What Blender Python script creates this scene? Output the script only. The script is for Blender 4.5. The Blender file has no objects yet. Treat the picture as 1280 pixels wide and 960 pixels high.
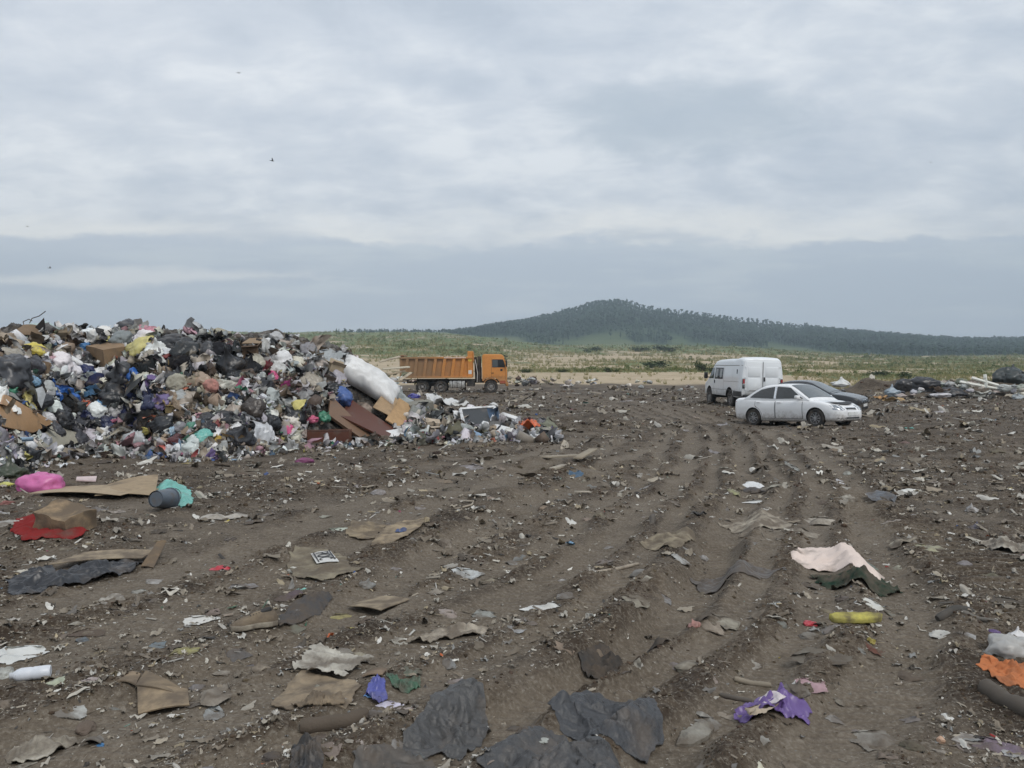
import bpy, bmesh, math, random
import numpy as np
from mathutils import Vector, Matrix, Euler, Quaternion

random.seed(7)
RNG = np.random.default_rng(7)
SC = bpy.context.scene
COL = SC.collection
PI = math.pi
R = math.radians

# ------------------------------------------------------------------ noise
_PR = np.random.default_rng(11)
_PERM = _PR.permutation(4096).astype(np.int64)
_PERM = np.concatenate([_PERM, _PERM])
_ang = _PR.random(4096) * 2 * PI
_GX, _GY = np.cos(_ang), np.sin(_ang)
_g3 = _PR.normal(size=(4096, 3)); _g3 /= np.linalg.norm(_g3, axis=1)[:, None]
_RV = _PR.random((4096, 3))

def _h2(ix, iy, seed):
    return _PERM[_PERM[(ix + seed * 131) & 4095] + (iy & 4095)]

def n2(x, y, seed=0):
    x = np.asarray(x, float); y = np.asarray(y, float)
    ix = np.floor(x).astype(np.int64); iy = np.floor(y).astype(np.int64)
    fx = x - ix; fy = y - iy
    u = fx * fx * fx * (fx * (fx * 6 - 15) + 10); v = fy * fy * fy * (fy * (fy * 6 - 15) + 10)
    def g(dx, dy):
        h = _h2(ix + dx, iy + dy, seed)
        return _GX[h] * (fx - dx) + _GY[h] * (fy - dy)
    a = g(0, 0); b = g(1, 0); c = g(0, 1); d = g(1, 1)
    return 1.5 * (a + u * (b - a) + v * (c - a + u * (a - b - c + d)))

def fbm2(x, y, o=4, seed=0, gain=.5, lac=2.03):
    s = 0; a = 1.; t = 0
    for i in range(o):
        s = s + a * n2(x, y, seed + i * 7); t += a; a *= gain
        x = np.asarray(x) * lac + 3.1; y = np.asarray(y) * lac - 1.7
    return s / t

def n3(p, seed=0):
    p = np.asarray(p, float)
    i = np.floor(p).astype(np.int64); f = p - i
    w = f * f * f * (f * (f * 6 - 15) + 10)
    r = 0
    for dx in (0, 1):
        for dy in (0, 1):
            for dz in (0, 1):
                h = _PERM[_PERM[_PERM[(i[:, 0] + dx + seed * 131) & 4095] + ((i[:, 1] + dy) & 4095)] + ((i[:, 2] + dz) & 4095)]
                g = _g3[h]
                d = g[:, 0] * (f[:, 0] - dx) + g[:, 1] * (f[:, 1] - dy) + g[:, 2] * (f[:, 2] - dz)
                r = r + d * (w[:, 0] if dx else 1 - w[:, 0]) * (w[:, 1] if dy else 1 - w[:, 1]) * (w[:, 2] if dz else 1 - w[:, 2])
    return r * 1.6

def worley(x, y, seed=0):
    x = np.asarray(x, float); y = np.asarray(y, float)
    ix = np.floor(x).astype(np.int64); iy = np.floor(y).astype(np.int64)
    best = np.full(x.shape, 9.); rv = np.zeros(x.shape)
    for dx in (-1, 0, 1):
        for dy in (-1, 0, 1):
            h = _h2(ix + dx, iy + dy, seed)
            d = (ix + dx + _RV[h, 0] - x) ** 2 + (iy + dy + _RV[h, 1] - y) ** 2
            m = d < best
            best = np.where(m, d, best); rv = np.where(m, _RV[h, 2], rv)
    return np.sqrt(best), rv

def sst(a, b, x):
    t = np.clip((np.asarray(x, float) - a) / (b - a), 0, 1)
    return t * t * (3 - 2 * t)

# ------------------------------------------------------------------ camera
F, CX, CY, EYE, HOR = 960., 640., 480., 1.75, 463.
PITCH = math.atan((CY - HOR) / F)
cam_d = bpy.data.cameras.new('camera'); cam = bpy.data.objects.new('camera', cam_d); COL.objects.link(cam)
cam_d.sensor_width = 36; cam_d.lens = F / 1280 * 36; cam_d.clip_start = .05; cam_d.clip_end = 20000
cam.location = (0, 0, EYE); cam.rotation_euler = (PI / 2 - PITCH, 0, 0)
SC.camera = cam

def ray(u, v):
    r = (np.asarray(u, float) - CX) / F; up = -(np.asarray(v, float) - CY) / F
    cp, sp = math.cos(PITCH), math.sin(PITCH)
    return r, cp + up * sp, up * cp - sp           # dx, dy, dz

def at(u, v, y):
    """the point seen at photo pixel (u, v) at depth y metres"""
    dx, dy, dz = ray(u, v)
    return np.array([dx / dy * y, y, EYE + dz / dy * y])

def proj(p):
    x, y, z = p[0], p[1], p[2] - EYE
    cp, sp = math.cos(PITCH), math.sin(PITCH)
    f = y * cp - z * sp; up = y * sp + z * cp
    return CX + F * x / f, CY - F * up / f

# ------------------------------------------------------------------ mesh helpers
def mesh(name, V, Fs, mat=None, smooth=True, cols=None, mats=None):
    """V (n,3); Fs: one (m,k) array or a list of lists"""
    V = np.asarray(V, np.float32)
    me = bpy.data.meshes.new(name)
    if isinstance(Fs, np.ndarray):
        m, k = Fs.shape
        me.vertices.add(len(V)); me.vertices.foreach_set('co', V.ravel())
        me.loops.add(m * k); me.loops.foreach_set('vertex_index', Fs.astype(np.int32).ravel())
        me.polygons.add(m)
        me.polygons.foreach_set('loop_start', np.arange(0, m * k, k, dtype=np.int32))
        me.polygons.foreach_set('loop_total', np.full(m, k, np.int32))
        me.update(calc_edges=True)
    else:
        me.from_pydata([tuple(map(float, v)) for v in V], [], [tuple(int(i) for i in f) for f in Fs])
        me.update()
    if smooth: me.polygons.foreach_set('use_smooth', np.ones(len(me.polygons), bool))
    if cols is not None:
        at_ = me.color_attributes.new('col', 'FLOAT_COLOR', 'POINT')
        c = np.ones((len(V), 4), np.float32); c[:, :np.asarray(cols).shape[1]] = cols
        at_.data.foreach_set('color', c.ravel())
    if mat is not None: me.materials.append(mat)
    me.validate()
    return me

def obj(name, me, parent=None, loc=None, rot=None, color=None, scale=None):
    o = bpy.data.objects.new(name, me); COL.objects.link(o)
    if parent is not None: o.parent = parent
    if loc is not None: o.location = [float(a) for a in loc]
    if rot is not None: o.rotation_euler = rot
    if scale is not None: o.scale = (scale,) * 3 if np.isscalar(scale) else scale
    if color is not None: o.color = (color[0], color[1], color[2], 1)
    return o

def tag(o, label=None, cat=None, group=None, kind=None):
    if label: o['label'] = label
    if cat: o['category'] = cat
    if group: o['group'] = group
    if kind: o['kind'] = kind
    return o

def empty(name, loc=(0, 0, 0), rot=(0, 0, 0)):
    o = bpy.data.objects.new(name, None); COL.objects.link(o)
    o.location = [float(a) for a in loc]; o.rotation_euler = rot; o.empty_display_size = .2
    return o

class MB:
    """collects shapes into one mesh"""
    def __init__(s): s.v = []; s.f = []; s.n = 0
    def add(s, V, Fs):
        V = np.asarray(V, float)
        s.v.append(V); s.f += [[int(i) + s.n for i in f] for f in Fs]; s.n += len(V)
        return s
    def box(s, c, d, rot=None, bev=0.0, taper=None):
        """bevelled box: centre c, full size d"""
        d = np.asarray(d, float) / 2
        b = min(bev, d.min() * .9)
        if b <= 0:
            P = np.array([[x, y, z] for x in (-1, 1) for y in (-1, 1) for z in (-1, 1)], float) * d
            Fs = [(0, 1, 3, 2), (4, 6, 7, 5), (0, 4, 5, 1), (2, 3, 7, 6), (0, 2, 6, 4), (1, 5, 7, 3)]
        else:
            bm = bmesh.new(); bmesh.ops.create_cube(bm, size=2)
            for v in bm.verts: v.co = Vector((v.co.x * d[0], v.co.y * d[1], v.co.z * d[2]))
            bmesh.ops.bevel(bm, geom=bm.edges[:], offset=b, segments=2, affect='EDGES', profile=.5)
            bm.verts.index_update()
            P = np.array([v.co[:] for v in bm.verts]); Fs = [[v.index for v in f.verts] for f in bm.faces]; bm.free()
        if taper is not None:                      # top scaled in x, y
            t = (P[:, 2] + d[2]) / (2 * d[2])
            P[:, 0] *= 1 + (taper[0] - 1) * t; P[:, 1] *= 1 + (taper[1] - 1) * t
        if rot is not None: P = P @ np.array(Euler(rot).to_matrix()).T
        return s.add(P + np.asarray(c, float), Fs)
    def tube(s, pts, r, seg=8, cap=True):
        pts = np.asarray(pts, float); n = len(pts)
        r = np.full(n, r) if np.isscalar(r) else np.asarray(r)
        V = []
        t = np.gradient(pts, axis=0); t /= np.linalg.norm(t, axis=1)[:, None] + 1e-9
        ref = np.array([0, 0, 1.]) if abs(t[0][2]) < .9 else np.array([1., 0, 0])
        for i in range(n):
            a = np.cross(t[i], ref); a /= np.linalg.norm(a) + 1e-9; b = np.cross(a, t[i])
            for k in range(seg):
                th = 2 * PI * k / seg
                V.append(pts[i] + r[i] * (math.cos(th) * a + math.sin(th) * b))
        Fs = [[i * seg + k, i * seg + (k + 1) % seg, (i + 1) * seg + (k + 1) % seg, (i + 1) * seg + k] for i in range(n - 1) for k in range(seg)]
        if cap: Fs += [list(range(seg)), list(range((n - 1) * seg, n * seg))[::-1]]
        return s.add(V, Fs)
    def lathe(s, prof, seg=24, axis='z', M=None, closed=False):
        """prof: list of (radius, height)"""
        V = []; n = len(prof)
        for (r, h) in prof:
            for k in range(seg):
                a = 2 * PI * k / seg
                c, q = r * math.cos(a), r * math.sin(a)
                V.append((c, q, h) if axis == 'z' else (c, h, q) if axis == 'y' else (h, c, q))
        Fs = []
        for i in range(n if closed else n - 1):
            j = (i + 1) % n
            for k in range(seg):
                k2 = (k + 1) % seg
                q = [i * seg + k, i * seg + k2, j * seg + k2, j * seg + k]
                Fs.append(q if axis != 'y' else q[::-1])
        V = np.array(V)
        if M is not None: V = V @ np.array(M.to_3x3()).T + np.array(M.translation)
        return s.add(V, Fs)
    def prism(s, poly, y0, y1, axis='y'):
        """polygon (a, b) extruded along an axis"""
        n = len(poly); V = []
        for h in (y0, y1):
            for (a, b) in poly: V.append((a, h, b) if axis == 'y' else (a, b, h) if axis == 'z' else (h, a, b))
        Fs = [list(range(n)), list(range(n, 2 * n))[::-1]] + [[i, i + n, (i + 1) % n + n, (i + 1) % n] for i in range(n)]
        return s.add(V, Fs)
    def patch(s, P):
        """grid of points (a,b,3)"""
        P = np.asarray(P, float); a, b = P.shape[:2]
        Fs = [[i * b + j, i * b + j + 1, (i + 1) * b + j + 1, (i + 1) * b + j] for i in range(a - 1) for j in range(b - 1)]
        return s.add(P.reshape(-1, 3), Fs)
    def mesh(s, name, mat, smooth=False, angle=None):
        me = bpy.data.meshes.new(name)
        me.from_pydata([tuple(v) for v in np.concatenate(s.v).tolist()], [], s.f); me.update()
        bm = bmesh.new(); bm.from_mesh(me); bmesh.ops.recalc_face_normals(bm, faces=bm.faces[:]); bm.to_mesh(me); bm.free()
        if smooth: me.polygons.foreach_set('use_smooth', np.ones(len(me.polygons), bool))
        if angle: 
            me.polygons.foreach_set('use_smooth', np.ones(len(me.polygons), bool)); me.set_sharp_from_angle(angle=R(angle))
        if mat: me.materials.append(mat)
        return me
    def build(s, name, mat, parent=None, smooth=False, angle=None, **k):
        return obj(name, s.mesh(name, mat, smooth, angle), parent, **k)

def ico(sub):
    bm = bmesh.new(); bmesh.ops.create_icosphere(bm, subdivisions=sub, radius=1)
    bm.verts.index_update()
    V = np.array([v.co[:] for v in bm.verts]); Fs = np.array([[v.index for v in f.verts] for f in bm.faces]); bm.free()
    return V, Fs
ICO = {k: ico(k) for k in (1, 2, 3, 4, 5)}

def rotm(n, rng):
    """n random rotation matrices"""
    q = rng.normal(size=(n, 4)); q /= np.linalg.norm(q, axis=1)[:, None]
    w, x, y, z = q.T
    return np.stack([np.stack([1 - 2 * (y * y + z * z), 2 * (x * y - z * w), 2 * (x * z + y * w)], 1),
                     np.stack([2 * (x * y + z * w), 1 - 2 * (x * x + z * z), 2 * (y * z - x * w)], 1),
                     np.stack([2 * (x * z - y * w), 2 * (y * z + x * w), 1 - 2 * (x * x + y * y)], 1)], 1)

# ------------------------------------------------------------------ materials
class NT:
    def __init__(s, name):
        s.m = bpy.data.materials.new(name); s.m.use_nodes = True
        s.t = s.m.node_tree; s.n = s.t.nodes; s.l = s.t.links
        s.b = s.n['Principled BSDF']
    def new(s, t, **k):
        n = s.n.new(t)
        for a, b in k.items(): setattr(n, a, b)
        return n
    def set(s, sock, val):
        if hasattr(val, 'is_output') or isinstance(val, bpy.types.NodeSocket): s.l.new(val, sock)
        elif isinstance(val, (tuple, list)) and len(val) == 3 and sock.type == 'RGBA': sock.default_value = (*val, 1)
        else: sock.default_value = val
    def math(s, op, a, b=0., c=None, clamp=False):
        n = s.new('ShaderNodeMath', operation=op, use_clamp=clamp)
        s.set(n.inputs[0], a); s.set(n.inputs[1], b)
        if c is not None: s.set(n.inputs[2], c)
        return n.outputs[0]
    def mix(s, f, a, b, blend='MIX'):
        n = s.new('ShaderNodeMix', data_type='RGBA', blend_type=blend)
        s.set(n.inputs[0], f); s.set(n.inputs[6], a); s.set(n.inputs[7], b)
        return n.outputs[2]
    def ramp(s, f, stops, interp='LINEAR'):
        n = s.new('ShaderNodeValToRGB'); s.set(n.inputs[0], f)
        n.color_ramp.interpolation = interp
        e = n.color_ramp.elements
        while len(e) < len(stops): e.new(.5)
        for i, (p, c) in enumerate(stops):
            e[i].position = p; e[i].color = (*(c if isinstance(c, (tuple, list)) else (c, c, c)), 1)
        return n.outputs[0]
    def range(s, v, a, b, c=0., d=1., smooth=False):
        n = s.new('ShaderNodeMapRange'); n.clamp = True
        if smooth: n.interpolation_type = 'SMOOTHSTEP'
        for i, x in enumerate((v, a, b, c, d)): s.set(n.inputs[i], x)
        return n.outputs[0]
    def coord(s, out='Object', scale=None):
        o = s.new('ShaderNodeTexCoord').outputs[out]
        if scale is not None:
            mp = s.new('ShaderNodeMapping'); s.l.new(o, mp.inputs[0])
            mp.inputs['Scale'].default_value = scale if not np.isscalar(scale) else (scale,) * 3
            o = mp.outputs[0]
        return o
    def pos(s): return s.new('ShaderNodeNewGeometry').outputs['Position']
    def noise(s, scale, detail=4, rough=.55, vec=None, dist=0.):
        n = s.new('ShaderNodeTexNoise'); n.inputs['Scale'].default_value = scale
        n.inputs['Detail'].default_value = detail; n.inputs['Roughness'].default_value = rough; n.inputs['Distortion'].default_value = dist
        if vec is not None: s.l.new(vec, n.inputs['Vector'])
        return n.outputs['Fac']
    def voro(s, scale, vec=None, feature='F1', rnd=1.):
        n = s.new('ShaderNodeTexVoronoi', feature=feature); n.inputs['Scale'].default_value = scale
        n.inputs['Randomness'].default_value = rnd
        if vec is not None: s.l.new(vec, n.inputs['Vector'])
        return n
    def bump(s, h, strength=.4, dist=.02, normal=None):
        n = s.new('ShaderNodeBump'); s.set(n.inputs['Strength'], strength); n.inputs['Distance'].default_value = dist
        s.l.new(h, n.inputs['Height'])
        if normal is not None: s.l.new(normal, n.inputs['Normal'])
        s.l.new(n.outputs[0], s.b.inputs['Normal'])
        return n.outputs[0]
    def out(s, color=None, rough=None, metal=None, spec=None, **k):
        for nm, v in (('Base Color', color), ('Roughness', rough), ('Metallic', metal), ('Specular IOR Level', spec)):
            if v is not None: s.set(s.b.inputs[nm], v)
        for nm, v in k.items(): s.set(s.b.inputs[nm], v)
        return s.m

MUD = (.115, .092, .072)
M = {}
def plain(name, color, rough=.6, metal=0., dirt=.0, dscale=3., bump=0., spec=.5, bscale=20., var=.12, **k):
    """paint, metal, plastic with uneven tone and dried mud on it; color None = the object's own colour"""
    t = NT(name)
    base = t.new('ShaderNodeObjectInfo').outputs['Color'] if color is None else color
    P = t.pos()
    nz = t.noise(dscale, 5, .6, P)
    c = t.mix(1., base, t.ramp(t.noise(dscale * 2.7, 5, .65, P), [(.25, 1 - var), (.75, 1 + var * .4)]), 'MULTIPLY')
    rg = rough
    if dirt > 0:
        f = t.range(nz, .62 - dirt * .5, .74 - dirt * .3, 0, min(1, .55 + dirt * .5))
        c = t.mix(f, c, MUD); rg = t.math('MAXIMUM', t.math('MULTIPLY', f, .9), rough)
    if bump > 0: t.bump(t.noise(bscale, 5, .6, P), bump, .01)
    M[name] = t.out(c, rg, metal, spec, **k)
    return M[name]
# ================================================================== terrain heights
_LD = np.log([70., 100., 160., 250., 400., 600., 1000., 7000.])
_VM = np.array([487., 467., 461., 452., 442., 434., 431., 434.])
_VL = np.array([487., 470., 456., 443., 430., 418., 415.5, 419.])
_VR = np.array([487., 472., 464., 457., 450., 446., 445., 448.])
# the lorry track (x as a function of y), and an older one
_TY = np.array([0., 3.38, 4.58, 5.85, 7.2, 8.98, 12., 15.7, 21.8, 28., 35.7, 45., 58., 80.])
_TX = np.array([-3.6, -1.02, -.1, .73, 1.4, 2.06, 3.25, 4.25, 5.68, 6.2, 5.95, 4.7, .6, -9.])
_SY = np.array([0., 3.4, 4.0, 5.1, 6.4, 8.1, 10.7, 17., 24., 40.])
_SX = np.array([-5.2, -3.1, -2.55, -1.9, -1.45, -.85, .1, 2.6, 4.6, 7.])

def _interp(t, xs, ys):
    # smooth-ish interpolation (Catmull-Rom via numpy)
    m = np.gradient(ys, xs)
    i = np.clip(np.searchsorted(xs, t) - 1, 0, len(xs) - 2)
    h = xs[i + 1] - xs[i]; s = np.clip((t - xs[i]) / h, 0, 1)
    return ((2 * s**3 - 3 * s**2 + 1) * ys[i] + (s**3 - 2 * s**2 + s) * h * m[i] + (-2 * s**3 + 3 * s**2) * ys[i + 1] + (s**3 - s**2) * h * m[i + 1])

def lateral(x, y, X, Y):
    e = .05
    a = _interp(y, Y, X); b = _interp(y + e, Y, X)
    sl = (b - a) / e
    return (x - a) / np.sqrt(1 + sl * sl), sl

RUTS = [(-1.20, .15, .03), (-.62, .19, .06), (-.10, .11, .035), (.50, .20, .085), (.93, .11, .035), (1.40, .15, .05), (1.95, .20, .055)]
RUTS2 = [(-.55, .26, .035), (.45, .24, .04), (-1.5, .3, .025)]

def ruts(x, y):
    """height offset, smoothness mask (1 in the bottom of a rut) and tread"""
    z = np.zeros(x.shape); sm = np.zeros(x.shape)
    for X, Y, L in ((_TX, _TY, RUTS), (_SX, _SY, RUTS2)):
        s, sl = lateral(x, y, X, Y)
        along = y * np.sqrt(1 + np.clip(sl, -3, 3) ** 2)
        s = s + .16 * n2(along * .35, s * .5 + 3.3, 5) + .05 * n2(along * 2.1, s * 1.5, 6)
        fade = sst(80, 30, y) * sst(.3, 2., y) * np.where(L is RUTS, 1., sst(24, 12, y))
        for k, (c, w, d) in enumerate(L):
            dd = d * np.clip(.72 + 1.0 * n2(along * .16, c * 3 + 9, 21) + .5 * n2(along * .6, c * 7 + 2, 22), .08, 1.5)
            g = np.exp(-((s - c) / w) ** 4)
            rim = np.exp(-((s - c - 1.55 * w) / (.55 * w)) ** 2) + np.exp(-((s - c + 1.55 * w) / (.55 * w)) ** 2)
            z = z - fade * dd * g + fade * dd * .55 * rim * (.8 + .7 * n2(along * 3., c * 5 + s * 4, 31))
            tread = np.abs(((along + (.25 * np.abs(s - c))) / .085) % 1. - .5) * 2
            z = z + fade * .012 * g * sst(.25, .75, tread) * (.5 + .5 * n2(along * .8, c + 3, 41))
            sm = np.maximum(sm, fade * g)
    return z, sm

def base(x, y):
    x = np.asarray(x, float); y = np.asarray(y, float)
    yy = np.maximum(y, 1.)
    u = np.clip(CX + F * x / yy, -500, 1900)
    wl = sst(720, 520, u); wr = sst(850, 1120, u)
    ld = np.log(np.maximum(yy, 1.))
    v = np.interp(ld, _LD, _VM) * (1 - wl) * (1 - wr) + np.interp(ld, _LD, _VL) * wl + np.interp(ld, _LD, _VR) * wr * (1 - wl)
    zf = EYE + (HOR - v) / F * yy
    far = sst(68, 74, yy)
    z = zf * far
    z = z + far * sst(75, 140, yy) * fbm2(x / 42., y / 30., 4, 61) * .006 * np.minimum(yy, 500)
    near = sst(74, 60, yy)
    z = z + near * (.05 * n2(x / 2.3, y / 2.3, 3) * sst(2, 4, yy) + .10 * n2(x / 7., y / 6., 4) * sst(6, 12, yy))
    # the cars stand in a shallow dip, with low mud banks behind the open ground
    z = z - .27 * np.exp(-((x - 10.0) / 5.5) ** 2 - ((y - 28.6) / 4.2) ** 2)
    z = z + near * .22 * np.exp(-((x - 2.4) / 2.6) ** 2 - ((y - 24.5) / 2.2) ** 2) * (1 + n2(x * .9, y * .9, 8))
    z = z + near * .16 * np.exp(-((x - 1.0) / 1.6) ** 2 - ((y - 13.2) / 1.2) ** 2) * (1 + n2(x * 1.7, y * 1.7, 9))
    z = z + near * .12 * np.exp(-((x + .3) / 1.1) ** 2 - ((y - 10.2) / .9) ** 2) * (1 + n2(x * 1.7, y * 1.7, 19))
    # bank of pushed-up soil behind the cars, low windrow behind the open ground
    z = z + 1.0 * np.exp(-((y - 50.5) / 2.6) ** 2) * sst(20.0, 23.5, x) * (1 + .5 * n2(x * .5, y * .5, 44)) * sst(90, 60, x)
    z = z + .22 * np.exp(-((y - 75.) / 2.0) ** 2) * sst(-4, 1, x) * sst(17, 12, x) * np.clip(1 + 1.1 * n2(x * .35, y * .35, 45), 0, 2)
    return z

def crust(x, y, rz_sm=None):
    """rough clods, ruts, caterpillar marks: the small relief of the mud"""
    rz, sm = ruts(x, y)
    near = sst(76, 62, y) * sst(-3, 1, y)
    mk = fbm2(x / 1.3, y / 1.3, 3, 71)
    rough = sst(-.32, .30, mk + .22 * sst(14, 26, y) + .15 * sst(1.6, 3.2, x)) * (1 - .85 * sm)
    w1, r1 = worley(x * 5.5 + .4 * n2(x * 9, y * 9, 2), y * 5.5, 13)
    w2, r2 = worley(x * 14., y * 14., 17)
    z = rz
    z = z + rough * (.055 * (r1 ** 2) * np.clip(1 - w1 * 1.15, 0, 1) + .028 * r2 * np.clip(1 - w2 * 1.2, 0, 1))
    z = z + (.25 + .75 * rough) * (.026 * fbm2(x * 3.1, y * 3.1, 3, 81) + .012 * fbm2(x * 14, y * 14, 3, 83))
    # caterpillar tread on the right
    s = x - (4.15 + .14 * (y - 6)); a = y + .12 * x
    ct = np.exp(-((s) / .42) ** 6) * sst(4.2, 5.2, y) * sst(16, 9, y)
    bars = np.abs((a / .19) % 1. - .5) * 2
    z = z * (1 - .6 * ct) + ct * (.045 * sst(.35, .65, bars) - .03)
    z = z + near * .03 * np.abs(n2(x * .9, y * .9, 91)) * rough
    return z * near, rough * near, sm * near

# ------------------------------------------------------------------ the garbage heap
_HU = np.array([-700., -300., 0., 40., 100., 165., 200., 250., 300., 345., 372., 400., 440., 470., 500., 530., 580., 640., 690., 730.])
_HT = np.array([402., 406., 416., 413., 412., 411., 418., 422., 422., 423., 430., 436., 447., 469., 495., 512., 522., 531., 536., 538.])  # top, photo rows
_HB = np.array([640., 620., 596., 578., 561., 561., 566., 568., 566., 558., 554., 554., 550., 548., 546., 545., 544., 543., 541., 540.])  # foot
_HWI = np.array([6., 6., 6., 6., 5.6, 5.4, 5.2, 5.2, 5., 4.6, 4.2, 4., 3.4, 3., 2.8, 2.4, 2.4, 2.2, 2., 1.8])     # depth from foot to crest

def heap(x, y):
    x = np.asarray(x, float); y = np.asarray(y, float)
    yy = np.maximum(y, 4.)
    u = CX + F * x / yy
    f = lambda a: np.interp(u, _HU, a)
    d0 = F * EYE / (f(_HB) - HOR); w = f(_HWI); dc = d0 + w
    Hc = np.maximum(EYE + (HOR - f(_HT)) / F * dc, .0)
    t = (yy - d0) / w
    s = np.clip(t, 0, 1)
    h = Hc * (1 - (1 - s) ** 1.55)
    back = np.where(u > 480, sst(2.6, 1.0, t), sst(4.5, 2.6, t))
    h = h * back * sst(730, 690, u) * sst(-700, -560, u) * (y > 4)
    m = np.clip(h / .8, 0, 1)
    return h + m * (.26 * n2(x / 1.25, y / 1.25, 101) + .12 * n2(x / .5, y / .5, 103)) * np.clip(1 - .6 * (t - 1), .1, 1)

def gsm(x, y):
    """ground without the fine crust"""
    x = np.asarray(x, float); y = np.asarray(y, float)
    return base(x, y) + ruts(x, y)[0] * sst(76, 62, y)

def gh(x, y):
    x = np.atleast_1d(np.asarray(x, float)); y = np.atleast_1d(np.asarray(y, float))
    return base(x, y) + crust(x, y)[0]

def surf(x, y): return gsm(x, y) + heap(x, y)

_YS = np.concatenate([np.linspace(2.4, 12, 80), 12 * 1.018 ** np.arange(1, 140)])
def hit(u, v, fn=None):
    """where the rays through photo pixels meet the ground or the heap"""
    fn = fn or surf
    u = np.atleast_1d(np.asarray(u, float)); v = np.atleast_1d(np.asarray(v, float))
    dx, dy, dz = ray(u, v)
    kx, kz = dx / dy, dz / dy
    Y = _YS[None, :]; X = kx[:, None] * Y; Z = EYE + kz[:, None] * Y
    below = Z < fn(X, np.broadcast_to(Y, X.shape))
    i = np.argmax(below, axis=1); ok = below.any(axis=1)
    i = np.where(ok, np.maximum(i, 1), len(_YS) - 1)
    lo, hi = _YS[i - 1].copy(), _YS[i].copy()
    for _ in range(9):
        mid = (lo + hi) / 2
        b = EYE + kz * mid < fn(kx * mid, mid)
        hi = np.where(b, mid, hi); lo = np.where(b, lo, mid)
    y = (lo + hi) / 2
    return np.stack([kx * y, y, EYE + kz * y], 1), ok

def lite(x, y): return base(x, y) + heap(x, y)

def hit1(u, v, fn=None):
    p = hit(u, v, base if fn is gsm else lite)[0][0]
    p[2] = float(gsm(p[0:1], p[1:2])[0]) + (0 if fn is gsm else float(heap(p[0:1], p[1:2])[0]))
    return p

def hit_flat(u, v):
    """many rays onto the gently rolling open ground"""
    dx, dy, dz = ray(u, v); z = np.zeros(len(u))
    for _ in range(7):
        k = np.clip((z - EYE) / np.minimum(dz, -.012), 0, 95); x, y = dx * k, dy * k
        z = .4 * z + .6 * base(x, y)
    return np.stack([x, y, base(x, y)], 1)

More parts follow.
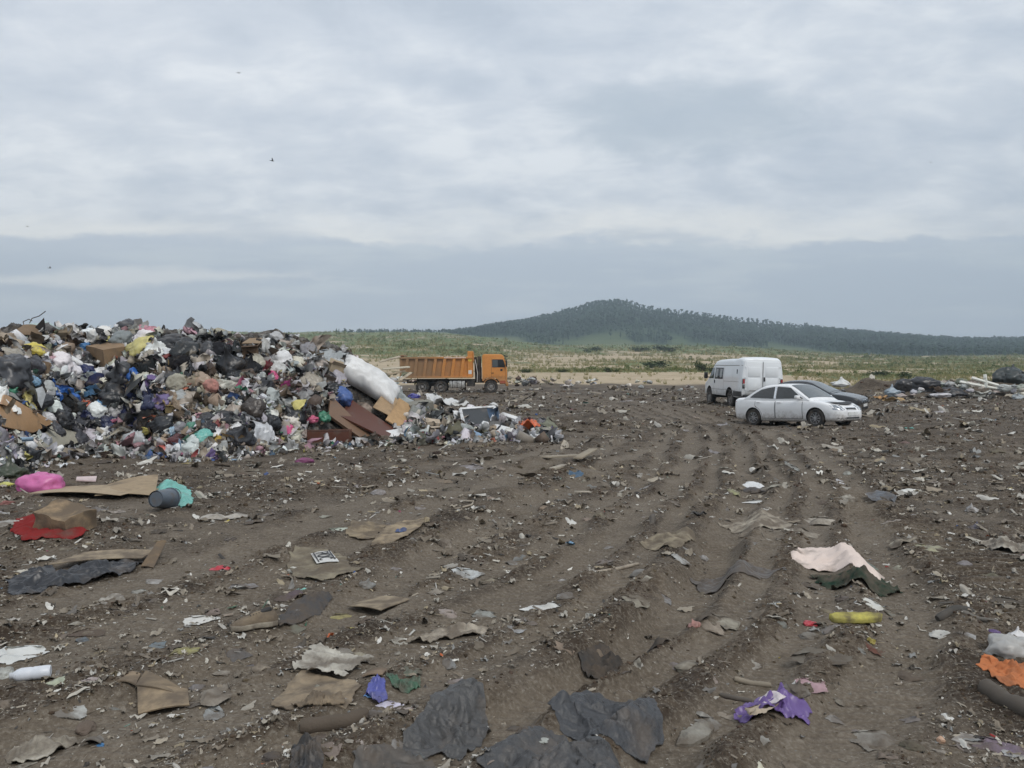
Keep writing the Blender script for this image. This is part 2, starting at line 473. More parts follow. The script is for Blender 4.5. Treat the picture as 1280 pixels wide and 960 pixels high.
# ------------------------------------------------------------------ the ground sheet
def make_ground():
    a_in = np.arange(-41, 41.001, .1)
    a_l = np.arange(-60, -41, .8); a_r = np.arange(41.8, 60.1, .8)
    a_b = np.arange(66, 298, 6)
    A = np.radians(np.concatenate([a_l, a_in, a_r, a_b]))
    rr = [.3]
    def go(to, step):
        while rr[-1] < to: rr.append(rr[-1] + step(rr[-1]))
    go(2.6, lambda r: .1); go(8.5, lambda r: .013); go(26, lambda r: r * .0045); go(92, lambda r: r * .009)
    go(750, lambda r: r * .02); go(7000, lambda r: r * .06)
    r = np.array(rr)
    Rg, Ag = np.meshgrid(r, A, indexing='ij')
    x = (Rg * np.sin(Ag)).ravel(); y = (Rg * np.cos(Ag)).ravel()
    z0 = base(x, y); zc, rough, sm = crust(x, y)
    z = z0 + zc
    nr, na = len(r), len(A)
    idx = np.arange(nr * na).reshape(nr, na)
    nx = np.roll(idx, -1, axis=1)
    Q = np.stack([idx[:-1], nx[:-1], nx[1:], idx[1:]], -1).reshape(-1, 4)
    u = CX + F * x / np.maximum(y, 1)
    # zones: r = bare sand, g = grass, b = trodden / dry mud
    ld = np.maximum(y, 1.)
    wl = sst(720, 560, u); wr = sst(850, 1100, u)
    edge = 78 - 22 * wr - 0 * wl + 3 * n2(x / 6, y / 6, 7)
    fld = sst(edge - 1.5, edge + 2.5, ld)
    n = fbm2(x / 26, y / 20, 5, 201); nb = fbm2(x / 9, y / 9, 4, 203)
    bias = np.interp(np.log(ld), np.log([70, 105, 112, 135, 160, 260, 330, 420, 600, 7000]), [-.9, -.9, .45, .3, -.02, -.12, -.35, .1, .6, .6])
    biasl = np.interp(np.log(ld), np.log([70, 150, 220, 280, 7000]), [-.9, -.7, -.1, .35, .7])
    biasr = np.interp(np.log(ld), np.log([55, 85, 110, 7000]), [-.4, .1, .22, .3])
    bias = bias * (1 - wl) * (1 - wr) + biasl * wl + biasr * wr * (1 - wl)
    gr = sst(-.14, .22, n * 1.25 + nb * .35 + bias - .05) * fld
    sa = fld - gr
    C = np.stack([sa, gr, np.clip(sm * .8 + .34 * (1 - rough), 0, 1)], 1)
    me = mesh('ground', np.stack([x, y, z], 1), Q, None, True, C)
    t = NT('mud_ground'); P = t.pos()
    at_ = t.new('ShaderNodeAttribute', attribute_name='col').outputs['Color']
    sep = t.new('ShaderNodeSeparateColor'); t.l.new(at_, sep.inputs[0])
    n1 = t.noise(.9, 6, .62, P); n2_ = t.noise(5.5, 7, .68, P); n3_ = t.noise(38, 5, .7, P)
    wet = t.ramp(t.math('ADD', t.math('MULTIPLY', n1, .55), t.math('MULTIPLY', n2_, .45)),
                 [(.33, (.024, .0165, .0115)), (.45, (.060, .044, .031)), (.55, (.106, .081, .057)), (.70, (.188, .150, .110))])
    dry = t.ramp(t.math('ADD', t.math('MULTIPLY', n1, .5), t.math('MULTIPLY', n2_, .5)),
                 [(.3, (.105, .083, .061)), (.55, (.165, .134, .100)), (.75, (.24, .20, .154))])
    c = t.mix(t.range(sep.outputs[2], .12, .62, 0, .92), wet, dry)
    c = t.mix(t.range(n3_, .50, .68, 0, .6), c, (.30, .265, .215))
    c = t.mix(t.range(n3_, .46, .30, 0, .5), c, (.050, .038, .030))
    # grit and trodden-in shreds
    for sc, th, colr, sd in ((26, .13, (.48, .45, .40), 0), (55, .16, (.38, .34, .27), 5), (9., .085, (.42, .39, .34), 9)):
        mp = t.new('ShaderNodeMapping'); t.l.new(P, mp.inputs[0]); mp.inputs['Location'].default_value = (sd, sd * 2, 0); mp.inputs['Rotation'].default_value = (0, 0, sd)
        mp.inputs['Scale'].default_value = (1, 2.2, 1)
        vo = t.voro(sc, mp.outputs[0])
        sp = t.new('ShaderNodeSeparateColor'); t.l.new(vo.outputs['Color'], sp.inputs[0])
        f = t.math('MULTIPLY', t.range(vo.outputs['Distance'], th, th * .6), t.math('GREATER_THAN', sp.outputs[0], .55))
        c = t.mix(t.math('MULTIPLY', f, .8), c, t.mix(sp.outputs[1], colr, tuple(k * .55 for k in colr)))
    g1 = t.noise(.35, 6, .65, P)
    sand = t.ramp(g1, [(.3, (.36, .285, .185)), (.7, (.50, .405, .28))])
    grass = t.ramp(t.noise(.12, 7, .7, P), [(.34, (.085, .12, .042)), (.52, (.145, .18, .07)), (.68, (.27, .255, .135))])
    c = t.mix(sep.outputs[0], c, sand); c = t.mix(sep.outputs[1], c, grass)
    bh = t.math('ADD', n2_, t.math('MULTIPLY', n3_, .35))
    t.bump(bh, .8, .05)
    M['ground'] = t.out(c, t.range(n1, .3, .7, .95, .8), 0, .25)
    me.materials.append(M['ground'])
    tag(obj('ground', me), kind='structure')
make_ground()

# ------------------------------------------------------------------ hill with its wood
_HX = np.array([300., 480., 560., 590., 620., 660., 690., 720., 745., 768., 790., 830., 870., 910., 960., 1000., 1040., 1100., 1150., 1200., 1240., 1280., 1350., 1500., 1800.])
_HV = np.array([424., 419., 420., 416., 409., 404., 398., 389., 382., 380., 384., 391., 396., 401., 407., 412., 416., 421., 425., 428., 428., 428., 430., 426., 424.])
HD = 1500.
def hill_z(x, y):
    u = CX + F * x / np.maximum(y, 10)
    top = EYE + (HOR - np.interp(u, _HX, _HV) - 3.2 * sst(778, 800, u) * sst(1020, 990, u)) / F * HD
    foot = np.interp(u, [300, 700, 760, 900, 1100, 1300], [820, 850, 850, 800, 700, 620])
    tb = EYE + (HOR - np.interp(u, [300, 520, 720, 1000, 1300], [425, 420, 436, 441, 452])) / F * foot
    s = sst(0, 1, (y - foot) / (HD - foot)) * .55 + .45 * np.clip((y - foot) / (HD - foot), 0, 1)
    z = tb + (top - tb) * s
    z = z + (top - tb) * s * (1 - s) * .5 * fbm2(x / 170., y / 420., 4, 301)
    z = np.where(y > HD, top - (y - HD) * .12 - 0 * s, z)
    return z - 3 * (s <= 0)

def wood(u, y):
    x = (u - CX) / F * y
    foot = np.interp(u, [300, 700, 760, 900, 1100, 1300], [820, 850, 850, 800, 700, 620])
    s = (y - foot) / (HD - foot); n = fbm2(x / 130, y / 300, 4, 311)
    lim = np.interp(u, [480, 600, 700, 760, 900, 960, 1030, 1100, 1300], [.62, .36, .25, .34, .46, .42, .12, .02, -.02])
    dens = sst(lim - .10, lim + .06, s + n * .16)
    dens = np.maximum(dens, .9 * sst(.12, .28, n) * sst(.05, .1, s))
    bare = sst(.90, .95, s) * sst(790, 815, u) * sst(1010, 985, u)
    return dens * (1 - .97 * bare) * (s > .01) * np.where(u < 560, .4, 1), s

def make_hill():
    uu = np.linspace(260, 1900, 420)
    yy = np.concatenate([np.linspace(560, HD, 90), np.linspace(HD + 20, 2000, 12)])
    U, Y = np.meshgrid(uu, yy)
    x = ((U - CX) / F * Y).ravel(); y = Y.ravel()
    z = hill_z(x, y); u = U.ravel()
    foot = np.interp(u, [300, 700, 760, 900, 1100, 1300], [820, 850, 850, 800, 700, 620])
    z = np.where(y < foot, base(x, y) - 6, z)
    idx = np.arange(len(x)).reshape(U.shape)
    Q = np.stack([idx[:-1, :-1], idx[:-1, 1:], idx[1:, 1:], idx[1:, :-1]], -1).reshape(-1, 4)
    t = NT('hillside'); P = t.pos()
    c = t.ramp(t.noise(.006, 8, .65, P), [(.38, (.065, .095, .045)), (.55, (.10, .13, .06)), (.72, (.16, .17, .085))])
    a_ = t.new('ShaderNodeAttribute', attribute_name='col').outputs['Color']
    c = t.mix(a_, c, (.030, .055, .032))
    m = t.out(c, .95, 0, .1)
    w = wood(u, y)[0]
    tag(obj('hill', mesh('hill', np.stack([x, y, z], 1), Q, m, True, np.stack([w] * 3, 1))), kind='structure')

def leafmat(name, ramp, sc):
    t = NT(name); P = t.pos()
    M[name] = t.out(t.ramp(t.noise(sc, 4, .6, P), ramp), .8, 0, .2)
    return M[name]

def pine_mesh(h, rng, seg=6):
    """small conifer: rows of ragged skirts on a thin trunk -> V, F (tris)"""
    V = []; T = []
    tiers = 4
    for k in range(tiers):
        z0 = h * (.28 + .17 * k); z1 = h * min(1.02, .28 + .17 * k + .32); r = h * .19 * (1 - .2 * k)
        b = len(V)
        for i in range(seg):
            a = 2 * PI * i / seg + rng.random() * .6
            q = r * (.6 + .7 * rng.random())
            V.append((q * math.cos(a), q * math.sin(a), z0 + h * .05 * (rng.random() - .5)))
        V.append((0, 0, z1))
        T += [(b + i, b + (i + 1) % seg, b + seg) for i in range(seg)]
    b = len(V); r = h * .018
    for z in (0, h * .4):
        for i in range(3): V.append((r * math.cos(i * 2.1), r * math.sin(i * 2.1), z - (.05 * h if z == 0 else 0)))
    for i in range(3): T += [(b + i, b + (i + 1) % 3, b + 3 + (i + 1) % 3), (b + i, b + 3 + (i + 1) % 3, b + 3 + i)]
    return np.array(V), np.array(T)

def crown_mesh(h, rng, spread=.32):
    """pine with a bare trunk and an open, flat clumped crown"""
    V, T = [], []; n = 0
    mb = []
    for k in range(6):
        v, f = ICO[1]
        a = rng.random() * 6.28; q = h * spread * .5 * rng.random() ** .5
        s = h * (.09 + .08 * rng.random())
        vv = v * (1 + .5 * (rng.random(v.shape[0])[:, None] - .5)) * np.array([s, s, s * .62]) + np.array([q * math.cos(a), q * math.sin(a), h * (.62 + .36 * rng.random())])
        V.append(vv); T.append(f + n); n += len(vv)
    r = h * .016
    tr = np.array([(r * math.cos(i * 2.1), r * math.sin(i * 2.1), z) for z in (-.06 * h, h * .75) for i in range(3)])
    tf = np.array([(i, (i + 1) % 3, 3 + (i + 1) % 3) for i in range(3)] + [(i, 3 + (i + 1) % 3, 3 + i) for i in range(3)])
    V.append(tr); T.append(tf + n)
    return np.concatenate(V), np.concatenate(T)

def scatter_merge(protos, pos, scale, rng, tilt=0.):
    V, T = [], []; n = 0
    for p, s in zip(pos, scale):
        v, f = protos[rng.integers(len(protos))]
        a = rng.random() * 6.283; c, q = math.cos(a) * s, math.sin(a) * s
        vv = np.stack([v[:, 0] * c - v[:, 1] * q + p[0], v[:, 0] * q + v[:, 1] * c + p[1], v[:, 2] * s * (.85 + .3 * rng.random()) + p[2]], 1)
        V.append(vv); T.append(f + n); n += len(vv)
    return np.concatenate(V), np.concatenate(T)

def make_forest():
    rng = np.random.default_rng(5)
    protos = [pine_mesh(1., rng) for _ in range(7)] + [crown_mesh(1., rng) for _ in range(6)]
    # candidates on the visible slope
    u = rng.uniform(420, 1500, 30000); y = rng.uniform(640, HD + 25, 30000) 
    x = (u - CX) / F * y
    dens, s = wood(u, y)
    k = (rng.random(len(u)) < dens * np.clip(y / 1500, .4, 1) * .95)
    x, y = x[k], y[k]
    z = hill_z(x, y)
    V, T = scatter_merge(protos, np.stack([x, y, z], 1), rng.uniform(6, 11, len(x)), rng)
    m = leafmat('pine_needles', [(.35, (.016, .034, .021)), (.5, (.026, .052, .030)), (.68, (.046, .080, .042))], .012)
    tag(obj('forest', mesh('forest', V, T, m, False)), kind='stuff', label='dark pine wood covering the distant hill', cat='forest')
    # single pines standing against the sky along the crest
    mt = plain('pine_bark', (.09, .06, .045), .9)
    pr = []
    for i in range(5):
        v, f = crown_mesh(1., rng, .30)
        nt = 6; ncr = len(v) - nt
        pr.append((mesh('crown', v[:ncr], f[(f < ncr).all(1)], m, False), mesh('trunk', v[ncr:], f[(f >= ncr).all(1)] - ncr, mt, False)))
    us = np.concatenate([np.linspace(772, 1012, 70) + rng.uniform(-2.5, 2.5, 70), rng.uniform(690, 770, 9), rng.uniform(1012, 1050, 6), rng.uniform(600, 690, 14)])
    first = None
    for i, uu in enumerate(us):
        yy = HD - rng.uniform(0, 12); xx = (uu - CX) / F * yy
        e = empty('pine_tree', (xx, yy, float(hill_z(np.array([xx]), np.array([yy]))[0]) - .3), (0, 0, rng.random() * 6))
        h = rng.uniform(13, 17.5) if 780 < uu < 1012 else rng.uniform(8.5, 13); e.scale = (h * .9, h * .9, h)
        zone = 'right' if uu > 771 else 'left'
        tag(e, ('tiny distant pine with bare trunk on the long bare crest descending from the summit' if uu > 771 and uu < 1012
                else 'tiny dark pine on the steep wooded crest climbing to the summit' if uu <= 771 else 'tiny dark pine at the low end of the bare hill crest'), 'pine tree',
            'pines along the bare crest' if 771 < uu < 1012 else 'pines on the steep crest' if uu <= 771 else 'pines at the end of the crest')
        cr, tr = pr[rng.integers(5)]
        obj('crown', cr, e); obj('trunk', tr, e)
make_hill(); make_forest()

# ------------------------------------------------------------------ scrub, grass and bushes of the field
def leaf_cluster(rng, n=60, leaf=.16, flat=.75):
    """bush of n small leaf faces spread through an uneven volume of unit size (height 1)"""
    V, T = [], []
    lobes = rng.normal(size=(5, 3)) * np.array([.32, .32, .16]) + np.array([0, 0, .48])
    for k in range(n):
        c = lobes[rng.integers(5)] + rng.normal(size=3) * .18
        c[2] = abs(c[2])
        a = rng.normal(size=3); a /= np.linalg.norm(a); b = np.cross(a, rng.normal(size=3)); b /= np.linalg.norm(b)
        s = leaf * (.6 + .9 * rng.random()); q = len(V)
        V += [c - a * s, c + b * s * .5, c + a * s, c - b * s * .5]
        T += [(q, q + 1, q + 2), (q, q + 2, q + 3)]
    return np.array(V), np.array(T)

def tuft(rng, n=9):
    V, T = [], []
    for k in range(n):
        a = rng.random() * 6.28; r = .35 * rng.random(); x, y = r * math.cos(a), r * math.sin(a)
        w = .05 + .06 * rng.random(); h = .5 + .6 * rng.random(); ln = rng.normal(size=2) * .25; t = rng.random() * 3.14
        q = len(V)
        V += [(x - w * math.cos(t), y - w * math.sin(t), -.1), (x + w * math.cos(t), y + w * math.sin(t), -.1), (x + ln[0], y + ln[1], h)]
        T += [(q, q + 1, q + 2)]
    return np.array(V), np.array(T)

def make_field():
    rng = np.random.default_rng(9)
    green = leafmat('scrub_leaf', [(.3, (.095, .125, .043)), (.5, (.16, .19, .07)), (.7, (.25, .25, .11))], .08)
    pale = leafmat('dry_grass', [(.3, (.17, .175, .07)), (.5, (.29, .265, .13)), (.7, (.42, .36, .21))], .06)
    bush = leafmat('bush_leaf', [(.3, (.026, .042, .017)), (.55, (.048, .070, .026)), (.75, (.085, .105, .042))], .7)
    protos = [leaf_cluster(rng, 34, .2) for _ in range(8)]
    tufts = [tuft(rng) for _ in range(8)]
    # scrub: denser where the field is green
    N = 60000
    u = rng.uniform(180, 1500, N); y = np.exp(rng.uniform(np.log(58), np.log(700), N)); x = (u - CX) / F * y
    wl = sst(720, 560, u); wr = sst(850, 1100, u)
    edge = 79 - 21 * wr
    n = fbm2(x / 26, y / 20, 5, 201)
    bias = np.interp(np.log(y), np.log([70, 105, 112, 135, 160, 260, 330, 420, 600, 7000]), [-.9, -.9, .5, .25, -.05, -.15, -.35, .05, .5, .5])
    biasl = np.interp(np.log(y), np.log([70, 150, 220, 280, 7000]), [-.9, -.7, -.1, .3, .5])
    biasr = np.interp(np.log(y), np.log([55, 85, 110, 7000]), [-.4, .1, .2, .2])
    b = bias * (1 - wl) * (1 - wr) + biasl * wl + biasr * wr * (1 - wl)
    g = n * .9 + b
    k = (y > edge + 1) & (rng.random(N) < sst(.0, .45, g) * .24)
    z = base(x, y)
    V, T = scatter_merge(protos, np.stack([x, y, z], 1)[k], (rng.uniform(.22, .62, N) * np.clip(y / 160, .7, 2.4) * np.where(rng.random(N) < .10, 1.9, 1))[k], rng)
    tag(obj('scrub', mesh('scrub', V, T, green, False)), kind='stuff', label='low green scrub spread over the field behind the tip', cat='scrub')
    k = (y > edge) & (rng.random(N) < .42 * sst(-.55, .0, g) + .06)
    V, T = scatter_merge(tufts, np.stack([x, y, z], 1)[k], (rng.uniform(.3, .8, N) * np.clip(y / 150, .8, 2.4))[k], rng)
    tag(obj('dry_grass', mesh('dry_grass', V, T, pale, False)), kind='stuff', label='pale dry grass over the sandy field', cat='grass')
    # bushes one can point to
    big = [leaf_cluster(rng, 420, .085) for _ in range(3)]
    bl = [mesh('foliage', v, f, bush, False) for v, f in big]
    mt = M['pine_bark']
    st = MB()
    for i in range(5):
        a = i * 1.26
        st.tube([(0, 0, -.1), (.1 * math.cos(a), .1 * math.sin(a), .3), (.26 * math.cos(a), .26 * math.sin(a), .7)], [.03, .02, .008], 5)
    sm = st.mesh('stem', mt)
    L = [(820, 457, 170, 27, 11, 'low dark green bush alone on the pale sand of the field'),
         (879, 461, 112, 14, 13, 'round dark bush beside the mirror of the white van'),
         (893, 462, 106, 12, 10, 'small green bush touching the front of the white van'),
         (1246, 466, 92, 36, 17, None),
         (735, 438, 420, 20, 7, 'small dark bush row end below the hill, in the middle of the field'),
         (800, 436, 430, 18, 8, 'dark thicket at the foot of the hill below its summit'),
         (838, 437, 430, 26, 8, 'wide dark thicket at the foot of the hill right of its summit'),
         (1103, 462, 110, 26, 9, 'green bush behind the heaped black sheets on the far right'),
         (1128, 470, 96, 22, 9, 'dull brownish bush directly behind the pale rubble and black sheets'),
         (375, 421, 300, 20, 9, 'tallest bush on the skyline just behind the garbage heap'),
         (322, 417, 300, 24, 5, 'low bush on the skyline over the middle of the garbage heap'),
         (395, 424, 260, 16, 8, 'dark bush on the skyline at the falling end of the garbage heap'),
         (655, 463, 108, 12, 7, 'small bush on the bank right of the orange truck'),
         (705, 461, 110, 10, 6, 'small bush at the top of the sand bank, first right of the truck'),
         (760, 462, 110, 14, 7, 'small spreading bush at the top of the sand bank below the hill summit')]
    for (uu, vb, d, wpx, hpx, lab) in L:
        if lab is None: continue
        p = at(uu, vb, d); zz = float(base(p[0:1], p[1:2])[0]); 
        h = hpx / F * d; w = wpx / F * d
        e = tag(empty('bush', (p[0], d, zz - .1), (0, 0, rng.random() * 6)), lab, 'bush', 'bushes in the field')
        e.scale = (w / 1.1, w / 1.1, h)
        obj('foliage', bl[rng.integers(3)], e); obj('stem', sm, e)
make_field()

# ------------------------------------------------------------------ sky
def make_sky():
    w = bpy.data.worlds.new('World'); SC.world = w; w.use_nodes = True
    t = NT.__new__(NT); t.t = w.node_tree; t.n = t.t.nodes; t.l = t.t.links
    bg = t.n['Background']; SUN_EL, SUN_AZ = 48., -35.
    sky = t.new('ShaderNodeTexSky', sky_type='NISHITA'); sky.sun_disc = False
    sky.sun_elevation = R(SUN_EL); sky.sun_rotation = R(SUN_AZ); sky.dust_density = 3.
    g = t.coord('Generated')
    nrm = t.new('ShaderNodeVectorMath', operation='NORMALIZE'); t.l.new(g, nrm.inputs[0])
    sp = t.new('ShaderNodeSeparateXYZ'); t.l.new(nrm.outputs[0], sp.inputs[0])
    x, y, z = sp.outputs
    hyp = t.math('SQRT', t.math('ADD', t.math('MULTIPLY', x, x), t.math('MULTIPLY', y, y)))
    el = t.math('DIVIDE', z, t.math('MAXIMUM', t.math('ABSOLUTE', y), t.math('MAXIMUM', t.math('MULTIPLY', hyp, .45), .02)))                 # tan of the elevation
    az = t.math('ARCTAN2', x, y)
    def comb(a, b, c=0.):
        n = t.new('ShaderNodeCombineXYZ'); t.set(n.inputs[0], a); t.set(n.inputs[1], b); t.set(n.inputs[2], c); return n.outputs[0]
    # cloud deck seen in perspective: a plane high above
    den = t.math('ADD', t.math('MAXIMUM', z, 0.), .26)
    px, py = t.math('DIVIDE', x, den), t.math('DIVIDE', y, den)
    deck = t.noise(2.0, 10, .55, comb(px, t.math('MULTIPLY', py, 1.25), 2.3), .25)
    deck2 = t.noise(.62, 4, .5, comb(px, t.math('MULTIPLY', py, 1.2), 7.7), .5)
    wisps = t.noise(5.5, 9, .62, comb(px, t.math('MULTIPLY', py, 1.5), 5.1), .3)
    d = t.math('ADD', t.math('MULTIPLY', deck, .46), t.math('ADD', t.math('MULTIPLY', deck2, .22), t.math('MULTIPLY', wisps, .32)))
    cl = t.ramp(d, [(.39, (4.7, 5.3, 6.05)), (.465, (5.5, 6.05, 6.75)), (.53, (6.4, 6.85, 7.4)), (.61, (8.0, 8.3, 8.55))])
    # darker body of cloud on the right
    bl = t.math('ADD', t.math('POWER', t.math('DIVIDE', t.math('SUBTRACT', az, .215), .17), 2.), t.math('POWER', t.math('DIVIDE', t.math('SUBTRACT', el, .325), .055), 2.))
    bl = t.math('ADD', bl, t.math('MULTIPLY', t.math('SUBTRACT', wisps, .5), 2.2))
    cl = t.mix(t.range(bl, 1.5, .1, 0, .62, True), cl, (4.3, 5.0, 5.65))
    # bright gap above the low bank
    e1 = t.noise(7., 10, .62, comb(az, t.math('MULTIPLY', el, 2.), 1.1)); e2 = t.noise(2.2, 3, .5, comb(az, 4.4))
    edge = t.math('ADD', .104, t.math('ADD', t.math('MULTIPLY', e1, .10), t.math('MULTIPLY', e2, .03)))
    over = t.math('SUBTRACT', el, edge)
    n4 = t.noise(3.2, 5, .55, comb(t.math('MULTIPLY', az, 1.4), t.math('MULTIPLY', el, 7.), 9.))
    glow = t.math('MULTIPLY', t.range(over, .052, .0, 0, 1, True), t.range(n4, .36, .56, .25, 1., True))
    cl = t.mix(t.math('MULTIPLY', glow, .85), cl, (9.9, 9.75, 9.2))
    bank = t.ramp(t.math('MULTIPLY', el, 5.), [(0, (4.65, 5.4, 6.25)), (.35, (4.85, 5.55, 6.4)), (.62, (5.2, 5.85, 6.65)), (.8, (5.55, 6.15, 6.9))])
    bn = t.noise(3.4, 9, .6, comb(t.math('MULTIPLY', az, 1.6), t.math('MULTIPLY', el, 9.), 3.))
    bank = t.mix(t.math('MULTIPLY', t.range(bn, .46, .66, 0, .75, True), t.range(el, .03, .12)), bank, (6.6, 7.15, 7.5))
    # a second pale sliver low on the left
    sl = t.math('ADD', t.math('MULTIPLY', t.math('ABSOLUTE', t.math('SUBTRACT', el, t.math('ADD', .122, t.math('MULTIPLY', t.math('SUBTRACT', e1, .5), .05)))), 85.), t.math('MULTIPLY', t.math('ABSOLUTE', t.math('ADD', az, .46)), 4.2))
    bank = t.mix(t.range(sl, 1.35, .35, 0, .85, True), bank, (8.3, 8.45, 8.4))
    c = t.mix(t.range(over, -.006, .009, 0, 1, True), bank, cl)
    c = t.mix(.10, c, sky.outputs[0])
    t.l.new(c, bg.inputs['Color']); bg.inputs['Strength'].default_value = .1
    s = bpy.data.lights.new('sun', 'SUN'); s.energy = 1.4; s.angle = R(22); s.color = (1, .96, .9)
    so = obj('sun', s); so.rotation_euler = (R(90 - SUN_EL), 0, R(180 - SUN_AZ) + PI)
    so.location = (0, 0, 50)
make_sky()

def make_haze():
    mb = MB().box((0, 900, 150), (5200, 2600, 330))
    t = NT('haze_air'); t.n.remove(t.b)
    p = t.new('ShaderNodeVolumePrincipled'); p.inputs['Color'].default_value = (.74, .88, 1, 1)
    p.inputs['Density'].default_value = HAZE_D; p.inputs['Anisotropy'].default_value = .1
    t.l.new(p.outputs[0], t.n['Material Output'].inputs['Volume'])
    tag(mb.build('haze', t.m), kind='stuff', label='thin blue haze over the far hill', cat='haze')
HAZE_D = .00040
make_haze()

SC.render.engine = 'CYCLES'
SC.view_settings.view_transform = 'Standard'; SC.view_settings.look = 'None'; SC.view_settings.gamma = 1; SC.view_settings.exposure = .28
SC.view_settings.use_curve_mapping = False
cy = SC.cycles
cy.use_denoising = True; cy.denoiser = 'OPENIMAGEDENOISE'
cy.max_bounces = 5; cy.diffuse_bounces = 3; cy.glossy_bounces = 3; cy.transmission_bounces = 3; cy.volume_bounces = 0
cy.volume_step_rate = 4; cy.use_adaptive_sampling = True; cy.adaptive_threshold = .02
cy.sample_clamp_indirect = 6
# ================================================================== vehicles
plain('tyre_rubber', (.022, .021, .020), .85, dirt=.35, dscale=6)
plain('alloy', (.55, .55, .56), .35, .8, dirt=.25, dscale=8)
plain('steel_rim', (.32, .31, .30), .6, .2, dirt=.5, dscale=6)
plain('black_plastic', (.022, .022, .024), .55, dirt=.15)
plain('chassis', (.030, .028, .026), .8, dirt=.35, dscale=2)
plain('white_paint', (.87, .87, .87), .22, dirt=.0, var=.04)
plain('van_paint', (.82, .84, .85), .32, dirt=.05, var=.05)
plain('black_paint', (.014, .015, .018), .18, dirt=.08, var=.1)
plain('chrome', (.75, .76, .78), .12, 1.)
plain('red_lamp', (.38, .035, .04), .2)
plain('clear_lamp', (.36, .38, .40), .08, .75)
plain('plate_white', (.72, .72, .70), .4, dirt=.1)
plain('lamp_white', (.75, .74, .70), .25)
plain('aluminium', (.58, .57, .54), .45, .6, dirt=.25, dscale=4)
plain('curtain_grey', (.42, .43, .43), .9)
def sill_dirt(name, color, rough, z0, z1):
    """car paint with mud thrown up along the lower body"""
    t = NT(name); P = t.coord('Object'); sp = t.new('ShaderNodeSeparateXYZ'); t.l.new(P, sp.inputs[0])
    n = t.noise(5, 6, .7, P); n2_ = t.noise(26, 4, .6, P)
    h = t.math('ADD', sp.outputs[2], t.math('MULTIPLY', t.math('SUBTRACT', n, .5), .7))
    f = t.math('MULTIPLY', t.range(h, z1, z0, 0, 1, True), t.range(n2_, .3, .6, .45, 1.))
    f = t.math('MULTIPLY', f, .8)
    M[name] = t.out(t.mix(f, color, (.20, .165, .125)), t.math('ADD', rough, t.math('MULTIPLY', f, .6)), 0, .5, **{'Coat Weight': .5, 'Coat Roughness': .08})
sill_dirt('white_paint', (.87, .87, .87), .25, .18, .62); sill_dirt('van_paint', (.82, .84, .85), .33, .45, 1.05); sill_dirt('black_paint', (.014, .015, .018), .2, .2, .6)
def glass(name, c, r=.06):
    t = NT(name); M[name] = t.out(c, r, 0, .9)
glass('dark_glass', (.012, .014, .016)); glass('screen_glass', (.085, .10, .105), .05)

def crom(P, n):
    """smooth curve through points, n samples per span"""
    P = np.asarray(P, float); out = []
    for i in range(len(P) - 1):
        a, b, c, d = P[max(i - 1, 0)], P[i], P[i + 1], P[min(i + 2, len(P) - 1)]
        for k in range(n):
            t = k / n
            out.append(.5 * ((2 * b) + (c - a) * t + (2 * a - 5 * b + 4 * c - d) * t * t + (-a + 3 * b - 3 * c + d) * t ** 3))
    out.append(P[-1]); return np.array(out)

def loft(secs):
    """secs: list of half sections [(y,z)...] with x; mirrored into a closed tube of quads"""
    V = []; n = len(secs[0][1]); full = 2 * n - 2
    for x, S in secs:
        for (y, z) in S: V.append((x, y, z))
        for (y, z) in S[-2:0:-1]: V.append((x, -y, z))
    Fs = []
    for i in range(len(secs) - 1):
        for k in range(full):
            k2 = (k + 1) % full
            Fs.append([i * full + k, i * full + k2, (i + 1) * full + k2, (i + 1) * full + k])
    Fs.append(list(range(full))[::-1]); Fs.append([(len(secs) - 1) * full + k for k in range(full)])
    return np.array(V), Fs

def cut(o, cutters, mat):
    """bite wheel arches out of a body"""
    for (c, r, wdt) in cutters:
        mb = MB().lathe([(0.001, -wdt / 2), (r, -wdt / 2), (r, wdt / 2), (0.001, wdt / 2)], 40, 'y')
        mb.v = [v + np.array(c) for v in mb.v]
        me = mb.mesh('cutter', mat); co = bpy.data.objects.new('cutter', me); COL.objects.link(co)
        bm = bmesh.new(); bm.from_mesh(me); bmesh.ops.remove_doubles(bm, verts=bm.verts[:], dist=.002); bmesh.ops.recalc_face_normals(bm, faces=bm.faces[:]); bm.to_mesh(me); bm.free()
        md = o.modifiers.new('b', 'BOOLEAN'); md.operation = 'DIFFERENCE'; md.object = co; md.solver = 'EXACT'; md.material_mode = 'TRANSFER'
        bpy.context.view_layer.update()
        ev = o.evaluated_get(bpy.context.evaluated_depsgraph_get())
        nm = bpy.data.meshes.new_from_object(ev)
        o.modifiers.clear(); o.data = nm
        bpy.data.objects.remove(co)
    o.data.set_sharp_from_angle(angle=R(38))

